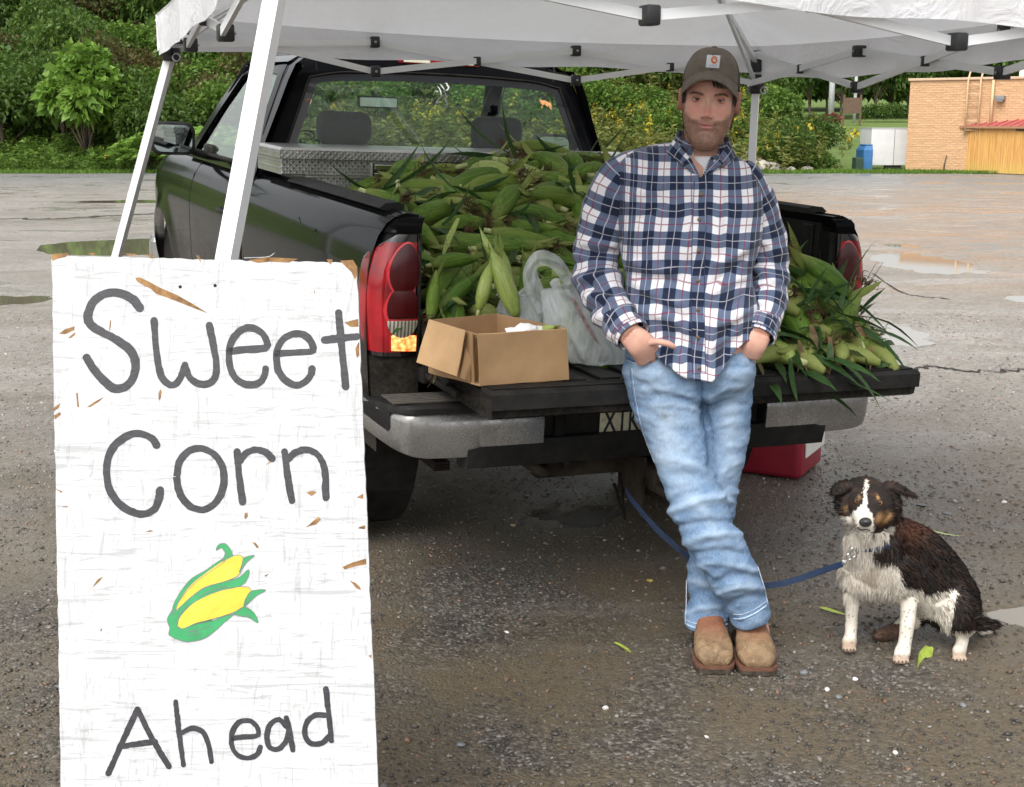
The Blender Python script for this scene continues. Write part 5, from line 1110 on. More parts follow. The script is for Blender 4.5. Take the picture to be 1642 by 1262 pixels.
for i,(x,y) in enumerate(pts):
    e_=.03; hx=(pileh(x+e_,y)-pileh(x-e_,y))/(2*e_); hy=(pileh(x,y+e_)-pileh(x,y-e_))/(2*e_)
    n=np.array([-float(hx),-float(hy),1]); n/=np.linalg.norm(n)
    L=.25
    best=None
    for tr_ in range(20):
        if y<-.03: a=-math.pi/2+rs.gauss(math.pi,.5) if rs.random()<.75 else rs.uniform(0,6.28)   # stalks towards the tailgate edge
        else: a=rs.gauss(rs.choice([0,math.pi,2.6,-.5]),.55) if rs.random()<.6 else rs.uniform(0,6.28)
        d=np.array([math.cos(a),math.sin(a),0]); d-=n*(d@n); d/=np.linalg.norm(d); d+=n*rs.gauss(0,.16); d/=np.linalg.norm(d)
        c_=np.array([x,y,float(pileh(x,y))+rs.uniform(-.03,.012)]); p0=c_-d*L/2; p1=c_+d*L*.55
        ok=all(abs(q[0])<(.765 if q[2]<1.33 else .84) and q[1]<(1.465 if q[2]<1.46 else 1.6) and q[2]>.87 for q in (p0,p1)) and (p0[1]>-.58 and p1[1]>-.58)
        if ok: best=(p0,d); break
    if best is None: continue
    p0,d=best; k=rs.randint(0,6); sty=rs.random(); r2=rs.random()
    colw='yellow green' if sty>.8 else 'dark green' if sty<.3 else 'green'
    dn_='pointing at the cab' if d[1]>.72 else 'pointing at the camera' if d[1]<-.72 else ('tip to the right' if d[0]>0 else 'tip to the left')
    sz_=rs.uniform(1.0,1.26); lb=f"{'big' if sz_>1.15 else 'short' if sz_<1.06 else 'medium'} {colw} ear {dn_} {zone(x,y)}"
    EARS.append((from_t(p0),TR3@d,k,lb,sty,sz_,zone(x,y)))
for p,d,k,lb,sty,sz_,zn in EARS: ear(p,d,k,lb,group='ears of corn '+zn,s=sz_,pale=sty>.9,leaf=rs.random()<.45,silkon=True)
# the buried layers under the visible ears: one mass
lo=[]; base=husk(3,.25,.03,7,7)
for i in range(330):
    x,y=rs.uniform(-.74,.74),rs.uniform(-.03,1.44)
    if i>290: x,y=rs.uniform(.25,.70),rs.uniform(-.5,-.05)
    z=float(pileh(x,y))-rs.uniform(.035,.085); z=max(z,.875); a=rs.uniform(0,6.28); d=Vector((math.cos(a),math.sin(a),rs.uniform(-.25,.25)))
    if abs(x+math.cos(a)*.13)>.77 or y+math.sin(a)*.13>1.46 or y+math.sin(a)*.13<-.54: a=math.pi/2; d=Vector((0,1,0)); y=min(max(y,-.38),1.32); 
    M_=TM@Matrix.Translation((x,y,z))@d.to_track_quat('Z','X').to_matrix().to_4x4()@Matrix.Translation((0,0,-.125)); lo.append(xf(base,M_))
bl=[]
for i in range(760):
    x,y=rs.uniform(-.76,.76),rs.uniform(-.05,1.42); 
    if i>600: x,y=rs.uniform(.2,.74),rs.uniform(-.52,-.02)
    z=float(pileh(x,y))-rs.uniform(-.01,.05); a=rs.uniform(0,6.28); bl.append(xf(blade((0,0,0),(math.cos(a),math.sin(a),rs.uniform(-.1,.35)),rs.uniform(.14,.34),.030,.8,i,7),TM@Matrix.Translation((x,y,z))))
o=part('buried_corn',join(*lo),HUSK,None,smooth=True); tag(o,'mass of green ears buried underneath the top of the heap in the truck bed','corn',kind='stuff')
o=part('loose_corn_leaves',join(*bl),CLEAF,None,smooth=True); tag(o,'loose dark corn leaves tangled all through the heap of ears','leaves',kind='stuff')
o=part('dry_silk_and_stalks',join(*[xf(silk(i,.02),TM@Matrix.Translation((x,y,float(pileh(x,y))+.005))@Matrix.Rotation(rs.uniform(0,6.28),4,'Z')@Matrix.Rotation(rs.uniform(.6,1.6),4,'X')@Matrix.Scale(1.25,4)) for i,(x,y) in enumerate([(rs.uniform(-.7,.7),rs.uniform(.0,1.3)) for _ in range(40)]+[(rs.uniform(.25,.62),rs.uniform(-.46,-.3)) for _ in range(14)])]),SILK,None); tag(o,'brown dried corn silk scattered through the heap','corn silk',kind='stuff')
# hand-placed ears and leaves seen clearly
def ear2(a,b,k,label,pale=False,leaf=False,group=None,s=None,silkon=False):
    pa,pb=from_t(TG(a[0],a[1],y=a[2])),from_t(TG(b[0],b[1],y=b[2])); d=pb-pa; L=np.linalg.norm(d); return ear(pa,d/L,k,label,group=group,s=min(max(L/.27,.6),1.25),pale=pale,leaf=leaf,silkon=silkon)
ear2((768,497,-.12),(792,412,-.10),1,'pale green ear standing upright behind the cardboard box',pale=True,leaf=True)
ear2((828,508,-.16),(786,395,-.10),2,'yellow and brown ear leaning left behind the box, tallest of the upright ones',pale=True)
ear2((838,490,-.06),(846,405,-.05),4,'bright green ear with a long pointed tip next to the plastic bag',leaf=True)
ear2((812,470,0.0),(806,425,0.02),0,'short yellow green ear between the two leaning ears behind the box',pale=True)
ear2((690,515,-.02),(700,440,.02),3,'dark green ear upright against the left tail light post')
ear2((700,495,.02),(775,432,.06),5,'large green ear slanting up to the right above the cardboard box')
ear2((690,425,.10),(772,410,.12),6,'green ear lying level just above the left end of the cardboard box')
ear2((1262,340,.75),(1278,420,.55),1,'long green ear hanging down the heap beside the left elbow of the man')
ear2((1255,385,.4),(1318,440,.25),2,'large green ear pointing right towards the right tail light',s=1.2)
ear2((868,470,-.2),(893,530,-.27),3,'tip of a pale ear poking out of the cardboard box',pale=True) if False else None
ear2((700,283,1.30),(640,300,1.15),4,'curled light green ear resting by the rail in front of the tool box latch',pale=False)
ear2((760,300,1.1),(830,365,.9),5,'long bright green ear slanting down the middle of the heap')
ear2((940,250,1.35),(1005,268,1.25),6,'large smooth ear on top of the heap beside the plaid shoulder')
ear2((870,300,1.0),(940,322,.9),0,'broad green ear lying high in the heap near the shirt sleeve')
def loose(p0,d,L,w,curl,label,m_=CLEAF,seed=1,nm='corn_leaf',n=12):
    b_=blade((0,0,0),d,L,w,curl,seed,n); o=part(nm,b_,m_,None,smooth=True); o.location=p0; sol=None; tag(o,label,'leaf'); return o
def leafpx(p,q,ya,yb,w,label,m_=CLEAF,curl=.3,seed=1,group=None):
    a=from_t(TG(p[0],p[1],y=ya)); b_=from_t(TG(q[0],q[1],y=yb)); d=b_-a; L=np.linalg.norm(d); d=d/L+np.array([0,0,curl*.35]); o=loose(a,d,L*1.03,w,curl,label,m_,seed)
    if group: o['group']=group
    return o
leafpx((690,512),(800,522),-.05,-.15,.055,'broad dark leaf lying across the back of the cardboard box',curl=.1,seed=3)
leafpx((825,255),(848,330),1.0,.85,.06,'wide grey green leaf hanging down the front of the heap',mat('greyish_leaf',(.16,.20,.10),.5,var=.2,vs=20),curl=-.2,seed=4)
leafpx((735,350),(708,410),.3,.2,.022,'long light leaf hanging behind the tail light',HUSKP,curl=-.1,seed=5)
for i in range(26):
    x_,y_=rs.uniform(1225,1385),rs.uniform(480,575); an=rs.uniform(-.4,3.4); L_=rs.uniform(35,75); yy=-.30-.2*rs.random(); leafpx((x_,y_),(x_+L_*math.cos(an),y_-L_*abs(math.sin(an))*.8),yy,yy+rs.uniform(-.06,.1),.018,'dark green leaf blade sprouting from the heap of ears on the tailgate',curl=.2,seed=100+i,group='leaf blades on the tailgate heap')
LFN=['standing tallest beside the right tail light','standing beside the tallest blade at the right tail light','leaning left over the heap on the tailgate','crossing in front of the right tail light','sticking out past the reverse lens','sticking out below the right tail light','slanting up left across the tailgate heap','slanting left just under the right sleeve','leaning up against the right sleeve cuff','lying level in the middle of the tailgate heap','reaching to the right end of the tailgate heap','crossing the green ears under the right cuff','lying across the top of the tailgate heap','tucked beside the left thigh of the man','hanging down in front of the tailgate heap','touching the right end of the tailgate']
for i,(p,q,ya,yb) in enumerate([((1300,470),(1335,418),-.35,-.30),((1310,478),(1338,440),-.35,-.25),((1295,470),(1268,445),-.3,-.2),((1322,486),(1352,455),-.4,-.35),((1340,500),(1392,520),-.45,-.5),((1350,520),(1398,528),-.5,-.5),((1290,540),(1215,505),-.45,-.4),((1300,548),(1220,530),-.5,-.45),((1280,500),(1235,445),-.35,-.3),((1290,560),(1340,552),-.5,-.53),((1350,560),(1420,577),-.5,-.55),((1260,545),(1205,490),-.4,-.3),((1310,520),(1360,505),-.4,-.45),((1240,560),(1215,520),-.45,-.4),((1330,550),(1330,590),-.53,-.56),((1400,590),(1430,583),-.5,-.54)]):
    leafpx(p,q,ya,yb,.020,f"long narrow green leaf blade {LFN[i]}",curl=.15,seed=20+i)
leafpx((1265,575),(1276,652),-.565,-.60,.030,'single leaf hanging over the edge of the tailgate beside the left leg of the man',curl=-.3,seed=9)
leafpx((1252,596),(1205,612),-.50,-.56,.012,'pale straight stalk lying on the tailgate edge',STALK,curl=0,seed=2)
BRL=mat('withered_brown_leaf',(.10,.055,.025),.8,var=.4,vs=40,col2=(.19,.12,.05))
for i,(p,q) in enumerate([((1280,545),(1300,597)),((1290,560),(1282,600)),((1330,540),(1338,600)),((1372,520),(1390,545)),((1395,555),(1402,600)),((1300,520),(1312,560)),((1345,560),(1340,602)),((1215,580),(1228,612)),((1320,575),(1325,604)),((1360,575),(1372,600))]):
    leafpx(p,q,-.5,-.555,.020,'withered brown leaf drooping to the edge of the tailgate',BRL,curl=-.2,seed=60+i,group='withered leaves along the tailgate edge')
# ================================================================ CARDBOARD BOX, BAGS, COOLER
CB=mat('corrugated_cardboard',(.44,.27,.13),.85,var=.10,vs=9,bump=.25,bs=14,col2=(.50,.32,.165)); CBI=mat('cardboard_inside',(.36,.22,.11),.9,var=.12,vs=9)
zb,zt_=.851,1.012
T_={k:TG(px,py,z=zt_) for k,(px,py) in dict(FL=(766,536),FR=(908,527),BR=(797,503),BL=(690,513)).items()}
B_={k:np.array([v[0],v[1],zb]) for k,v in T_.items()}
B_['FR']=TG(912,608,z=zb); B_['FL']=TG(769,618,z=zb)
bx=thing('cardboard_box','open brown cardboard box with a torn flap on the tailgate','box',tuple(from_t((B_['FL']+B_['BR'])/2)))
boff=from_t((B_['FL']+B_['BR'])/2)
def panel(q,t=.004,bulge=0,nu=14,nv=10,seed=0):      # q: 4 corners in truck coords (bl,br,tr,tl) -> thin curved sheet, world coords
    q=[np.asarray(p,float) for p in q]; nz=np.cross(q[1]-q[0],q[3]-q[0]); nz/=np.linalg.norm(nz); rs_=np.random.RandomState(seed); ph=rs_.rand(4)*6
    def f(u,v,s): 
        p=q[0]*(1-u)*(1-v)+q[1]*u*(1-v)+q[2]*u*v+q[3]*(1-u)*v
        return from_t(p+nz*(bulge*math.sin(math.pi*u)*math.sin(math.pi*v)+.0012*math.sin(u*9+ph[0])*math.sin(v*7+ph[1])+s*t/2))
    Fa,fa=grid(lambda u,v:f(u,v,1),nu,nv); Fb,fb=grid(lambda u,v:f(u,v,-1),nu,nv); n=len(Fa); V=np.vstack([Fa,Fb]); Fc=list(fa)+[tuple(i+n for i in reversed(p)) for p in fb]
    bd=[i*nv for i in range(nu)]+[(nu-1)*nv+j for j in range(1,nv)]+[i*nv+nv-1 for i in range(nu-2,-1,-1)]+[j for j in range(nv-2,0,-1)]
    Fc+=[(bd[i],bd[(i+1)%len(bd)],bd[(i+1)%len(bd)]+n,bd[i]+n) for i in range(len(bd))]; return V,Fc
part('front_panel',panel([B_['FL'],B_['FR'],T_['FR'],T_['FL']],bulge=-.004,seed=1),CB,bx,off=boff,angle=50)
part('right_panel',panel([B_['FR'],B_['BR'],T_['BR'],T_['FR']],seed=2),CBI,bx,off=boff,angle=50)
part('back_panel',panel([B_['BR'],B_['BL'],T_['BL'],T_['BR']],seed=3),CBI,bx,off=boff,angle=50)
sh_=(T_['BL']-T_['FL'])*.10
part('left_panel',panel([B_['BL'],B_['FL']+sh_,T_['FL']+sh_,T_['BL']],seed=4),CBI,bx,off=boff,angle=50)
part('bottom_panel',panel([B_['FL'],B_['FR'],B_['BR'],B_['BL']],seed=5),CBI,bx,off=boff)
f1,f2=TG(668,581,z=.895),TG(733,604,z=.875); hA,hB=TG(688,512,z=zt_+.004),TG(747,530,z=zt_+.004)
part('torn_flap',panel([f1,f2,hB,hA],bulge=.006,seed=6),CB,bx,off=boff,angle=50,label='loose side flap bent outwards and down')
g1,g2=TG(752,612,z=.856),TG(768,606,z=.856); part('folded_flap',panel([TG(738,606,z=.870),g1,TG(762,538,z=1.0),TG(750,531,z=1.008)],bulge=.004,seed=7),CBI,bx,off=boff,angle=50)
part('folded_flap',panel([g1,g2,TG(768,538,z=1.0),TG(758,533,z=1.005)],bulge=-.004,seed=8),CB,bx,off=boff,angle=50)
# crumpled paper and ear inside
rs5=np.random.RandomState(5); ic=bmesh.new(); bmesh.ops.create_icosphere(ic,subdivisions=3,radius=1); v=np.array([q.co[:] for q in ic.verts]); f=[tuple(x.index for x in q.verts) for q in ic.faces]; ic.free()
v=v*np.array([.055,.04,.026])*(1+.45*vnoise(v,2.3,3))[:,None]; pc=from_t(TG(842,533,y=T_['FL'][1]+.13)); part_=part('crumpled_paper',(v,f),mat('white_tissue_paper',(.8,.8,.8),.9,var=.05),None); part_.location=pc; tag(part_,'crumpled white paper inside the cardboard box','paper')
yb_=T_['FR'][1]; pa,pb=from_t(TG(862,534,y=yb_+.10)),from_t(TG(893,524,y=yb_+.03)); d=pb-pa; ear(pa-d*.3,d/np.linalg.norm(d),2,'pale corn ear tip poking over the rim of the cardboard box',group=None,s=.40,pale=True,leaf=False,silkon=False)
# plastic bags
m,N,b=newmat('translucent_plastic_bag'); oc=N.coord('Object'); cr=N.noise(14,5,.7,N.coord('Object',(1,1,.35)),1.2); setp(N,b,col=(.78,.82,.82),rough=.22,spec=.6,normal=N.bump(cr,.9,.02))
tp=N.add('ShaderNodeBsdfTransparent'); tp.inputs[0].default_value=(.93,.96,.95,1); mx=N.add('ShaderNodeMixShader'); N.link(N.ramp(cr,[(.35,.58),(.65,.26)]),mx.inputs[0]); N.link(b.outputs[0],mx.inputs[2]); N.link(tp.outputs[0],mx.inputs[1])
inv=N.math('SUBTRACT',1.0,N.ramp(cr,[(.35,.58),(.65,.30)])); N.link(inv,mx.inputs[0]); N.link(mx.outputs[0],N.n['Material Output'].inputs[0]); BAG=m
def bagmesh(path,hw,hd,seed,n=40,amp=.012):
    """path: list of (px,py,y) ; hw half width px, hd half depth m"""
    c=[TG(p[0],p[1],y=p[2]) for p in path]; sc=[np.linalg.norm(TG(p[0]+10,p[1],y=p[2])-TG(p[0],p[1],y=p[2]))/10 for p in path]
    t=np.linspace(0,1,26); k=np.linspace(0,1,len(path)); C=np.stack([np.interp(t,k,[q[i] for q in c]) for i in range(3)],1); W_=np.interp(t,k,[h*s for h,s in zip(hw,sc)]); D_=np.interp(t,k,hd); ax=np.array([.92,0,-.25]); ax/=np.linalg.norm(ax)
    rings=[]; rs_=np.random.RandomState(seed); ph=rs_.rand(8)*6
    for i in range(26):
        th=np.linspace(0,2*math.pi,n,endpoint=False); fold=1+.10*np.sin(th*5+ph[0]+t[i]*3)+.07*np.sin(th*9+ph[1]-t[i]*5)+.05*np.sin(th*14+ph[2]+t[i]*9)
        rings.append(C[i]+np.outer(np.cos(th)*fold*W_[i],[.96,0,.15])+np.outer(np.sin(th)*fold*D_[i],[0,1,0]))
    V,Fc=loft(rings); V[:,2]=np.maximum(V[:,2],.8515); return np.array([from_t(v) for v in V]),Fc
bg1=thing('plastic_bag','white see through carrier bag of corn standing beside the right hip of the man','bag',tuple(from_t(TG(950,590,z=.85))),group=None); o1=from_t(TG(950,590,z=.85))
part('bag_body',bagmesh([(890,462,-.17),(905,490,-.18),(925,525,-.20),(948,560,-.22),(960,585,-.23),(955,594,-.23)],[22,34,48,52,46,30],[.03,.06,.08,.085,.08,.05],3),BAG,bg1,off=o1,smooth=True)
def band(pts,w,seed):
    q=smoothline([TG(a,b_,y=c_) for a,b_,c_ in pts],26); q=np.array([from_t(p) for p in q]); T,A_,B2=frames(q,up=(0,1,0)); rs_=np.random.RandomState(seed); V=[]
    for i in range(len(q)):
        for s in np.linspace(-1,1,7): V.append(q[i]+B2[i]*w*s*.5*(1+.15*math.sin(i*.5))+A_[i]*(.007*math.sin(s*7+i*.4)+.012*s*s))
    return gridv(np.array(V).reshape(len(q),7,3))
part('handle_loop',band([(872,500,-.17),(855,460,-.17),(851,432,-.17),(866,413,-.165),(892,418,-.16),(915,445,-.17),(930,480,-.18)],.050,1),BAG,bg1,off=o1,smooth=True)
part('handle_loop',band([(890,470,-.19),(905,462,-.20),(925,455,-.19),(950,480,-.19),(968,520,-.20)],.07,2),BAG,bg1,off=o1,smooth=True)
part('bag_skirt',band([(930,478,-.20),(955,505,-.21),(975,540,-.22),(990,575,-.23)],.10,4),BAG,bg1,off=o1,smooth=True)
RP=mat('faded_red_print',(.45,.33,.32),.6,var=.4,vs=60)
def ribbon_t(pts,w):
    q=np.array([from_t(TG(x_,y_,y=-.292-.0*i)) for i,(x_,y_) in enumerate(smoothline(pts,24))]); sd_=np.array([.9,.2,.3])*w/2; return gridv(np.stack([q-sd_,q+sd_],1))
part('faded_print',ribbon_t([(918,478),(930,500),(945,528),(958,552),(966,578)],.012),RP,bg1,off=o1)
ear2((915,575,-.22),(905,470,-.18),2,'pale ear leaning upright inside the see through bag, left one',pale=True)
ear2((950,585,-.22),(925,490,-.19),4,'green ear inside the middle of the see through bag')
ear2((930,588,-.26),(985,592,-.26),5,'green ear end sticking out from under the see through bag')
bg2=thing('plastic_bag','small crumpled grey carrier bag behind the cardboard box','bag',tuple(from_t(TG(835,515,z=.85)))); o2=from_t(TG(835,515,z=.85))
part('bag_body',bagmesh([(825,472,-.08),(832,490,-.08),(842,508,-.09),(846,530,-.10)],[20,32,36,30],[.03,.05,.06,.05],8,amp=.02),BAG,bg2,off=o2,smooth=True)
part('handle_loop',band([(802,480,-.10),(812,474,-.10),(830,482,-.10),(850,465,-.10),(862,445,-.09)],.035,6),BAG,bg2,off=o2,smooth=True)
# cooler
c0=G(1283,773); c1=G(1318,744); ev=(c1-c0)[:2]; ev=ev/np.linalg.norm(ev); ang=math.atan2(ev[1],ev[0])
co=thing('cooler','dark red picnic cooler with a white lid on the ground behind the bumper','cooler',tuple(c0),(0,0,ang)); dpt=float(np.linalg.norm((c1-c0)[:2]))*1.0
REDC=mat('dark_red_plastic',(.27,.012,.028),.38,var=.2,vs=5,bump=.3,bs=300); WHC=mat('white_plastic',(.74,.73,.68),.45,var=.06,vs=9)
dpt=min(max(dpt,.30),.38)
part('body',xf(box(0,dpt,0,.58,.0,.33,.03,3),loc=(0,0,.004)),REDC,co,smooth=False,angle=35); part('lid',box(-.008,dpt+.008,-.008,.588,.3345,.40,.022,3),WHC,co,angle=35)
part('side_panel',box(.05,dpt-.01,-.010,-.001,.10,.334,.004),WHC,co); part('swing_handle',tube(smoothline([(.02,-.02,.30),(.10,-.03,.24),(dpt-.10,-.03,.24),(dpt-.02,-.02,.30)],12),.010,8),WHC,co,smooth=True)
# ================================================================ THE MAN
def unit(v): v=np.asarray(v,float); return v/(np.linalg.norm(v)+1e-12)
def pxm(p):   # metres per photo pixel at a world point
    return (p[1]*cp-(p[2]-HC)*sp)/F
def etube(C,rA,rB,n=48,ex=2.2,cap=True,flat=False):
    """elliptic tube; A = depth radius (towards the camera), B = sideways radius"""
    C=np.asarray(C,float); T=np.gradient(C,axis=0); T/=np.linalg.norm(T,axis=1)[:,None]
    if flat: T=np.tile(np.array([0,0,-1.]),(len(C),1))
    th=np.linspace(0,2*math.pi,n,endpoint=False); rings=[]
    for c,t,a,b_ in zip(C,T,rA,rB):
        y=np.array([0,-1.,0]); y=y-t*(y@t); y/=np.linalg.norm(y); x=np.cross(t,y); 
        if x[0]<0: x=-x
        cs,sn=np.cos(th),np.sin(th); k=(np.abs(cs)**ex+np.abs(sn)**ex)**(-1/ex)
        rings.append(c+np.outer(sn*k*b_,x)+np.outer(cs*k*a,y))      # th=0 faces the camera, th=90deg to picture right
    return rings
def lay(rows,n):     # rows: (px,py,Y,hw_px,depth_m) -> smooth centres and radii
    rows=np.array(rows,float); P_=np.array([P(r[0],r[1],r[2]) for r in rows]); hb=np.array([r[3]*pxm(p) for r,p in zip(rows,P_)])
    q=smoothline(np.c_[P_,rows[:,4],hb],n); return q[:,:3],q[:,3],q[:,4]
def remesh(VF,vox,name,smoothit=0):
    me=mesh('tmp',VF[0],VF[1],None); o=bpy.data.objects.new('tmp',me); COL.objects.link(o)
    md=o.modifiers.new('r','REMESH'); md.mode='VOXEL'; md.voxel_size=vox; md.use_smooth_shade=True
    if smoothit:
        s=o.modifiers.new('s','SMOOTH'); s.iterations=smoothit; s.factor=.5
    bpy.context.view_layer.update(); dg=bpy.context.evaluated_depsgraph_get(); m2=bpy.data.meshes.new_from_object(o.evaluated_get(dg)); bpy.data.objects.remove(o); bpy.data.meshes.remove(me); m2.name=name
    V=np.empty(len(m2.vertices)*3,dtype=np.float32); m2.vertices.foreach_get('co',V); return m2,V.reshape(-1,3).astype(float)
def setcol(me,col,name='tone'):
    a=me.color_attributes.new(name=name,type='FLOAT_COLOR',domain='POINT'); a.data.foreach_set('color',np.c_[col,np.ones(len(col))].astype(np.float32).ravel())
def g2(x,z,x0,z0,sx,sz): return np.exp(-((x-x0)/sx)**2-((z-z0)/sz)**2)
# photo-space helper of each vertex (its pixel), used only to lay folds and fades where the garment has them
def topx(V):
    q=V-np.array([0,0,HC]); f_=q[:,1]*cp-q[:,2]*sp; u_=q[:,1]*sp+q[:,2]*cp; return CX+F*q[:,0]/f_,CY-F*u_/f_
def foldp(px,py,L_):
    r=0
    for x0,y0,x1,y1,w,amp in L_:
        dx,dy=x1-x0,y1-y0; L=math.hypot(dx,dy); t=((px-x0)*dx+(py-y0)*dy)/L/L; s=((px-x0)*-dy+(py-y0)*dx)/L+7*np.sin(t*2.9+x0)
        r=r+amp*np.exp(-(s/w)**2)*smooth01((t+.12)/.3)*smooth01((1.12-t)/.3)
    return r
TF=[(1000,335,1065,295,8,.009),(1010,350,1075,330,7,-.007),(1003,410,1085,440,8,.010),(1004,432,1090,462,7,-.008),(1008,452,1100,486,8,.010),(1012,476,1095,508,7,-.008),(1018,498,1100,530,7,.009),(1140,430,1205,380,8,.010),(1135,455,1204,408,7,-.008),(1138,480,1203,438,8,.010),(1140,500,1202,462,7,-.008),(1140,525,1200,488,7,.009),(1060,545,1120,500,7,-.006),(1128,560,1195,515,7,.008),(1085,520,1092,600,7,.007),(1106,530,1112,604,6,-.006),(1140,530,1150,600,7,.008),(1165,520,1172,590,6,-.007),(1180,500,1186,570,6,.006),(1080,300,1100,420,10,.005),(1150,300,1140,420,10,.005),(1165,310,1172,400,7,-.005),(1045,300,1050,400,9,-.004)]
SF=[(925,400,990,385,7,.010),(923,418,992,410,6,-.009),(922,440,996,446,7,.012),(926,458,1000,462,6,-.010),(932,478,1006,474,7,.011),(942,496,1012,486,6,-.009),(955,513,1022,500,6,.009),(966,528,1032,512,5,-.008),(956,300,1005,330,8,.007),(945,335,1008,352,8,-.006),(935,365,1000,372,8,.006),(1195,388,1262,402,6,.009),(1195,408,1264,424,6,-.009),(1196,430,1264,446,7,.011),(1198,452,1262,462,6,-.009),(1200,474,1258,478,6,.009),(1202,492,1252,496,5,-.008),(1204,508,1248,512,5,.008),(1200,325,1245,345,7,.006),(1200,352,1252,368,7,-.006)]
# ---- head (local: x right, -y towards the face, z up)
HZ=[-.120,-.117,-.108,-.095,-.075,-.05,-.02,.01,.04,.07,.095,.113,.122,.1245]
HW=[.010,.022,.034,.0450,.0570,.0665,.0725,.0750,.0765,.0765,.068,.045,.020,.004]
HF=[-.060,-.076,-.085,-.0875,-.0855,-.0860,-.0875,-.0880,-.0920,-.0890,-.072,-.045,-.018,-.002]
HB=[-.040,-.028,-.010,.012,.040,.066,.084,.094,.100,.098,.082,.052,.024,.004]
EYZ=.0225
def headsurf(th,z):       # th array, scalar z
    w_,f_,b_=[np.interp(z,HZ,q) for q in (HW,HF,HB)]
    cyc=(f_+b_)/2; cs,sn=np.cos(th),np.sin(th)
    # widest point sits behind the middle of the head
    ex=2.35; k=(np.abs(cs)**ex+np.abs(sn)**ex)**(-1/ex)
    hd=(b_-f_)/2
    x=sn*k*w_; y=cyc-cs*k*hd
    fr=np.clip(cs,0,1)
    return x,y,fr
def facedisp(x,z):
    X=np.abs(x); d=0; zm=z-3.4*np.minimum(X,.03)**2
    nh=np.interp(z,[-.040,-.031,-.022,-.014,.0,.018,.032],[0,.005,.0255,.0265,.0175,.0085,.002]); ns=np.interp(z,[-.03,-.02,0,.03],[.0125,.0110,.0078,.0075]); d=d+nh*np.exp(-(X/ns)**2)
    d=d+.0085*g2(X,z,.0135,-.0225,.0058,.0065)
    d=d-.0150*g2(X,z,.033,EYZ-.001,.0165,.0105)
    d=d+.0070*g2(X,z,.030,.0375,.022,.0062)+.002*g2(X,z,0,.040,.014,.010)
    d=d+.0045*g2(X,z,.050,-.012,.020,.016)+.003*g2(X,z,.036,-.034,.014,.012)
    d=d-.0030*g2(X,z,.030,-.042,.006,.012)           # smile fold
    d=d+.0045*g2(X,zm,0,-.0440,.021,.0042)+.0050*g2(X,zm,0,-.0545,.018,.0050)-.0042*g2(X,zm,0,-.0490,.023,.0022)
    d=d-.0030*g2(X,z,.0265,-.047,.005,.005)-.0045*g2(X,z,0,-.068,.018,.006)+.0070*g2(X,z,0,-.092,.021,.016)
    d=d-.0015*g2(X,z,0,-.036,.004,.006)
    return d
zz=np.unique(np.concatenate([np.linspace(-.120,-.10,8),np.linspace(-.10,.06,100),np.linspace(.06,.1245,26)])); th=np.linspace(0,2*math.pi,144,endpoint=False)
rings=[]
for z in zz:
    x,y,fr=headsurf(th,z); y=y-facedisp(x,z)*np.clip(fr*2.2,0,1); rings.append(np.c_[x,y,np.full_like(x,z)])
headVF=loft(rings)
def earmesh(s):
    pts=[]; n=22; rg=[]
    for k,(q,dx) in enumerate([(1.0,.0),(1.04,.006),(.97,.0125),(.80,.0135),(.60,.009),(.30,.006),(.05,.006)]):
        a=np.linspace(0,2*math.pi,n,endpoint=False); ez=.031*q*(1+.12*np.cos(a-1.2)); ey=.0175*q*(1+.25*np.sin(a))
        rg.append(np.c_[s*(.0715+dx+.007*np.sin(a)*q*0+ .010*(np.cos(a)*.0+q*.55)),.006+np.cos(a)*ey+.005*np.sin(a),.012+np.sin(a)*ez])
    return loft(rg)
HC_=P(1136.5,171,3.86)
yaw=math.atan2(HC_[0],HC_[1])*1.0      # face turned to the camera
HM=Matrix.Translation(Vector(HC_))@Matrix.Rotation(-yaw-.03,4,'Z')@Matrix.Rotation(R(4.0),4,'Y')@Matrix.Rotation(R(3),4,'X')
HMi=np.array(HM.inverted())
def hx(VF): return xf(VF,HM)
# ---- limbs and trunk under the clothes
legF=[(1060,585,3.865,53,.098),(1064,620,3.86,54,.096),(1073,660,3.85,54,.090),(1090,720,3.82,46,.078),(1107,780,3.78,42,.068),(1121,820,3.755,45,.064),(1147,870,3.745,42,.062),(1176,920,3.76,40,.066),(1195,960,3.785,34,.070),(1203,988,3.80,32,.076)]
legB=[(1156,585,3.895,51,.098),(1158,620,3.90,48,.094),(1161,660,3.90,43,.088),(1156,720,3.895,40,.076),(1145,780,3.89,38,.066),(1141,830,3.885,37,.062),(1137,900,3.88,34,.062),(1136,950,3.875,32,.066),(1134,985,3.87,34,.072),(1133,1006,3.865,35.5,.078)]
pelv=[(1108,500,3.890,80,.075),(1106,530,3.888,92,.088),(1104,558,3.880,100,.110),(1104,590,3.872,104,.122),(1106,620,3.875,101,.112),(1110,640,3.878,92,.092)]
torso=[(1108,229,3.915,30,.045),(1093,235,3.912,57,.060),(1087,244,3.908,80,.073),(1087,254,3.905,97,.086),(1090,266,3.902,110,.097),(1095,282,3.899,116,.107),(1101,302,3.895,118,.114),(1105,330,3.890,118,.120),(1106,370,3.885,113,.124),(1105,410,3.880,107,.122),(1104,450,3.875,104,.122),(1104,490,3.870,104,.126),(1105,525,3.868,106,.132),(1106,560,3.866,108,.140)]
armL=[(1008,274,3.905,31,.058),(990,297,3.91,38,.066),(975,338,3.92,41,.068),(961,385,3.93,37,.064),(955,420,3.925,35,.060),(958,450,3.90,36,.062),(974,485,3.85,35,.058),(993,515,3.79,31,.050),(1013,539,3.735,27,.042)]
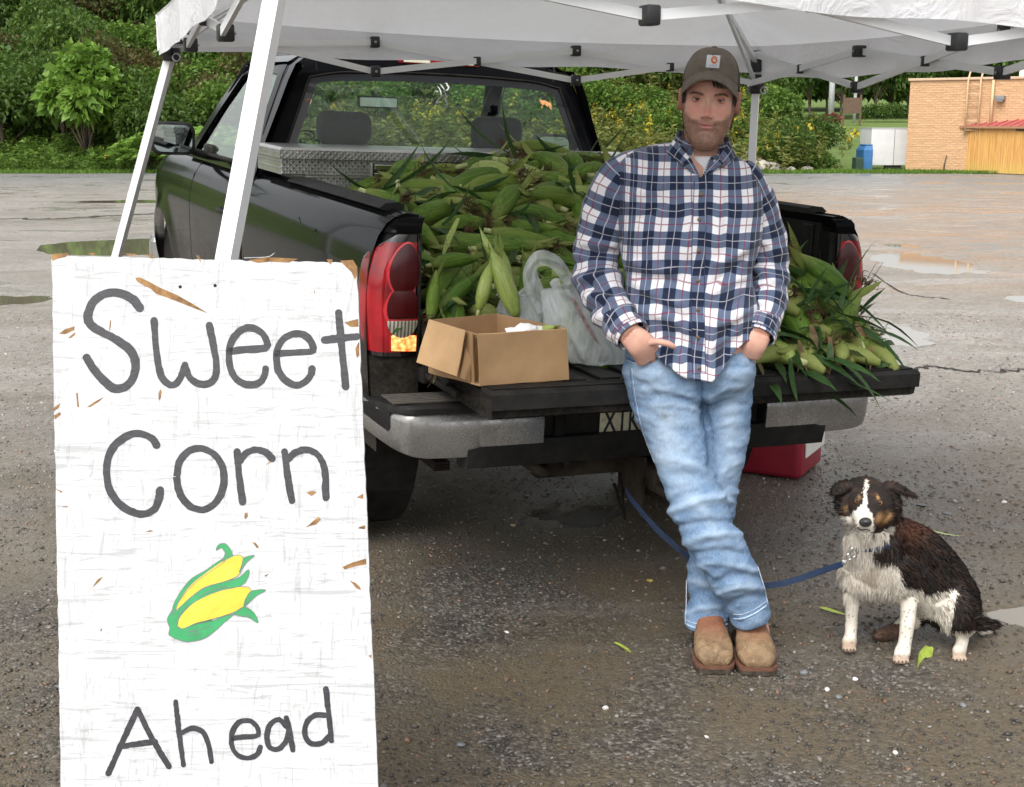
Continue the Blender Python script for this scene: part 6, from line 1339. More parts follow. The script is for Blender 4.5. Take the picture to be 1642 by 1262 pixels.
armR=[(1196,291,3.915,29,.058),(1208,318,3.925,31,.064),(1222,355,3.94,31,.066),(1229,395,3.95,32,.064),(1231,430,3.945,33,.062),(1231,460,3.92,32,.060),(1229,490,3.88,29,.054),(1224,515,3.84,27,.046),(1216,539,3.80,25,.040)]
def shrink(rows,f,g): return [(r[0],r[1],r[2],r[3]*f,r[4]*g) for r in rows]
pcs=[hx(headVF),hx(earmesh(-1)),hx(earmesh(1))]
for rows,f,g,n in((torso,.84,.82,30),(pelv[:-1],.76,.74,16),(legF,.60,.62,34),(legB,.60,.62,34),(armL,.70,.70,28),(armR,.70,.70,28)):
    C,a,b_=lay(shrink(rows,f,g),n); pcs.append(loft(etube(C,a,b_,32,flat=(rows is torso or len(rows)<8))))
C,a,b_=lay([(1128,205,3.885,31,.050),(1128,228,3.885,32,.054),(1127,245,3.892,34,.055),(1126,262,3.905,36,.050),(1124,275,3.905,48,.050)],14); pcs.append(loft(etube(C,a,b_,36)))
# feet inside the boots
for q in ([(1136,985,3.87,22,.045),(1137,1010,3.88,24,.055),(1142,1040,3.80,26,.035),(1148,1066,3.70,26,.022)],[(1204,975,3.81,22,.045),(1207,1000,3.86,24,.055),(1211,1035,3.78,26,.035),(1216,1066,3.69,26,.022)]):
    C,a,b_=lay(q,12); pcs.append(loft(etube(C,a,b_,20)))
# hands: wrist, palm, four fingers down into the pocket, thumb outside
def hand(wr,palm,kn,tips,thumb,pw,s):
    out=[]; C,a,b_=lay([wr,palm,kn],12); out.append(loft(etube(C,a,b_,26,2.6)))
    for f_ in tips:
        pts=np.array([P(*f_[0]),P(*f_[1]),P(*f_[2])]); q=smoothline(pts,9); out.append(tube(q,np.linspace(f_[3],f_[3]*.8,9),10))
    pts=np.array([P(*t) for t in thumb[:-1]]); q=smoothline(pts,14); r0=thumb[-1]; out.append(tube(q,r0*np.array([1.15,1.12,1.06,1.0,.96,.93,.93,.97,1.0,1.0,.97,.9,.75,.4]),12))
    return out
pcs+=hand((1012,538,3.745,20,.026),(1028,553,3.738,23,.021),(1042,574,3.768,22,.015),
    [((1024,568,3.76),(1026,588,3.80),(1030,612,3.82),.0090),((1035,572,3.76),(1038,594,3.80),(1044,624,3.82),.0092),((1046,572,3.76),(1052,594,3.80),(1058,620,3.82),.0092),((1054,564,3.76),(1062,584,3.80),(1070,604,3.82),.0088)],
    [(1036,551,3.735),(1049,548,3.722),(1062,549,3.712),(1073,552,3.710),(1083,558,3.716),.0098],0,1)
pcs+=hand((1216,537,3.805,20,.028),(1209,553,3.80,20,.023),(1201,570,3.815,18,.017),
    [((1206,566,3.81),(1202,588,3.84),(1198,610,3.85),.0088),((1200,570,3.81),(1195,592,3.84),(1188,614,3.85),.009),((1193,568,3.81),(1186,588,3.84),(1178,606,3.85),.0088),((1209,560,3.815),(1208,578,3.845),(1205,595,3.85),.0085)],
    [(1207,547,3.79),(1199,556,3.795),(1192,566,3.82),(1186,578,3.84),.0100],0,-1)
BODY,BV=remesh(join(*pcs),.0026,'person',1)
L_=(BV@HMi[:3,:3].T)+HMi[:3,3]
x,y,z=L_.T; X=np.abs(x); n=len(BV)
skin=np.tile(np.array([.64,.37,.285]),(n,1)); inhead=(z>-.20)&(np.abs(x)<.12)&(y<.14)
def blend(c,m_,col): m_=np.clip(m_,0,1)[:,None]; return c*(1-m_)+np.array(col)*m_
front=(y<-.01)
rn=pn(x*130,z*130,3,3); rn2=pn(x*500,z*700,5,2)
c=skin*(1+.05*rn)[:,None]
c=blend(c,.50*g2(X,z,.036,-.008,.026,.022)*front,(.64,.22,.17)); c=blend(c,.75*g2(x,z,0,-.012,.014,.014)*front,(.68,.24,.19)); c=blend(c,.45*g2(x,z,0,.055,.05,.02)*front,(.62,.26,.19))
beard=smooth01((-.018-z+.30*np.maximum(X-.030,0))/.022)
beard=np.where(z<-.030+.0,beard,beard*smooth01((X-.045)/.014)); 
must=smooth01((-.0305-z)/.006); beard=np.minimum(beard,np.maximum(must,smooth01((X-.040)/.01)))
beard*=(1-.75*g2(X,z,.022,-.030,.010,.006)); beard*=1-.55*g2(x,z,0,-.066,.012,.006)
neckfade=smooth01((z+.150)/.035); beard=np.where(inhead,beard*neckfade,0); beard*=np.where(z<-.105,smooth01((.075-X)/.02),1)*(y<.045)
side=smooth01((X-.058)/.008)*smooth01((z+.05)/.02)*smooth01((.05-z)/.01)*(y<.012)*(y>-.052); beard=np.maximum(beard,side*(z>-.04))
c=blend(c,beard*(.68+.10*rn+.22*rn2)*(1-.30*g2(x,z,0,-.036,.03,.008)),(.130,.068,.040))
zm=z-3.4*np.minimum(X,.03)**2; lip=np.maximum(g2(x,zm,0,-.0448,.027,.0030),g2(x,zm,0,-.0540,.021,.0042)); lip=smooth01((lip-.35)/.3)*(y<-.07); c=blend(c,lip*.9,(.56,.20,.18)); c=blend(c,smooth01((g2(x,zm,0,-.0490,.033,.0015)-.4)/.3)*(y<-.06)*.85,(.12,.035,.03))
bz=.0355+.004*np.sin((X-.015)*70)-.0035*smooth01((X-.045)/.012); brow=np.exp(-((z-bz)/.0034)**2)*smooth01((X-.012)/.006)*smooth01((.054-X)/.008)*(y<-.055); c=blend(c,brow*(.75+.3*rn2),(.075,.042,.028))
c=blend(c,.40*g2(X,z,.034,EYZ,.020,.010)*front,(.42,.17,.12))  # shade of the eye sockets painted into the skin colour
c=blend(c,smooth01((g2(X,z,.0135,-.0290,.0040,.0022)-.4)/.3)*.8*front,(.10,.03,.025))
hairm=smooth01((z-.030)/.01)*smooth01((y+.045)/.01)*inhead*(X<.083)+smooth01((y-.03)/.015)*smooth01((z+.06)/.02)*inhead*(X<.080); c=blend(c,np.clip(hairm,0,1),(.035,.022,.016))
ear_=(X>.0735)&inhead&(z>-.03)&(z<.05)&(y>-.03); c=np.where(ear_[:,None],c*.4+np.array([.56,.22,.16])*.6,c)
# hands a little redder
hm=(BV[:,2]<1.05)&(BV[:,2]>.75); c=np.where(hm[:,None],c*np.array([1.0,.97,.95]),c)
setcol(BODY,np.clip(c,0,1))
m,N,b=newmat('skin'); a_=N.add('ShaderNodeAttribute',attribute_name='tone').outputs['Color']; oc=N.coord('Object'); setp(N,b,col=a_,rough=.48,spec=.45,sss=.12,normal=N.bump(N.noise(420,3,.6,oc),.20,.001)); b.inputs['Subsurface Radius'].default_value=(.01,.004,.002); b.inputs['Subsurface Scale'].default_value=.5; SKIN=m
BODY.materials.clear(); BODY.materials.append(SKIN)
for p_ in (None,): pass
MAN=link('person',BODY); tag(MAN,'bearded man in plaid shirt, jeans and cap leaning on the tailgate, hands in pockets','person')
# eyes
WHT=mat('eye_white',(.62,.58,.55),.15,var=.05); IRI=mat('grey_blue_iris',(.085,.11,.12),.1,var=.3,vs=200); PUP=mat('pupil_black',(.005,.005,.005),.1); LASH=mat('dark_lashes',(.04,.02,.015),.8)
def sph(r,n=16,m_=12,sc=(1,1,1)):
    rg=[[(sc[0]*r*math.sin(p)*math.cos(t),sc[1]*r*math.sin(p)*math.sin(t),sc[2]*r*math.cos(p)) for t in np.linspace(0,2*math.pi,n,endpoint=False)] for p in np.linspace(.04,math.pi-.04,m_)]; return loft(rg)
for s in(-1,1):
    ex,ey,ez=s*.0335,-.0640,EYZ-.0005
    e=part('eyeball',hx(xf(sph(.0125),loc=(ex,ey,ez))),WHT,MAN,smooth=True)
    def capd(r0,r1,a0,nm,m_):
        rg=[[(ex+r1*math.sin(p)*math.cos(t)-s*.0008,ey-r1*math.cos(p),ez-.0006+r1*math.sin(p)*math.sin(t)) for t in np.linspace(0,2*math.pi,20,endpoint=False)] for p in np.linspace(.02,a0,5)]; part(nm,hx(loft(rg)),m_,e,smooth=True)
    capd(0,.01262,.46,'iris',IRI); capd(0,.01275,.20,'pupil',PUP)
    # lids: upper covers a good third, lower a little; lash line along the upper edge
    def lid(lo,hi,off_,rad):
        def f(u,v):
            a=math.pi*(u*1.0); ph=lo+(hi-lo)*v
            dx=math.cos(a)*-1
            # arc from inner to outer corner
            bow=math.sin(a); zz=ph*bow; r=rad
            xx=-math.cos(a)*.0128; yy=-math.sqrt(max(r*r-min(xx*xx,r*r*.97)-min(zz*zz,r*r*.6),1e-8)); return (ex+xx,ey+yy-off_,ez+zz)
        return grid(f,18,6)
    part('eyelid',hx(lid(.0016,.0125,.0004,.0142)),SKIN,e,smooth=True,attrs=None) ; part('eyelid',hx(lid(-.0125,-.0034,.0002,.0138)),SKIN,e,smooth=True)
    for o in e.children:
        if o.name.startswith('eyelid'): 
            k=len(o.data.vertices); setcol(o.data,np.tile([.40,.17,.12],(k,1)))  # lids get the same painted eye shade
    part('lashes',hx(lid(.0006,.0030,.0010,.0143)),LASH,e,smooth=True)
# hair visible below the cap
hs_=[]; r_=np.random.RandomState(8)
for i in range(420):
    s=-1 if i%2 else 1; yy=r_.uniform(-.055,.05); zz_=r_.uniform(.028,.060) if yy<.02 else r_.uniform(-.05,.05)
    xx=np.interp(zz_,HZ,HW)*(1-((yy-.005)/.12)**2)**.5*s*1.01; p=np.array([xx,yy,zz_]); q=p+np.array([s*.001,.004*r_.randn(),-.016]); q2=q+np.array([s*.0005,.003,-.008]); hs_.append(tube([p,q,q2],[.0012,.0010,.0003],3))
for i in range(60):
    xx=r_.uniform(.005,.05); p=np.array([xx,-.090+xx*xx*5,.075]); hs_.append(tube([p,p+np.array([.004,-.003,-.010]),p+np.array([.007,-.002,-.018-.004*r_.rand()])],[.001,.001,.0002],3))
# short stubble following the jaw
bm_=np.where((beard>.35)&(z<.03))[0]; NB=min(9000,len(bm_)*2); sel=r_.choice(bm_,NB); nn_=np.empty(len(BODY.vertices)*3,dtype=np.float32); BODY.vertices.foreach_get('normal',nn_); nn_=nn_.reshape(-1,3)[sel].astype(float)
p_=BV[sel]+r_.randn(NB,3)*.0010; d_=nn_*.55+np.array([0,-.1,-.75])+r_.randn(NB,3)*.28; d_/=np.linalg.norm(d_,axis=1)[:,None]; Lh=(.0022+.0030*r_.rand(NB)*beard[sel])[:,None]; w_h=np.cross(d_,r_.randn(NB,3)); w_h/=np.linalg.norm(w_h,axis=1)[:,None]
SVt=np.stack([p_-w_h*.00022,p_+w_h*.00022,p_+d_*Lh],1).reshape(-1,3); STM=mat('stubble_hair',(.12,.060,.030),.5,var=.6,vs=120,col2=(.30,.16,.08)); so_b=link('beard_stubble',mesh('beard_stubble',SVt,np.arange(NB*3).reshape(-1,3),STM,smooth=False),MAN); so_b['kind']='stuff'
NBw=420; bxs=r_.choice([-1,1],NBw)*r_.uniform(.014,.052,NBw); bzz=.0355+.004*np.sin((np.abs(bxs)-.015)*70)-.0035*np.clip((np.abs(bxs)-.045)/.012,0,1)+r_.randn(NBw)*.0014
LB=np.c_[x,z]; frs=np.where((y<-.06)&(z>.02)&(z<.06))[0]; ptsb=[]
for bx_,bz_ in zip(bxs,bzz):
    k=frs[np.argmin((x[frs]-bx_)**2+(z[frs]-bz_)**2)]; ptsb.append(k)
ptsb=np.array(ptsb); HR=np.array(HM)[:3,:3]; dB_=(np.c_[np.sign(bxs)*.9,np.full(NBw,-.35),.25-.5*np.clip((np.abs(bxs)-.04)/.01,0,1)]+r_.randn(NBw,3)*.2)@HR.T; dB_/=np.linalg.norm(dB_,axis=1)[:,None]; p_=BV[ptsb]+r_.randn(NBw,3)*.0009; w_h=np.cross(dB_,r_.randn(NBw,3)); w_h/=np.linalg.norm(w_h,axis=1)[:,None]
link('eyebrow_hairs',mesh('eyebrow_hairs',np.stack([p_-w_h*.0003,p_+w_h*.0003,p_+dB_*.0050],1).reshape(-1,3),np.arange(NBw*3).reshape(-1,3),mat('eyebrow_brown',(.040,.022,.014),.6,var=.4,vs=120),smooth=False),MAN)['kind']='stuff'
part('hair',hx(join(*hs_)),mat('dark_brown_hair',(.030,.018,.012),.6,var=.4,vs=90),MAN)
# ---- cap
m,N,b=newmat('taupe_canvas'); oc=N.coord('Object'); wv=N.noise(600,2,.5,oc); setp(N,b,col=N.mix(N.ramp(N.noise(25,5,.65,oc),[(.35,0.),(.65,1.)]),(.125,.105,.082),(.185,.155,.125)),rough=.9,normal=N.bump(wv,.3,.001)); TAU=m
MESHB=mat('black_mesh_fabric',(.012,.012,.013),.8,var=.5,vs=400,col2=(.03,.03,.03))
def capdome(a0,a1,off_=0,nu=30,nv=16,z0=None):
    def f(u,v):
        a=a0+(a1-a0)*u; base=.101-.022*math.sin(a)**2-.055*(1-math.cos(a))/2 if z0 is None else z0
        p=v*math.pi/2; zt=.1640; w_,fb=.0835+off_,(.101 if math.cos(a)>0 else .108)+off_
        rr=math.cos(p)**.72 if v<1 else 0; top=math.sin(p)**.92
        xx=math.sin(a)*w_*rr*(1+.02*math.cos(a)); yy=-math.cos(a)*fb*rr+.004; return (xx,yy,base+(zt+off_-base)*top)
    return grid(f,nu,nv)
cap=bpy.data.objects.new('baseball_cap',None); COL.objects.link(cap); cap.parent=MAN
part('front_panel',hx(capdome(-1.12,1.12)),TAU,cap,smooth=True)
part('mesh_back',hx(capdome(1.12,2*math.pi-1.12,-.001)),MESHB,cap,smooth=True)
part('top_button',hx(xf(sph(.008,14,8,(1,1,.55)),loc=(0,.004,.1650))),TAU,cap,smooth=True)
for a in(-1.12,0,1.12):
    pts=[]; 
    for v in np.linspace(.02,.98,14):
        base=.101-.022*math.sin(a)**2-.055*(1-math.cos(a))/2; p=v*math.pi/2; rr=math.cos(p)**.72; pts.append((math.sin(a)*.0842*rr,-math.cos(a)*.1018*rr+.004,base+(.1643-base)*math.sin(p)**.92))
    part('seam',hx(tube(pts,.0012,5)),TAU,cap,smooth=True)
def brim(u,v,dz=0):
    a=(u*2-1)*1.22; base=.101-.022*math.sin(a)**2-.055*(1-math.cos(a))/2; bx_,by_=math.sin(a)*.0825,-math.cos(a)*.099+.004
    ext=.066*max(math.cos(a*1.2),0)**.6; k=v; x=bx_*(1+.04*k); y=by_-ext*k*(.95); z=base+.001-.020*k-.016*(abs(x)/.08)**2*k+.004*math.sin(math.pi*k); return (x,y,z+dz)
V1,F1=grid(lambda u,v:brim(u,v),31,10); V2,F2=grid(lambda u,v:brim(u,v,-.0035),31,10); k=len(V1)
bd=[i*10+9 for i in range(31)]; rim=[(bd[i],bd[i]+k,bd[i+1]+k,bd[i+1]) for i in range(30)]
part('brim',hx((np.vstack([V1,V2]),list(F1)+[tuple(j+k for j in reversed(q)) for q in F2]+rim)),TAU,cap,smooth=True)
for vv in(.25,.5,.75): part('stitching',hx(tube([brim(u,vv,.0006) for u in np.linspace(.03,.97,30)],.0006,4)),mat('taupe_thread',(.20,.17,.14),.9) if vv==.25 else bpy.data.materials['taupe_thread'],cap)
# patch
def cpt(xp,zp,l):   # point on the front of the crown
    lo,hi=.0,1.0; a=math.asin(max(-1,min(1,xp/.0835)))
    for _ in range(30):
        mid=(lo+hi)/2; base=.101-.022*math.sin(a)**2-.055*(1-math.cos(a))/2; p=mid*math.pi/2; zq=base+(.1640-base)*math.sin(p)**.92
        if zq<zp: lo=mid
        else: hi=mid
        rr=math.cos(p)**.72; a=math.asin(max(-1,min(1,xp/(.0835*max(rr,.2)))))
    return (xp,-math.cos(a)*(.101)*rr+.004-l,zp)
PW=.0185; px0,pz0=.0025,.1275
pt_=part('sewn_patch',hx(grid(lambda u,v:cpt(px0+(u*2-1)*PW,pz0+(v*2-1)*PW*.92,.0022),9,9)),mat('white_patch',(.62,.64,.68),.7,var=.06),cap,smooth=True)
ORG=mat('orange_thread',(.62,.19,.04),.7,var=.1,vs=200)
def cs(pts,w,nm,m_,l=.003):
    q=smoothline(pts,16); T=np.gradient(q,axis=0); T/=np.linalg.norm(T,axis=1)[:,None]; Nn=np.c_[-T[:,1],T[:,0]]; n=len(q); tp=np.interp(np.linspace(0,1,n),[0,.3,.8,1],[.5,1,1,.35])[:,None]
    A=q+Nn*w/2*tp; B=q-Nn*w/2*tp; V=[cpt(px0+x_,pz0+z_,l) for x_,z_ in A]+[cpt(px0+x_,pz0+z_,l) for x_,z_ in B]; return hx((np.array(V),[(i,i+1,n+i+1,n+i) for i in range(n-1)]))
part('patch_emblem',join(cs([(.010,.0105),(.002,.0125),(-.0035,.007),(-.0025,.0005),(.003,-.004),(.0095,-.003)],.0055,'',None),cs([(.001,.006),(.006,.0075),(.0105,.004),(.0085,-.0005),(.004,-.0005)],.0038,'',None,.0034)),ORG,pt_)
tx=textmesh('carhartt',.0068,ext=.00005); V=tx[0]; V=np.array([cpt(px0+v[0],pz0-.0125+v[1],.0030) for v in V]); part('patch_lettering',hx((V,tx[1])),mat('blue_grey_thread',(.20,.26,.42),.7),pt_)
# ---- shirt
m,N,b=newmat('plaid_flannel'); uv=N.add('ShaderNodeTexCoord').outputs['UV']; s_=N.add('ShaderNodeSeparateXYZ'); N.link(uv,s_.inputs[0]); PER=.0850
def bandm(o):
    t=N.math('FRACT',N.math('ADD',N.math('DIVIDE',o,PER),100.0)); d=N.math('ABSOLUTE',N.math('SUBTRACT',t,.5))      # 0 centre of navy band, .5 centre of white band
    navy=N.ramp(d,[(.243,1.),(.257,0.)]); wl=N.ramp(d,[(.010,1.),(.018,0.)]); rl=N.ramp(d,[(.474,0.),(.482,1.)]); return navy,wl,rl
n1,w1,r1=bandm(s_.outputs[0]); n2,w2,r2=bandm(s_.outputs[1]); tw=N.math('FRACT',N.math('MULTIPLY',N.math('ADD',s_.outputs[0],s_.outputs[1]),420.0)); tw=N.ramp(tw,[(.45,0.),(.55,1.)])
sm=N.math('MULTIPLY',N.math('ADD',n1,n2),.5)
c=N.ramp(sm,[(0,(.80,.79,.82)),(.48,(.105,.138,.218)),(.52,(.105,.138,.218)),(1,(.005,.012,.038))])
c=N.mix(N.math('MULTIPLY',tw,.16),c,(.10,.12,.20)); 
rd=N.math('MAXIMUM',r1,r2); c=N.mix(N.math('MULTIPLY',rd,.72),c,(.20,.012,.045)); wl=N.math('MAXIMUM',w1,w2); c=N.mix(N.math('MULTIPLY',wl,.45),c,(.78,.78,.84))
oc=N.coord('Object'); setp(N,b,col=c,rough=.92,spec=.2,sheen=.2,normal=N.bump(N.math('ADD',N.noise(700,2,.6,oc),N.math('MULTIPLY',N.noise(28,4,.6,oc,.8),2.2)),.5,.0022)); PLAID=m
SHX=P(1119,400,3.88)[0]
def plaiduv(V):      # front/back wrapped width and height, in metres
    x=(V[:,0]-SHX)-.10*(V[:,2]-1.2)*0; A=.225; u=A*np.arcsin(np.clip(x/A,-.999,.999)); back=V[:,1]>3.885; u=np.where(back,u+.04,u)
    # the button front leans slightly as the man does
    u=u-(.020)*np.clip((V[:,2]-1.25)/.3,-1,1)
    w_=.006*pn(V[:,0]*9,V[:,2]*9,31,3); return np.c_[u+PER*.5+w_+.004,V[:,2]*1.03+.010*pn(V[:,0]*7+3,V[:,2]*6,33,3)-.10*(x*x)]
def folds(V,seed,dirs,amp=.004):
    r=0
    for (a,f,am) in dirs:
        r_=np.random.RandomState(seed); seed+=1; ca,sa=math.cos(a),math.sin(a); s=V[:,0]*ca+V[:,2]*sa; t=-V[:,0]*sa+V[:,2]*ca
        wv=np.sin(s*f+1.6*np.sin(t*f*.22+r_.rand()*6)+r_.rand()*6); env=.5+.5*np.sin(t*f*.31+r_.rand()*6)*np.sin(s*f*.17+r_.rand()*6); r=r+am*np.sign(wv)*np.abs(wv)**1.5*env
    return r
def vnormals(V,nr,n):
    G3=V.reshape(nr,n,3); du=np.roll(G3,-1,1)-np.roll(G3,1,1); dv=np.gradient(G3,axis=0); N3=np.cross(du,dv); N3/=np.linalg.norm(N3,axis=2)[:,:,None]+1e-9
    cen_=G3.mean(1,keepdims=True); sgn_=np.sign(np.sum(N3*(G3-cen_),2,keepdims=True)); return (N3*np.where(sgn_==0,1,sgn_)).reshape(-1,3)
shirt=bpy.data.objects.new('plaid_shirt',None); COL.objects.link(shirt); shirt.parent=MAN
n_=200; nr=170
C,a,b_=lay(torso,nr); rings=np.array(etube(C,a,b_,n_,2.25,flat=True))
th=np.linspace(0,2*math.pi,n_,endpoint=False)
# bottom hem: stretch the lower rings down to a curved shirt tail
top_z=rings[:,:,2].copy(); zb_=C[-1,2]
def hemz(t):         # hem height by angle: long curved tail in front and behind, lifted at the sides by the hands
    c_=np.abs(np.sin(t)); zf=P(1120,606,3.76)[2]; zs=P(1120,548,3.76)[2]; k=smooth01((c_-.16)/.62); front=np.cos(t)>0
    zc=zf*(1-k)+zs*k
    # little notch where the two fronts part at the placket
    zc=zc+.004*np.exp(-((t-6.24)/.05)**2)-.008*np.exp(-(((t+math.pi)%(2*math.pi)-math.pi-.22)/.16)**2)+.012*smooth01((-(((t+math.pi)%(2*math.pi))-math.pi)-.05)/.2)*(np.abs(c_)<.4)
    return zc
hz=hemz(th); i0=int(nr*.62)
for j in range(n_):
    z0=rings[i0,j,2]; k=np.linspace(0,1,nr-i0); zz_=z0+(hz[j]-z0)*k; rings[i0:,j,2]=zz_
V=rings.reshape(-1,3); Nn=vnormals(V,nr,n_)
hgt=np.clip((1.42-V[:,2])/.5,0,1); d=folds(V,3,[(1.9,34,.0075),(1.1,30,.0070),(1.57,22,.0065),(2.3,52,.0038),(.8,50,.0038)])*(.30+1.0*hgt)
# drape: a hollow at the waist and billow above the hem
cxw=(V[:,0]-C[np.repeat(np.arange(nr),n_),0]); d=d+.010*np.exp(-((V[:,2]-1.02)/.05)**2)*np.sin(cxw*26+1)+.006*np.sin(cxw*38)*smooth01((1.12-V[:,2])/.15)
d=d-.006*np.exp(-((cxw)/.05)**2-((V[:,2]-1.36)/.06)**2)
tpx,tpy=topx(V); d=d+foldp(tpx,tpy,TF)*(V[:,1]<3.9)
V=V+Nn*d[:,None]
Fc=[(i*n_+j,i*n_+(j+1)%n_,(i+1)*n_+(j+1)%n_,(i+1)*n_+j) for i in range(nr-1) for j in range(n_)]
# open the neck in a V
ap=P(1124,287,3.80); keep=[]; Pj=V
apx,apz=ap[0],ap[2]; tz=P(1124,252,3.82)[2]
for q in Fc:
    c_=V[list(q)].mean(0)
    if c_[1]<3.905 and c_[2]>apz and abs(c_[0]-apx-.008*0)<(c_[2]-apz)*.52: continue
    keep.append(q)
TORV=V.reshape(nr,n_,3)
part('shirt_body',(V,keep),PLAID,shirt,smooth=True,uv=plaiduv(V)+np.c_[d*.35,d*.6])
so=shirt.children[0]; sm_=so.modifiers.new('cloth','SOLIDIFY'); sm_.thickness=.0018; sm_.offset=-1
def sleeve(rows,seed,s,cuffdir):
    n=84; m_=130; C,a,b_=lay(rows,m_); a=a.copy();b_=b_.copy(); rg=np.array(etube(C,a,b_,n,2.1)); V=rg.reshape(-1,3); Nn=vnormals(V,m_,n)
    t=np.repeat(np.linspace(0,1,m_),n); th=np.tile(np.linspace(0,2*math.pi,n,endpoint=False),m_); r_=np.random.RandomState(seed)
    ln=np.sum(np.linalg.norm(np.diff(C,axis=0),axis=1)); L_=np.repeat(np.r_[0,np.cumsum(np.linalg.norm(np.diff(C,axis=0),axis=1))],n)
    elbow=np.exp(-((t-.58)/.16)**2); low=np.exp(-((t-.86)/.12)**2); up=np.exp(-((t-.12)/.14)**2)
    w1_=np.sin(L_*95+2.2*np.sin(th+seed)+1.1*np.sin(2*th)+r_.rand()*6); w2_=np.sin(L_*58+2.8*np.cos(th*1+1+seed)+r_.rand()*6)
    d=(.0095*elbow+.0075*low+.0020)*np.sign(w1_)*np.abs(w1_)**1.4*(.6+.4*np.sin(th*2+seed))+(.0062+.004*up)*w2_*(.55+.45*np.sin(th+2+seed))+folds(V,seed,[(1.2,45,.0022),(2.0,40,.0022)])
    tpx,tpy=topx(V); d=d*.6+foldp(tpx,tpy,SF)*smooth01((.95-t)/.05)
    V=V+Nn*d[:,None]
    # cuff: last few rings flat and snug
    u=th/(2*math.pi)*(PER*4); u=np.where(th>math.pi,u-PER*4,u)
    uvv=np.c_[u+PER*(.5 if s<0 else .2)+.004*pn(V[:,0]*9,V[:,2]*9,seed,2)+d*.3,L_*1.0+.02*s+d*.55]
    Fc=[(i*n+j,i*n+(j+1)%n,(i+1)*n+(j+1)%n,(i+1)*n+j) for i in range(m_-1) for j in range(n)]
    # split uv seam is at the back: duplicate column there
    o=part('sleeve',(V,Fc),PLAID,shirt,smooth=True,uv=uvv); md=o.modifiers.new('cloth','SOLIDIFY'); md.thickness=.0018; md.offset=-1
    rg2=V.reshape(m_,n,3); k0=m_-16; 
    cv=rg2[k0:m_-1:3].reshape(-1,3); nk=len(rg2[k0:m_-1:3]); cn=vnormals(cv,nk,n); cen2=np.repeat(rg2[k0:m_-1:3].mean(1),n,axis=0); cv=cen2+(cv-cen2)*1.05
    Fq=[(i*n+j,i*n+(j+1)%n,(i+1)*n+(j+1)%n,(i+1)*n+j) for i in range(nk-1) for j in range(n)]
    uc=uvv.reshape(m_,n,2)[k0:m_-1:3].reshape(-1,2)+np.array([.013,.009]); o2=part('cuff',(cv,Fq),PLAID,shirt,smooth=True,uv=uc); md=o2.modifiers.new('cloth','SOLIDIFY'); md.thickness=.0025; md.offset=0
sleeve([(1026,262,3.905,26,.050)]+armL,41,-1,0); sleeve([(1182,276,3.915,24,.050)]+armR,47,1,0)
# placket with buttons
def tors(px,py,l=.003):        # nearest front point of the shirt to a sight line
    d=ray(px,py); o=np.array([0,0,HC]); W_=TORV[:,np.r_[0:45,n_-45:n_]].reshape(-1,3); t=(W_-o)@d/(d@d); dist=np.linalg.norm(W_-o-t[:,None]*d,axis=1); k=np.argsort(dist)[:6]; w_=1/(dist[k]+1e-5); tt=(t[k]*w_).sum()/w_.sum(); return o+d*(tt-l)
pl_=[(1124,290),(1122,340),(1120,400),(1119,450),(1119,500),(1120,550),(1121,598)]
q=smoothline(pl_,46); Vp=np.array([tors(x_+w_*10.5,y_,.0042+.0012*(1-abs(w_))) for x_,y_ in q for w_ in np.linspace(-1,1,5)]); Gp=Vp.reshape(46,5,3)
for i in range(5): 
    for k in range(3): Gp[1:-1,i,k]=(Gp[:-2,i,k]+2*Gp[1:-1,i,k]+Gp[2:,i,k])/4
Vp,Fp=gridv(Gp); up_=plaiduv(Vp); up_[:,0]+=.0; part('button_placket',(Vp,Fp),PLAID,shirt,smooth=True,uv=up_)
part('placket_edge',join(*[tube(Gp[:,i]+np.array([0,-.0005,0]),.0009,4) for i in(0,4)]),mat('navy_thread',(.03,.04,.09),.9),shirt)
BTN=mat('brown_button',(.16,.10,.06),.35,var=.2,vs=300)
for x_,y_ in((1124,312),(1121,352),(1120,402),(1119,450),(1119,497),(1119,541),(1121,590)):
    c_=tors(x_,y_,.0075); part('button',xf(tube([(0,0,0),(0,-.002,0),(0,-.003,0)],[.0055,.0055,.004],14),loc=c_),BTN,shirt,smooth=True)
# chest pocket outline on the right of the picture
pk=[(1152,338),(1204,352),(1200,405),(1176,420),(1150,404)]
# collar
def sheet(corners,t=.003,nu=10,nv=8,bulge=.004,uvs=1,name='collar_flap',rot_=0):
    q=[np.asarray(p,float) for p in corners]; nz=np.cross(q[1]-q[0],q[3]-q[0]); nz/=np.linalg.norm(nz); 
    if nz[1]>0: nz=-nz
    V=[];U=[]
    for i in range(nu):
        for j in range(nv):
            u,v=i/(nu-1),j/(nv-1); p=q[0]*(1-u)*(1-v)+q[1]*u*(1-v)+q[2]*u*v+q[3]*(1-u)*v; V.append(p+nz*bulge*math.sin(math.pi*u)*math.sin(math.pi*v)); U.append((u*np.linalg.norm(q[1]-q[0])+rot_,v*np.linalg.norm(q[3]-q[0])+rot_*.7))
    Vg,Fg_=gridv(np.array(V).reshape(nu,nv,3)); o=part(name,(Vg,Fg_),PLAID,shirt,smooth=True,uv=np.array(U)); md=o.modifiers.new('cloth','SOLIDIFY'); md.thickness=t; md.offset=0; return o
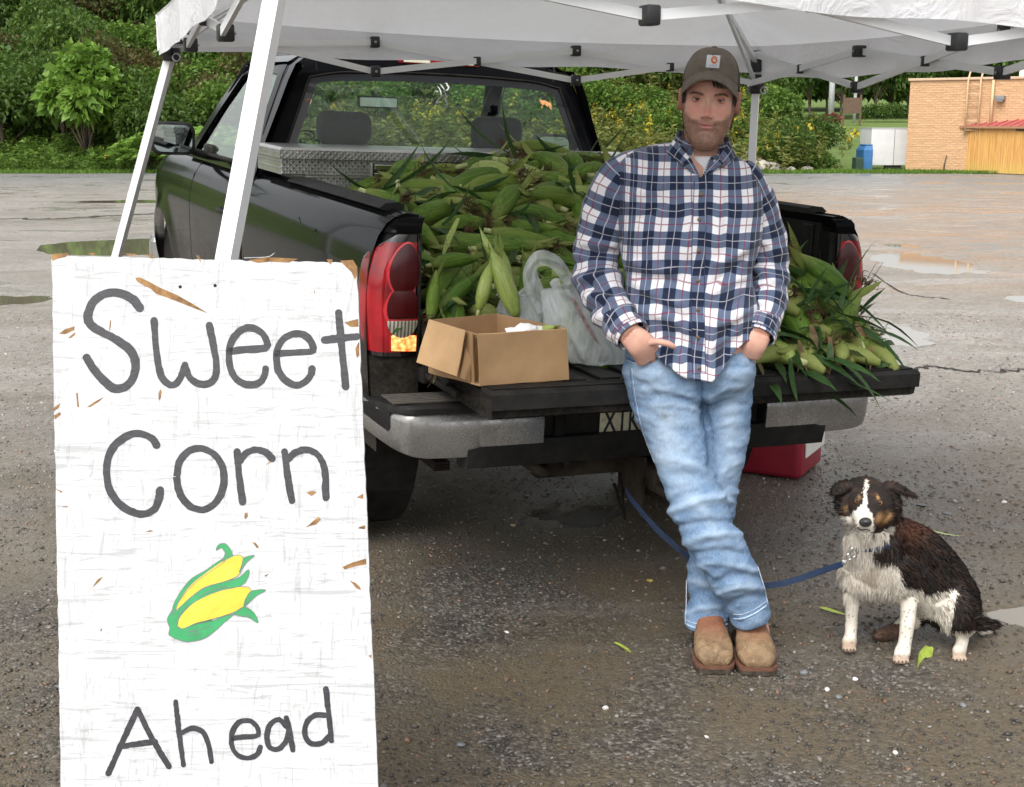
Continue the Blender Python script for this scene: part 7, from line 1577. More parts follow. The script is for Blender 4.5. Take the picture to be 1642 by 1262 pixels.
# collar: a folded band round the neck plus two points
nc=P(1127,240,3.895)
def cring(py,Yc,hw,dp,n=60,a0=-2.55,a1=2.55,tilt=0):
    c_=P(1127,py,Yc); k=pxm(c_); out=[]
    for a in np.linspace(a0,a1,n): out.append(c_+np.array([math.sin(a)*hw*k,-math.cos(a)*dp,-tilt*math.cos(a)+ .012*(math.sin(a)<0)*abs(math.sin(a))]))
    return np.array(out)
cb=[]
for kx,(py,Yc,hw,dp,tl) in enumerate([(246,3.900,41,.064,.034),(236,3.900,41.5,.066,.030),(224,3.902,41,.064,.022),(222,3.902,42,.066,.022),(231,3.903,45,.072,.026),(241,3.905,49,.078,.030),(250,3.907,53,.083,.034)]):
    cb.append(cring(py,Yc,hw,dp,60,math.radians(28),math.radians(332),tl))
cb=np.array(cb); Vc,Fcc=gridv(cb); uu=np.linspace(0,.42,60); vv=np.array([0,.015,.035,.037,.052,.068,.082]); UVc=np.array([(uu[j]+.02,vv[i]) for i in range(7) for j in range(60)])
o=part('collar_band',(Vc,Fcc),PLAID,shirt,smooth=True,uv=UVc); md=o.modifiers.new('cloth','SOLIDIFY'); md.thickness=.0025; md.offset=0
sheet([P(1080,224,3.835),P(1107,254,3.805),P(1098,268,3.800),P(1067,244,3.835)],bulge=.006,rot_=.01)
sheet([P(1107,252,3.803),P(1122,283,3.797),P(1106,275,3.794),P(1093,262,3.799)],bulge=.004,rot_=.045)
sheet([P(1168,228,3.840),P(1151,255,3.805),P(1162,270,3.802),P(1180,250,3.842)],bulge=.006,rot_=.03)
sheet([P(1152,253,3.803),P(1126,283,3.797),P(1142,276,3.794),P(1160,262,3.800)],bulge=.004,rot_=.055)
for x_,y_,Y_ in((1094,263,3.790),(1160,266,3.792)): part('button',xf(tube([(0,0,0),(0,-.003,0)],[.0042,.0036],12),loc=P(x_,y_,Y_)),BTN,shirt,smooth=True)
# white undershirt in the V
C,a,b_=lay([(1127,250,3.895,34,.062),(1127,257,3.895,38,.066),(1126,266,3.898,40,.072),(1124,280,3.895,42,.080),(1122,296,3.893,42,.084)],12); V=np.array(etube(C,a,b_,60,2.1,flat=True)).reshape(-1,3)
part('undershirt',(V,[(i*60+j,i*60+(j+1)%60,(i+1)*60+(j+1)%60,(i+1)*60+j) for i in range(11) for j in range(60)]),mat('white_cotton',(.78,.77,.80),.9,var=.05),MAN,smooth=True)
# ---- jeans
pcs=[]
for rows,nn in((pelv,26),(legB,60),(legF,60)):
    C,a,b_=lay(rows,nn)
    pcs.append(loft(etube(C,a,b_,48,2.2)))
JM,JV=remesh(join(*pcs),.0058,'jeans',5)
nrm=np.empty(len(JV)*3,dtype=np.float32); JM.vertices.foreach_get('normal',nrm); nrm=nrm.reshape(-1,3).astype(float)
jx,jy=topx(JV)
def fold(x0,y0,x1,y1,w,amp):
    dx,dy=x1-x0,y1-y0; L=math.hypot(dx,dy); t=((jx-x0)*dx+(jy-y0)*dy)/L/L; s=((jx-x0)*-dy+(jy-y0)*dx)/L; s=s+6*np.sin(t*3.1)
    return amp*np.exp(-(s/w)**2)*smooth01((t+.15)/.3)*smooth01((1.15-t)/.3)
r_=np.random.RandomState(4); fr=(nrm[:,1]<.35)
d=0
FO=[(1052,832,1150,800,7,.007),(1060,850,1190,838,6,-.006),(1066,812,1135,790,6,-.005),(1100,800,1178,806,6,.006),(1090,872,1195,856,7,.006),(1105,890,1200,890,6,-.005),(1120,905,1215,918,6,.005),(1140,935,1226,925,6,-.005),(1150,950,1230,945,5,.0055),(1160,975,1230,955,5,-.004),(1100,930,1160,955,6,.005),(1098,960,1165,950,6,-.0045),(1100,985,1165,975,5,.005),(1105,905,1150,930,6,.004),
 (1040,650,1130,660,6,.004),(1005,605,1060,640,6,-.004),(1030,625,1122,640,6,.0045),(1015,650,1080,690,6,-.003),(1130,640,1205,620,6,.004),(1140,660,1205,650,6,-.004),(1135,690,1200,680,6,.003),(1125,645,1140,760,6,-.006),(1060,735,1140,760,7,.003),(1070,765,1142,770,6,-.004),(1150,770,1190,740,6,.004),(1150,800,1190,790,6,.004),(1015,585,1075,592,5,.004),(1130,600,1200,590,5,-.004),(1120,610,1126,680,5,-.006)]
for q in FO: d=d+fold(*q)*1.35
d=d+.0026*pn(JV[:,0]*44,JV[:,2]*80,12,4,.65)+.0034*pn(JV[:,0]*16,JV[:,2]*30,15,3)
# hem and hand bulge in the pockets
d=d+.016*np.exp(-((jx-1040)/30)**2-((jy-598)/24)**2)*fr+.012*np.exp(-((jx-1196)/18)**2-((jy-596)/24)**2)*fr
JV2=JV+nrm*d[:,None]; JM.vertices.foreach_set('co',JV2.astype(np.float32).ravel()); JM.update()
fade=.95*np.exp(-((jx-1072-(jy-700)*.22)/34)**2-((jy-715)/85)**2)*(jx<1150)+.75*np.exp(-((jx-1172)/22)**2-((jy-700)/100)**2)+.45*np.exp(-((jx-1150-(jy-860)*.5)/20)**2-((jy-850)/60)**2)+.25*np.exp(-((jx-1205)/10)**2-((jy-940)/30)**2)
fade=fade*(.75+.3*pn(jx/30,jy/30,2,3))+.10*pn(jx/14,jy/14,4,3); fade=np.where(fr,fade,fade*.2); fade=np.clip(fade,0,1)[:,None]
col=np.array([.090,.180,.325])*(1-fade)+np.array([.42,.53,.64])*fade
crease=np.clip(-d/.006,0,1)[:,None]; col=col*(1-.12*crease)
worn=np.clip(d/.007,0,1)[:,None]*.35; col=col*(1-worn)+np.array([.50,.62,.74])*worn
def stain(x0,y0,rx,ry,a,c_=(.16,.15,.13)):
    global col; m_=(a*np.exp(-((jx-x0)/rx)**2-((jy-y0)/ry)**2)*(.6+.6*pn(jx/5,jy/5,6,2))*fr); m_=np.clip(m_,0,1)[:,None]; col=col*(1-m_)+np.array(c_)*m_
stain(1062,722,5,8,.95); stain(1072,668,16,7,.55); stain(1068,652,14,6,.30); stain(1112,652,14,10,.18,(.30,.28,.22)); stain(1140,985,30,20,.25,(.16,.19,.24)); stain(1120,880,26,30,.18,(.10,.20,.36)); stain(1192,950,26,20,.15,(.30,.30,.28))
setcol(JM,np.clip(col,0,1))
m,N,b=newmat('faded_denim'); a_=N.add('ShaderNodeAttribute',attribute_name='tone').outputs['Color']; oc=N.coord('Object'); tw=N.add('ShaderNodeTexWave',wave_type='BANDS',bands_direction='DIAGONAL'); tw.inputs['Scale'].default_value=260; tw.inputs['Distortion'].default_value=2; N.link(oc,tw.inputs[0])
sp_=N.ramp(N.noise(260,4,.7,N.coord('Object',(1,1,.35))),[(.35,0.),(.65,1.)]); c=N.mix(N.math('MULTIPLY',sp_,.26),a_,(.56,.66,.76)); c=N.mix(N.math('MULTIPLY',N.ramp(N.noise(45,5,.65,oc),[(.4,0.),(.7,1.)]),.22),c,(.085,.165,.31))
setp(N,b,col=c,rough=.9,spec=.2,normal=N.bump(N.math('ADD',N.math('MULTIPLY',tw.outputs[0],.2),N.noise(60,5,.65,oc,.5)),.55,.0028)); DEN=m
JM.materials.clear(); JM.materials.append(DEN); jo=link('jeans',JM,MAN)
from mathutils.bvhtree import BVHTree
JB=BVHTree.FromPolygons([Vector(v) for v in JV2],[tuple(p.vertices) for p in JM.polygons])
def jhit(px,py,l=.0015):
    d=Vector(ray(px,py)).normalized(); h=JB.ray_cast(Vector((0,0,HC)),d); 
    return None if h[0] is None else np.array(h[0])-np.array(d)*l
STI=mat('pale_stitching',(.55,.60,.66),.9,var=.2,vs=90); SEAMM=mat('indigo_seam',(.07,.14,.27),.9,var=.3,vs=60)
def jline(pts,n,r,m_,nm,l=.001):
    q=[jhit(x_,y_,l) for x_,y_ in smoothline(pts,n)]; q=[p for p in q if p is not None]
    if len(q)>3: part(nm,tube(q,r,5),m_,jo,smooth=True)
jline([(1005,574),(1020,579),(1040,575),(1056,567),(1064,556)],24,.0032,SEAMM,'pocket_rim',.002); jline([(1006,578),(1022,583),(1041,579),(1058,570)],20,.0010,STI,'stitching',.0015)
jline([(1188,556),(1196,562),(1207,569),(1212,572)],14,.0030,SEAMM,'pocket_rim',.002)
jline([(1010,590),(1016,640),(1030,700),(1048,745),(1063,790)],50,.0016,SEAMM,'side_seam'); jline([(1013,590),(1019,640),(1033,700),(1051,745)],50,.0007,STI,'stitching')
jline([(1126,612),(1126,650),(1130,700)],30,.0018,SEAMM,'inner_seam'); jline([(1100,900),(1101,950),(1099,1000)],30,.0014,STI,'side_seam'); jline([(1214,905),(1225,940),(1231,968)],20,.0014,STI,'side_seam')
for pts in ([(1099,1000),(1112,1006),(1135,1008),(1158,1003),(1169,1000)],[(1176,992),(1190,992),(1210,984),(1229,971)]):
    pts2=[(x_,y_-7) for x_,y_ in pts]; jline(pts,34,.0026,mat('frayed_hem',(.36,.47,.60),.95,var=.35,vs=300) if 'frayed_hem' not in bpy.data.materials else bpy.data.materials['frayed_hem'],'hem',.001); jline(pts2,34,.0008,STI,'stitching')
# ---- boots
m,N,b=newmat('muddy_tan_leather'); oc=N.coord('Object'); sz=N.add('ShaderNodeSeparateXYZ'); N.link(oc,sz.inputs[0]); mu=N.noise(26,7,.78,oc,.8); c=N.ramp(mu,[(.30,(.085,.048,.025)),(.46,(.19,.120,.062)),(.58,(.27,.185,.10)),(.70,(.38,.29,.18))]); up_m=N.ramp(N.math('ADD',sz.outputs[2],N.math('MULTIPLY',mu,.05)),[(.105,0.),(.135,1.)]); c=N.mix(N.math('MULTIPLY',up_m,.85),c,(.22,.075,.038)); c=N.mix(N.ramp(N.noise(9,4,.6,oc),[(.58,0.),(.70,.5)]),c,(.20,.09,.045)); c=N.mix(N.ramp(N.noise(140,3,.7,oc),[(.66,0.),(.72,.8)]),c,(.45,.38,.27)); setp(N,b,col=c,rough=.68,normal=N.bump(N.math('ADD',mu,N.noise(160,3,.7,oc)),.8,.004)); LEA=m
WELT=mat('rusty_welt',(.13,.055,.032),.8,var=.4,vs=60,bump=.5,bs=200); SOLE=mat('dark_rubber_sole',(.022,.018,.016),.8,var=.5,vs=50,col2=(.08,.06,.04))
def boot(toepx,ankpx,ankY,seed,par):
    T0=G(*toepx); T0[2]=0; A0=P(*ankpx,ankY); A0=np.array([A0[0],A0[1],0]); f=T0-A0; f/=np.linalg.norm(f); r=np.cross(f,[0,0,1]); Lf=.205; O=T0-f*(.300)
    if r[0]<0: r=-r
    M_=np.eye(4); M_[:3,0]=r; M_[:3,1]=f; M_[:3,2]=(0,0,1); M_[:3,3]=O      # local y from heel (0) to toe (.30)
    if np.linalg.det(M_[:3,:3])<0: pass
    ys=[0.0,.012,.04,.08,.12,.16,.20,.235,.265,.288,.300]; wd=[.024,.036,.041,.040,.041,.049,.056,.059,.057,.050,.036]; ht=[.10,.13,.15,.15,.14,.108,.088,.076,.067,.056,.036]
    rg=[]
    for k in range(30):
        y=np.interp(k/29,[0,.2,1],[0,.04,.300]); w_=np.interp(y,ys,wd); h=np.interp(y,ys,ht); th=np.linspace(0,2*math.pi,28,endpoint=False); cs_,sn2=np.cos(th),np.sin(th); ex=2.0 if y<.1 else 2.5; q=(np.abs(cs_)**ex+np.abs(sn2)**ex)**(-1/ex)
        x=sn2*q*w_; z=.022+(h/2-.004)*(1-cs_*q); rg.append(np.c_[x,np.full(28,y),z])
    V,Fc=loft(rg); cr=.0028*np.sin(V[:,1]*170+6*V[:,0]*8+seed)*np.exp(-((V[:,1]-.185)/.035)**2)+.0018*pn(V[:,0]*60,V[:,1]*60+V[:,2]*50,seed,3); V[:,2]+=cr
    b1=bpy.data.objects.new('boot',None); COL.objects.link(b1); b1.parent=par
    part('boot_upper',xf((V,Fc),M_),LEA,b1,smooth=True)
    # shaft into the trouser leg
    sh=[]; Mi=np.linalg.inv(M_); ank=Mi@np.array([*P(*ankpx,ankY),1]); 
    for t in np.linspace(0,1,8): sh.append([(.046*math.sin(a)*(1+.12*t)+ank[0]*t,.062+.058*math.cos(a)*(1+.05*t)+(ank[1]-.062)*t*.8,+.075+t*.085) for a in np.linspace(0,2*math.pi,26,endpoint=False)])
    part('boot_shaft',xf(loft(sh),M_),LEA,b1,smooth=True)
    def sole(z0,z1,g,heel=True):
        pts=[]; 
        Y=np.array([0,.012,.04,.08,.12,.16,.20,.235,.265,.290,.303,.308]); W2=np.array([.020,.033,.040,.038,.038,.047,.055,.0585,.058,.054,.044,.030])+g
        L1=[(-w_,y) for y,w_ in zip(Y,W2)]; R1=[(w_,y) for y,w_ in zip(Y[::-1],W2[::-1])]; pl2=smoothline(L1,22).tolist()+smoothline(R1,22).tolist(); return loft([[(x_,y_,z0) for x_,y_ in pl2],[(x_,y_,z1) for x_,y_ in pl2]])
    part('welt',xf(sole(.018,.027,.0035),M_),WELT,b1,angle=40); part('sole',xf(sole(.004,.0178,.001),M_),SOLE,b1,angle=40)
    part('side_seam',xf(tube([(.0445,.07,.05),(.0475,.075,.10),(.050,.07,.16)],.0022,5),M_),mat('pale_piping',(.42,.32,.16),.8) if 'pale_piping' not in bpy.data.materials else bpy.data.materials['pale_piping'],b1,smooth=True)
boot((1147,1081),(1136,985),3.87,1,MAN); boot((1216,1084),(1206,975),3.80,2,MAN)
# ================================================================ THE DOG
def inpoly(x,y,poly):
    x=np.asarray(x);y=np.asarray(y); r=np.zeros(len(x),bool); n=len(poly); j=n-1
    for i in range(n):
        xi,yi=poly[i];xj,yj=poly[j]
        c=((yi>y)!=(yj>y))&(x<(xj-xi)*(y-yi)/(yj-yi+1e-12)+xi); r^=c; j=i
    return r
def dl(rows,n,k=28,ex=2.05):
    C,a,b_=lay(rows,n); return loft(etube(C,a,b_,k,ex))
def ell(c,r,rot=(0,0,0),n=24,m_=16):
    V,Fc=sph(1,n,m_); return xf(xf((V*np.array(r),Fc),rot=rot),loc=c)
def PY(px,py,Y): return P(px,py,Y)
trunk_=[(1392,862,3.80,30,.060),(1396,885,3.815,42,.080),(1408,905,3.84,52,.100),(1436,915,3.87,52,.102),(1470,925,3.90,52,.104),(1502,945,3.92,54,.108),(1524,970,3.93,48,.105),(1532,992,3.93,34,.08)]
dog=[dl(trunk_,40,36)]
dog.append(dl([(1392,822,3.77,31,.062),(1393,845,3.785,36,.068),(1396,870,3.80,42,.078),(1404,895,3.83,46,.085)],16))   # neck
dog.append(dl([(1418,850,3.82,30,.055),(1440,868,3.86,40,.075),(1470,890,3.89,46,.085),(1505,925,3.92,44,.09),(1535,960,3.935,34,.07)],20))  # back line
dog.append(ell(PY(1392,925,3.84),(.088,.082,.062)))
# fore legs (picture left, picture right)
def leg(rows): return dl(rows,26,20)
dog.append(leg([(1373,915,3.83,24,.045),(1368,945,3.83,15,.028),(1366,975,3.835,10.5,.020),(1365,1000,3.84,9.5,.018),(1364,1018,3.835,9.5,.019),(1362,1030,3.82,12,.022),(1360,1040,3.80,10,.014)]))
dog.append(leg([(1440,905,3.85,30,.055),(1455,935,3.83,19,.038),(1457,970,3.80,13.5,.025),(1455,1000,3.785,11.5,.022),(1451,1030,3.77,10.5,.020),(1447,1046,3.755,13,.022),(1443,1057,3.735,12,.016)]))
# near hind leg: thigh, hock, foot
dog.append(ell(PY(1530,975,3.85),(.055,.085,.085),(0,0,.2)))
dog.append(ell(PY(1545,985,3.86),(.045,.07,.075)))
dog.append(leg([(1508,960,3.84,22,.045),(1522,985,3.835,20,.040),(1538,1006,3.84,15,.030),(1543,1022,3.84,10.5,.020),(1541,1036,3.825,10,.018),(1538,1046,3.80,12,.020),(1536,1055,3.775,10.5,.014)]))
# far hind leg and foot
dog.append(dl([(1470,985,3.93,20,.04),(1452,1000,3.93,16,.03),(1436,1010,3.925,12,.024),(1420,1017,3.915,12,.020),(1404,1020,3.905,10,.014)],20,20))
# tail
dog.append(dl([(1548,985,3.95,16,.03),(1562,1000,3.955,13,.026),(1576,1005,3.96,14,.028),(1588,1003,3.96,11,.02),(1596,997,3.96,4,.006)],16,16))
def toes(px,py,Y,w_,s=1):
    out=[]
    for k in range(4):
        dx=(k-1.5)*w_; c=PY(px+dx,py-(1.5 if k in(0,3) else 0),Y+(.006 if k in(0,3) else 0)); out.append(ell(c+np.array([0,-.004,0]),(.0078*s,.016*s,.0092*s),n=12,m_=8))
    return out
dog+=toes(1361,1040,3.80,5.2,.95)+toes(1444,1059,3.735,6.0,1.05)+toes(1537,1056,3.775,5.6)+toes(1406,1020,3.90,3.5,.8)
# head
hc=PY(1391,806,3.755)
dog.append(ell(hc,(.077,.078,.062),(R(8),0,0))); dog.append(ell(hc+np.array([0,.03,.012]),(.070,.075,.058)))
dog.append(dl([(1391,812,3.72,36,.052),(1390,822,3.70,28,.047),(1389,829,3.68,22.5,.040),(1388,836,3.655,18,.031),(1388,839,3.64,14,.020)],14,24))
C=[PY(1391,808,3.74),PY(1390,824,3.69),PY(1388.5,834,3.66),PY(1388,838,3.635)]
q=smoothline(C,12); dog.append(loft([[ (c[0]+r*math.sin(t),c[1]+.0,c[2]+r*.72*math.cos(t)) for t in np.linspace(0,2*math.pi,24,endpoint=False)] for c,r in zip(q,np.linspace(.052,.026,12))]))
dog.append(dl([(1390,846,3.68,16,.03),(1388,848,3.655,11,.02)],6,16))     # chin
for s,x0 in((-1,1366),(1,1418)): dog.append(ell(PY(x0,826,3.735),(.030,.040,.032)))
# ears: folded flaps
def earflap(pts,w_,t):
    q=smoothline([PY(*p) for p in pts],14); return tube(q,np.array([.6,.9,1,1,.98,.95,.9,.84,.76,.66,.55,.42,.28,.08])*w_,14,flat=t)
dog.append(earflap([(1366,778,3.765),(1352,781,3.755),(1342,789,3.735),(1334,794,3.715)],.030,.55)); dog.append(earflap([(1362,785,3.765),(1352,800,3.745),(1353,818,3.73),(1358,830,3.725)],.030,.5))
dog.append(earflap([(1418,777,3.77),(1434,781,3.765),(1452,789,3.755),(1472,797,3.745)],.027,.55)); dog.append(earflap([(1422,785,3.77),(1436,800,3.76),(1438,818,3.745),(1432,832,3.74)],.028,.5))
DM,DV=remesh(join(*dog),.0042,'dog',2)
DN=np.empty(len(DV)*3,dtype=np.float32); DM.vertices.foreach_get('normal',DN); DN=DN.reshape(-1,3).astype(float)
BLKF=np.array([.016,.012,.010]); WHF=np.array([.66,.61,.53]); 
def fz(l): return [(1200+x/3.412,740+y/3.412) for x,y in l]
PWm=fz([(560,300),(575,270),(600,252),(622,235),(630,200),(632,150),(636,100),(652,95),(656,130),(650,190),(652,240),(668,275),(684,310),(690,350),(682,388),(650,395),(610,392),(585,370),(565,340)])
PCh=fz([(500,300),(560,300),(600,385),(650,400),(700,395),(760,365),(820,350),(790,380),(740,440),(680,480),(690,540),(740,560),(800,550),(825,600),(850,690),(940,700),(950,1150),(700,1150),(840,760),(700,755),(600,720),(610,1050),(480,1050),(540,700),(480,620),(470,420)])
PHd=fz([(940,740),(1060,712),(1125,700),(1148,718),(1120,800),(1112,860),(1105,925),(1070,935),(1040,880),(1010,850),(960,870)])
def dogcol(V,seed=0):
    px,py=topx(V); r_=np.random.RandomState(seed); n=len(V); jx_=px+1.8*pn(px/7,py/7,41,3)+r_.randn(n)*.9; jy_=py+1.8*pn(px/7,py/7,42,3)+r_.randn(n)*.9
    headz=(V[:,1]<3.80)&(py<862)
    c=np.tile(BLKF,(n,1)); dry=np.clip(.5+.6*pn(px/9,py/14,43,3),0,1)
    # rusty guard hairs on the neck and back
    rust=np.exp(-((px-1462)/24)**2-((py-848)/24)**2)*.8+.25*np.clip(pn(px/12,py/5,44,3),0,1); c=c*(1-rust[:,None])+np.array([.105,.042,.024])*rust[:,None]
    front=V[:,1]<3.93
    mz=inpoly(jx_,jy_,PWm)&headz; ch=inpoly(jx_,jy_,PCh)&front&~(headz&(V[:,1]<3.735)&(py<848)&(px>1404)); hd=inpoly(jx_,jy_,PHd)&front
    foot=((jx_>1526)&(py>1012))|((px<1500)&(py>1026))
    legf=(py>945)&(px<1480)&(V[:,1]<3.875)
    w_=mz|ch|hd|foot|legf; wc=WHF*(.82+.25*dry)[:,None]
    c=np.where(w_[:,None],wc,c)
    # dirty belly and wet chest
    db_=np.clip(.55*np.exp(-((px-1395)/26)**2-((py-925)/14)**2)+.30*np.exp(-((px-1350)/10)**2-((py-880)/30)**2),0,1)*w_; c=c*(1-db_[:,None])+np.array([.27,.19,.13])*db_[:,None]
    # flecks on legs
    fl_=(pn(px/2.2,py/2.2,45,2)>.93)&legf; c=np.where(fl_[:,None],np.array([.08,.06,.055]),c)
    mud=smooth01((py-np.where(px<1400,1022,np.where(px<1500,1046,1040)))/10)*(py>1015); mud=np.clip(mud*.7,0,1)*w_; c=c*(1-mud[:,None])+np.array([.28,.17,.10])*mud[:,None]
    fh=(py>1000)&(V[:,1]>3.885)&(px<1460); c=np.where(fh[:,None],np.array([.085,.05,.035])*(.7+.6*dry)[:,None],c)
    # tan marks
    for x0,y0,rx,ry,a in((1413,833,9,9,.95),(1425,826,6,8,.6),(1407.5,798,3.2,4.5,1.0),(1374,800,2.6,2.6,.8),(1377,797,4,3,.5),(1357,817,4,6,.5),(1447,830,8,8,.5)):
        k=np.clip(a*1.4*np.exp(-((jx_-x0)/rx)**2-((jy_-y0)/ry)**2)-.15,0,1)*headz; k=np.where(mz,0,k)[:,None]; c=c*(1-k)+np.array([.36,.20,.085])*k
    c=np.where((np.exp(-((px-1394)/6)**2-((py-780)/30)**2)>2)[:,None],c,c)
    return c,w_
c,_=dogcol(DV,1); setcol(DM,np.clip(c,0,1))
m,N,b=newmat('dog_skin_fur'); a_=N.add('ShaderNodeAttribute',attribute_name='tone').outputs['Color']; setp(N,b,col=a_,rough=.7,spec=.25,normal=N.bump(N.noise(220,4,.7,N.coord('Object',(1,1,.3))),.6,.003)); DM.materials.clear(); DM.materials.append(m); DOGM=m
DOG=link('dog',DM); tag(DOG,'black and white collie type dog with tan marks sitting on the wet gravel','dog')
# fur strands
polys=np.empty(len(DM.polygons)*4,dtype=np.int32); ok=all(p.loop_total==4 for p in DM.polygons)
fv=np.array([list(p.vertices)[:4] if p.loop_total>=4 else list(p.vertices)[:3]+[p.vertices[0]] for p in DM.polygons]); ar=np.array([p.area for p in DM.polygons])
r_=np.random.RandomState(9); NF=62000; pick=r_.choice(len(fv),NF,p=ar/ar.sum()); u=r_.rand(NF,1);v=r_.rand(NF,1); Q=fv[pick]
B0=DV[Q[:,0]]*(1-u)*(1-v)+DV[Q[:,1]]*u*(1-v)+DV[Q[:,2]]*u*v+DV[Q[:,3]]*(1-u)*v; N0=DN[Q[:,0]]; fx,fy=topx(B0)
flow=np.tile(np.array([.35,.25,-.9]),(NF,1)); hd_=(fy<855)&(B0[:,1]<3.80); 
# head hair sweeps back from the nose
nose=PY(1388,838,3.63); hf=B0-nose; hf/=np.linalg.norm(hf,axis=1)[:,None]; flow=np.where(hd_[:,None],hf,flow); back=(fx>1440)&(fy<1000); flow=np.where(back[:,None],np.array([.62,.25,-.7]),flow); chest=(fx<1440)&(fy>855)&(fy<960); flow=np.where(chest[:,None],np.array([-.05,-.25,-.95]),flow); tl=(fx>1560)&(fy>985); flow=np.where(tl[:,None],np.array([.9,0,.15]),flow)
flow=flow-N0*np.sum(flow*N0,1)[:,None]; flow/=np.linalg.norm(flow,axis=1)[:,None]+1e-6
clump=np.stack([pn(fx/3.2,fy/3.2,50+k,2) for k in range(3)],1)
D=flow+N0*(.20+.12*r_.rand(NF,1))+clump*.13+r_.randn(NF,3)*.10; D/=np.linalg.norm(D,axis=1)[:,None]
Ln=np.where(hd_,.010,.020); Ln=np.where(chest,.026,Ln); Ln=np.where(back,.022,Ln); Ln=np.where(tl,.034,Ln); Ln=np.where((fy>960)&(fx<1490),.009,Ln); Ln=np.where((fy>1012),.006,Ln); Ln=np.where((fx>1500)&(fx<1530)&(fy>940)&(fy<1012),.026,Ln); Ln=np.where(hd_&((fx<1362)|(fx>1428)),.022,Ln); Ln=np.where(hd_&(fy>835)&(fy<856)&(B0[:,1]>3.72),.022,Ln)
face=hd_&(np.hypot(fx-1390,(fy-818))<24); Ln=np.where(face,.0055,Ln); Ln=np.where(np.hypot(fx-1388,fy-838)<9,.0015,Ln); eyem=(np.hypot(fx-1374,fy-803)<4.5)|(np.hypot(fx-1410.5,fy-806)<4.5); Ln=np.where(eyem&hd_,.001,Ln)
Ln=np.where((fy>1000)&(B0[:,1]>3.885)&(fx<1460),.014,Ln); Ln=Ln*.78*(.6+.7*r_.rand(NF)); W_=np.cross(D,r_.randn(NF,3)); W_/=np.linalg.norm(W_,axis=1)[:,None]; ww=np.where(hd_,.0006,.0008)[:,None]
root=B0-N0*.0015; mid=root+D*(Ln[:,None]*.55); tipp=root+D*Ln[:,None]+np.array([0,0,-1])*(Ln**1.0)[:,None]*.22
FV=np.stack([root-W_*ww,root+W_*ww,mid+W_*ww*.8,tipp,mid-W_*ww*.8],1).reshape(-1,3); FF=[]; idx=np.arange(NF)[:,None]*5
cc,_=dogcol(B0,2); cc=cc*(.75+.5*r_.rand(NF,1)); cc=np.repeat(np.clip(cc,0,1),5,axis=0)
me=bpy.data.meshes.new('fur'); me.vertices.add(len(FV)); me.vertices.foreach_set('co',FV.astype(np.float32).ravel()); me.loops.add(NF*5); me.loops.foreach_set('vertex_index',np.arange(NF*5,dtype=np.int32)); me.polygons.add(NF); me.polygons.foreach_set('loop_start',np.arange(0,NF*5,5,dtype=np.int32)); me.update(calc_edges=True); setcol(me,cc)
m,N,b=newmat('fur_strands'); a_=N.add('ShaderNodeAttribute',attribute_name='tone').outputs['Color']; setp(N,b,col=a_,rough=.5,spec=.3); me.materials.append(m); fo=link('fur',me,DOG); fo['kind']='stuff'
NOSE=mat('wet_black_nose',(.022,.020,.022),.28,var=.3,vs=300,bump=.4,bs=900,coat=.3)
nb=PY(1387.8,837.5,3.628); part('nose',join(xf(ell((0,0,0),(.0185,.014,.0145)),loc=nb),ell(nb+np.array([0,-.006,.004]),(.013,.010,.008))),NOSE,DOG,smooth=True)
part('mouth_line',tube(smoothline([PY(1374,846,3.66),PY(1381,850,3.642),PY(1388,849,3.636),PY(1395,850,3.642),PY(1402,845,3.662)],14),.0016,5),mat('dark_lip',(.02,.012,.012),.5),DOG,smooth=True)
AMBE=mat('amber_dog_iris',(.22,.10,.025),.1,var=.2,vs=200,coat=1)
for x_,y_,s in((1374,803,-1),(1410.5,806,1)):
    d_=unit(ray(x_,y_)); 
    # seat the eye on the head surface
    bt=BVHTree.FromPolygons([Vector(v) for v in DV],[tuple(p.vertices) for p in DM.polygons]) if s==-1 else bt
    h=bt.ray_cast(Vector((0,0,HC)),Vector(d_)); c_=np.array(h[0])+d_*.0045
    e=part('eye',ell(c_,(.0092,.0085,.0085)),AMBE,DOG,smooth=True); part('pupil',ell(c_-d_*.0052,(.0050,.0045,.0048)),PUP,e,smooth=True)
    part('eye_rim',tube([c_-d_*.004+np.array([.0095*math.cos(a),0,.0080*math.sin(a)]) for a in np.linspace(0,2*math.pi,16)[:-1]],.0018,5,loop=True),mat('black_eye_rim',(.008,.006,.006),.4) if s==-1 else bpy.data.materials['black_eye_rim'],e,smooth=True)
# claws
CLW=mat('dark_claw',(.10,.06,.04),.5)
for px_,py_,Y_,w_ in((1361,1043,3.785,5.2),(1444,1062,3.72,6.0),(1537,1059,3.76,5.6)):
    for k in range(4): 
        a=PY(px_+(k-1.5)*w_,py_-2,Y_-.004); part('claw',tube([a,a+np.array([0,-.006,-.003]),a+np.array([0,-.009,-.007])],[.0022,.0018,.0004],6),CLW,DOG,smooth=True)
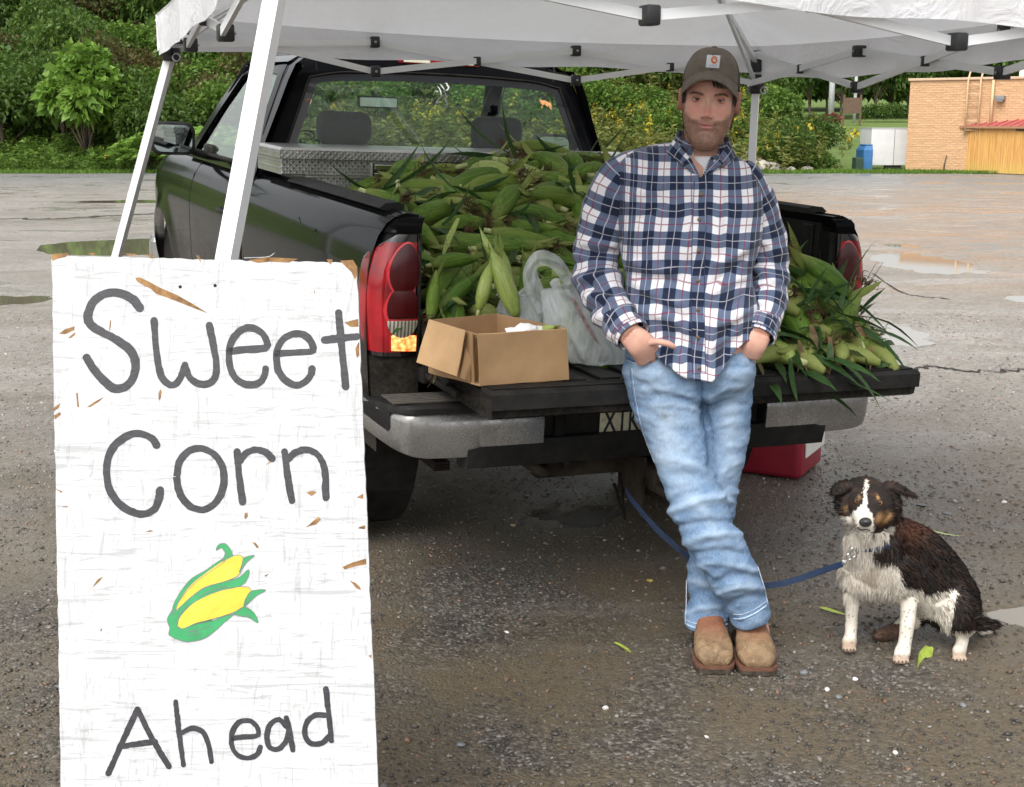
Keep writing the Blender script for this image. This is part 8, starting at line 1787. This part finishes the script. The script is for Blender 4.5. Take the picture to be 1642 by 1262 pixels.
# collar, leash
NAV=mat('blue_nylon_webbing',(.008,.022,.060),.7,var=.3,vs=120,bump=.4,bs=500)
cl_=[]
for a in np.linspace(0,2*math.pi,40,endpoint=False):
    c_=P(1396,868,3.80); cl_.append(c_+np.array([math.cos(a)*.072,-math.sin(a)*.079,math.cos(a)*.012-.008+.010*math.sin(a)]))
part('dog_collar',loft([[p+np.array([dx*(p[0]-P(1396,868,3.80)[0]),dx*(p[1]-3.80),dz]) for p in cl_] for dx,dz in((0,-.007),(.03,-.006),(.03,.006),(0,.007))],cap=False,loop=True),NAV,DOG,smooth=True)
STL=bpy.data.materials['steel_ring']
def ribbon(pts,w,n,tw0=0,tw1=0,t=.0016):
    q=smoothline(pts,n); T=np.gradient(q,axis=0); T/=np.linalg.norm(T,axis=1)[:,None]; rings=[]
    for i,(p,t_) in enumerate(zip(q,T)):
        up=np.array([0,0,1.])-t_*t_[2]; up/=np.linalg.norm(up); s=np.cross(t_,up); a=tw0+(tw1-tw0)*i/(n-1); d=up*math.cos(a)+s*math.sin(a); e=np.cross(t_,d); rings.append([p+d*w/2+e*t,p+d*w/2-e*t,p-d*w/2-e*t,p-d*w/2+e*t])
    return loft(rings)
HB_=from_t((.02,-.36,.40))
lpts=[P(1003,786,4.14),P(1012,800,4.10),P(1030,822,4.06),P(1055,850,4.02),P(1080,873,4.00),P(1098,888,3.99),P(1125,908,3.985),P(1165,928,3.96),P(1205,938,3.93),P(1240,938,3.90),P(1275,930,3.87),P(1310,918,3.83),P(1340,908,3.78),P(1352,904,3.755)]
ls_=thing('dog_leash','dark blue webbing leash running from the tow hitch behind the legs to the dog','leash',tuple(lpts[7])); lo_=lpts[7]
part('webbing',ribbon(lpts,.019,90,.15,-.5),NAV,ls_,off=lo_); part('hitch_loop',tube([HB_+np.array([.034*math.cos(a),.02*math.sin(a),.05*math.sin(a)*.6-.01]) for a in np.linspace(0,2*math.pi,18)[:-1]],.006,6,loop=True),NAV,ls_,off=lo_,smooth=True)
part('swivel_clip',join(tube(smoothline([P(1352,904,3.755),P(1356,901,3.752),P(1360,896,3.75)],6),[.003,.005,.005,.003,.004,.003],8),tube([P(1368,886,3.745)+np.array([.010*math.cos(a),0,.015*math.sin(a)]) for a in np.linspace(0,2*math.pi,16)[:-1]],.0022,6,loop=True),tube([P(1361,893,3.748)+np.array([.0075*math.cos(a),0,.0095*math.sin(a)]) for a in np.linspace(0,2*math.pi,14)[:-1]],.0020,6,loop=True),tube([P(1354,902,3.754)+np.array([.0075*math.cos(a),0,.006*math.sin(a)]) for a in np.linspace(0,2*math.pi,14)[:-1]],.0020,6,loop=True)),mat('shiny_steel',(.7,.7,.7),.2,metal=1,var=.05),ls_,off=lo_,smooth=True)
part('collar_tag_ring',tube([P(1376,882,3.742)+np.array([.008*math.cos(a),0,.010*math.sin(a)]) for a in np.linspace(0,2*math.pi,14)[:-1]],.0018,6,loop=True),STL,DOG,smooth=True)
# ================================================================ LOOSE THINGS ON THE GROUND
def stone(px,py,sz,label,m_,seed=0,flat=.5,nm='stone'):
    ic=bmesh.new(); bmesh.ops.create_icosphere(ic,subdivisions=2,radius=1); v=np.array([q.co[:] for q in ic.verts]); f=[tuple(x.index for x in q.verts) for q in ic.faces]; ic.free(); r_=np.random.RandomState(seed)
    v=v*(1+.22*vnoise(v,1.3,seed,2))[:,None]*np.array([1,.8,flat])*sz; g=G(px,py); o=part(nm,(v,f),m_,None,angle=25); o.location=(g[0],g[1],float(gz(g[0],g[1]))+sz*flat*.5); o.rotation_euler=(r_.randn()*.2,r_.randn()*.2,r_.rand()*6); tag(o,label,'stone'); return o
WST=mat('white_quartz',(.62,.60,.56),.6,var=.25,vs=40,bump=.5); GST=mat('grey_slate',(.16,.17,.18),.45,var=.3,vs=30,bump=.4); TST=mat('tan_stone',(.40,.33,.20),.7,var=.3,vs=30,bump=.4)
stone(823,843,0.0122,'pale tan stone under the bumper, nearest the hitch',TST,1); stone(971,1137,0.0088,'small white stone in the middle of the foreground',WST,2,.8); stone(1133,1182,0.0088,'small white stone in front of the boots, lowest in the picture',WST,3,.4); stone(1371,1091,0.0082,'white pebble between the boots and the dog',WST,4,.8); stone(1326,1107,0.0095,'pale grey pebble left of the white one before the dog',WST,5,.5); stone(1345,1120,0.0109,'blue grey pebble in front of the dog',GST,6,.6); stone(1289,1081,0.0122,'dark grey stone to the right of the boots',GST,7,.7)
stone(1477,810,0.0272,'flat slate chip behind the head of the dog',GST,8,.25); stone(1519,823,0.0204,'thin dark chip right of the slate behind the dog',GST,9,.15); stone(739,1197,0.0122,'grey stone low in the foreground beside the sign',GST,10,.6); stone(813,1015,0.0088,'light stone left of the centre of the foreground',WST,11,.5); stone(1436,1208,0.0095,'small pale pebble in the lower right foreground',WST,12,.4); stone(1545,1133,0.0109,'dark stone in the lower right foreground',GST,13,.6); stone(1610,805,0.0136,'pale stone at the right edge behind the dog',WST,14,.4)
YEL2=mat('yellow_dry_husk',(.45,.36,.09),.7,var=.3,vs=40); o=stone(1042,932,0.0136,'crumpled yellow husk scrap left of the crossed legs',YEL2,15,.4,nm='husk_scrap'); o['category']='husk'
GY=mat('yellow_green_leaf',(.30,.38,.06),.5,var=.3,vs=30)
def gleaf(a,b_,w,label,m_,seed):
    p,q=G(*a),G(*b_); d=q-p; L=np.linalg.norm(d); bl_=blade((0,0,0),d/L,L,w,0,seed,12); o=part('husk_leaf',bl_,m_,None,smooth=True); o.location=(p[0],p[1],float(gz(p[0],p[1]))+.008); o.data.update(); tag(o,label,'leaf'); return o
gleaf((1490,1040),(1466,1082),.040,'bright green husk leaf on the ground between the paws of the dog',GY,3); gleaf((1314,978),(1362,992),.026,'yellow green husk strip behind the front paw of the dog',GY,4); gleaf((985,1034),(1018,1052),.018,'yellow green leaf strip in the foreground left of the boots',GY,5); gleaf((1480,850),(1545,868),.012,'thin yellow stalk lying behind the back of the dog',STALK,6)
# gravel: loose stones, one mass
r_=np.random.RandomState(77); ph=(1+5**.5)/2
oc6=np.array([(1,0,0),(-1,0,0),(0,1,0),(0,-1,0),(0,0,1),(0,0,-1)],float); of=np.array([(0,2,4),(2,1,4),(1,3,4),(3,0,4),(2,0,5),(1,2,5),(3,1,5),(0,3,5)])
NP_=150000; Y_=1.75+ (r_.rand(NP_)**1.7)*9.5; X_=(r_.rand(NP_)*2-1)*(Y_*.46+.25)
dn=pn(X_*1.9,Y_*1.9,61,4); keep=dn>r_.rand(NP_)*1.5-1.15; X_=X_[keep];Y_=Y_[keep]; k=len(X_)
szs=.0016+.0048*r_.rand(k)**3.2*1.5; big_=r_.rand(k)<.012; szs=np.where(big_,.008+.006*r_.rand(k),szs); Z_=gz(X_,Y_)
for (cx_,cy_,a,b_2,_) in PUD:
    inn=((X_-cx_)/(a*1.05))**2+((Y_-cy_)/(b_2*1.05))**2<1; Z_=np.where(inn,-.05,Z_)
V=oc6[None]*(szs[:,None]*(.65+.7*r_.rand(k,3))*np.array([1,1,.62]))[:,None,:]+r_.randn(k,6,3)*szs[:,None,None]*.13
a=r_.rand(k)*6.28; ca,sa=np.cos(a)[:,None],np.sin(a)[:,None]; x2=V[:,:,0]*ca-V[:,:,1]*sa; y2=V[:,:,0]*sa+V[:,:,1]*ca; V=np.stack([x2+X_[:,None],y2+Y_[:,None],V[:,:,2]+(Z_+szs*.18)[:,None]],2).reshape(-1,3)
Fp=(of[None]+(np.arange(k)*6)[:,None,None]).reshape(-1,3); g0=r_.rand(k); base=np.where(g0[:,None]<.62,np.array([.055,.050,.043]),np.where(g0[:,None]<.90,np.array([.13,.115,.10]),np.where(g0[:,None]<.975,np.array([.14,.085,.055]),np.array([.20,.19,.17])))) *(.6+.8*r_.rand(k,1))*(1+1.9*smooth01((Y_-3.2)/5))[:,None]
me=mesh('gravel',V,Fp,None,smooth=False); setcol(me,np.clip(np.repeat(base,6,axis=0),0,1)); m,N,b=newmat('wet_stones'); setp(N,b,col=N.add('ShaderNodeAttribute',attribute_name='tone').outputs['Color'],rough=.42,spec=.5); me.materials.append(m); tag(link('gravel',me),'loose wet gravel scattered over the near part of the lot','gravel',kind='stuff')

# cracks in the worn tarmac
CRK=mat('dark_crack',(.025,.022,.018),.9,var=.3,vs=5)
def crack(pts,w,label,seed):
    q=smoothline([G(*p) for p in pts],60); r_=np.random.RandomState(seed); q[:,1]+=r_.randn(60)*w*1.2; T=np.gradient(q,axis=0); T/=np.linalg.norm(T,axis=1)[:,None]; s_=np.c_[-T[:,1],T[:,0],np.zeros(60)]*(w/2*(.4+r_.rand(60)))[:,None]; A=q-s_; B=q+s_
    for M__ in (A,B): M__[:,2]=gz(M__[:,0],M__[:,1])+.005
    o=part('crack',gridv(np.stack([A,B],1)),CRK,None); tag(o,label,None,kind='structure')
crack([(1395,592),(1440,594),(1500,590),(1560,596),(1642,594),(1700,592)],.035,'long dark crack across the lot right of the tailgate',1)
crack([(-60,350),(60,352),(140,349),(220,345),(285,343)],.10,'long dark crack across the lot left of the truck',2)
crack([(1400,440),(1450,470),(1520,480)],.02,'fine crack beyond the right tail light',3)
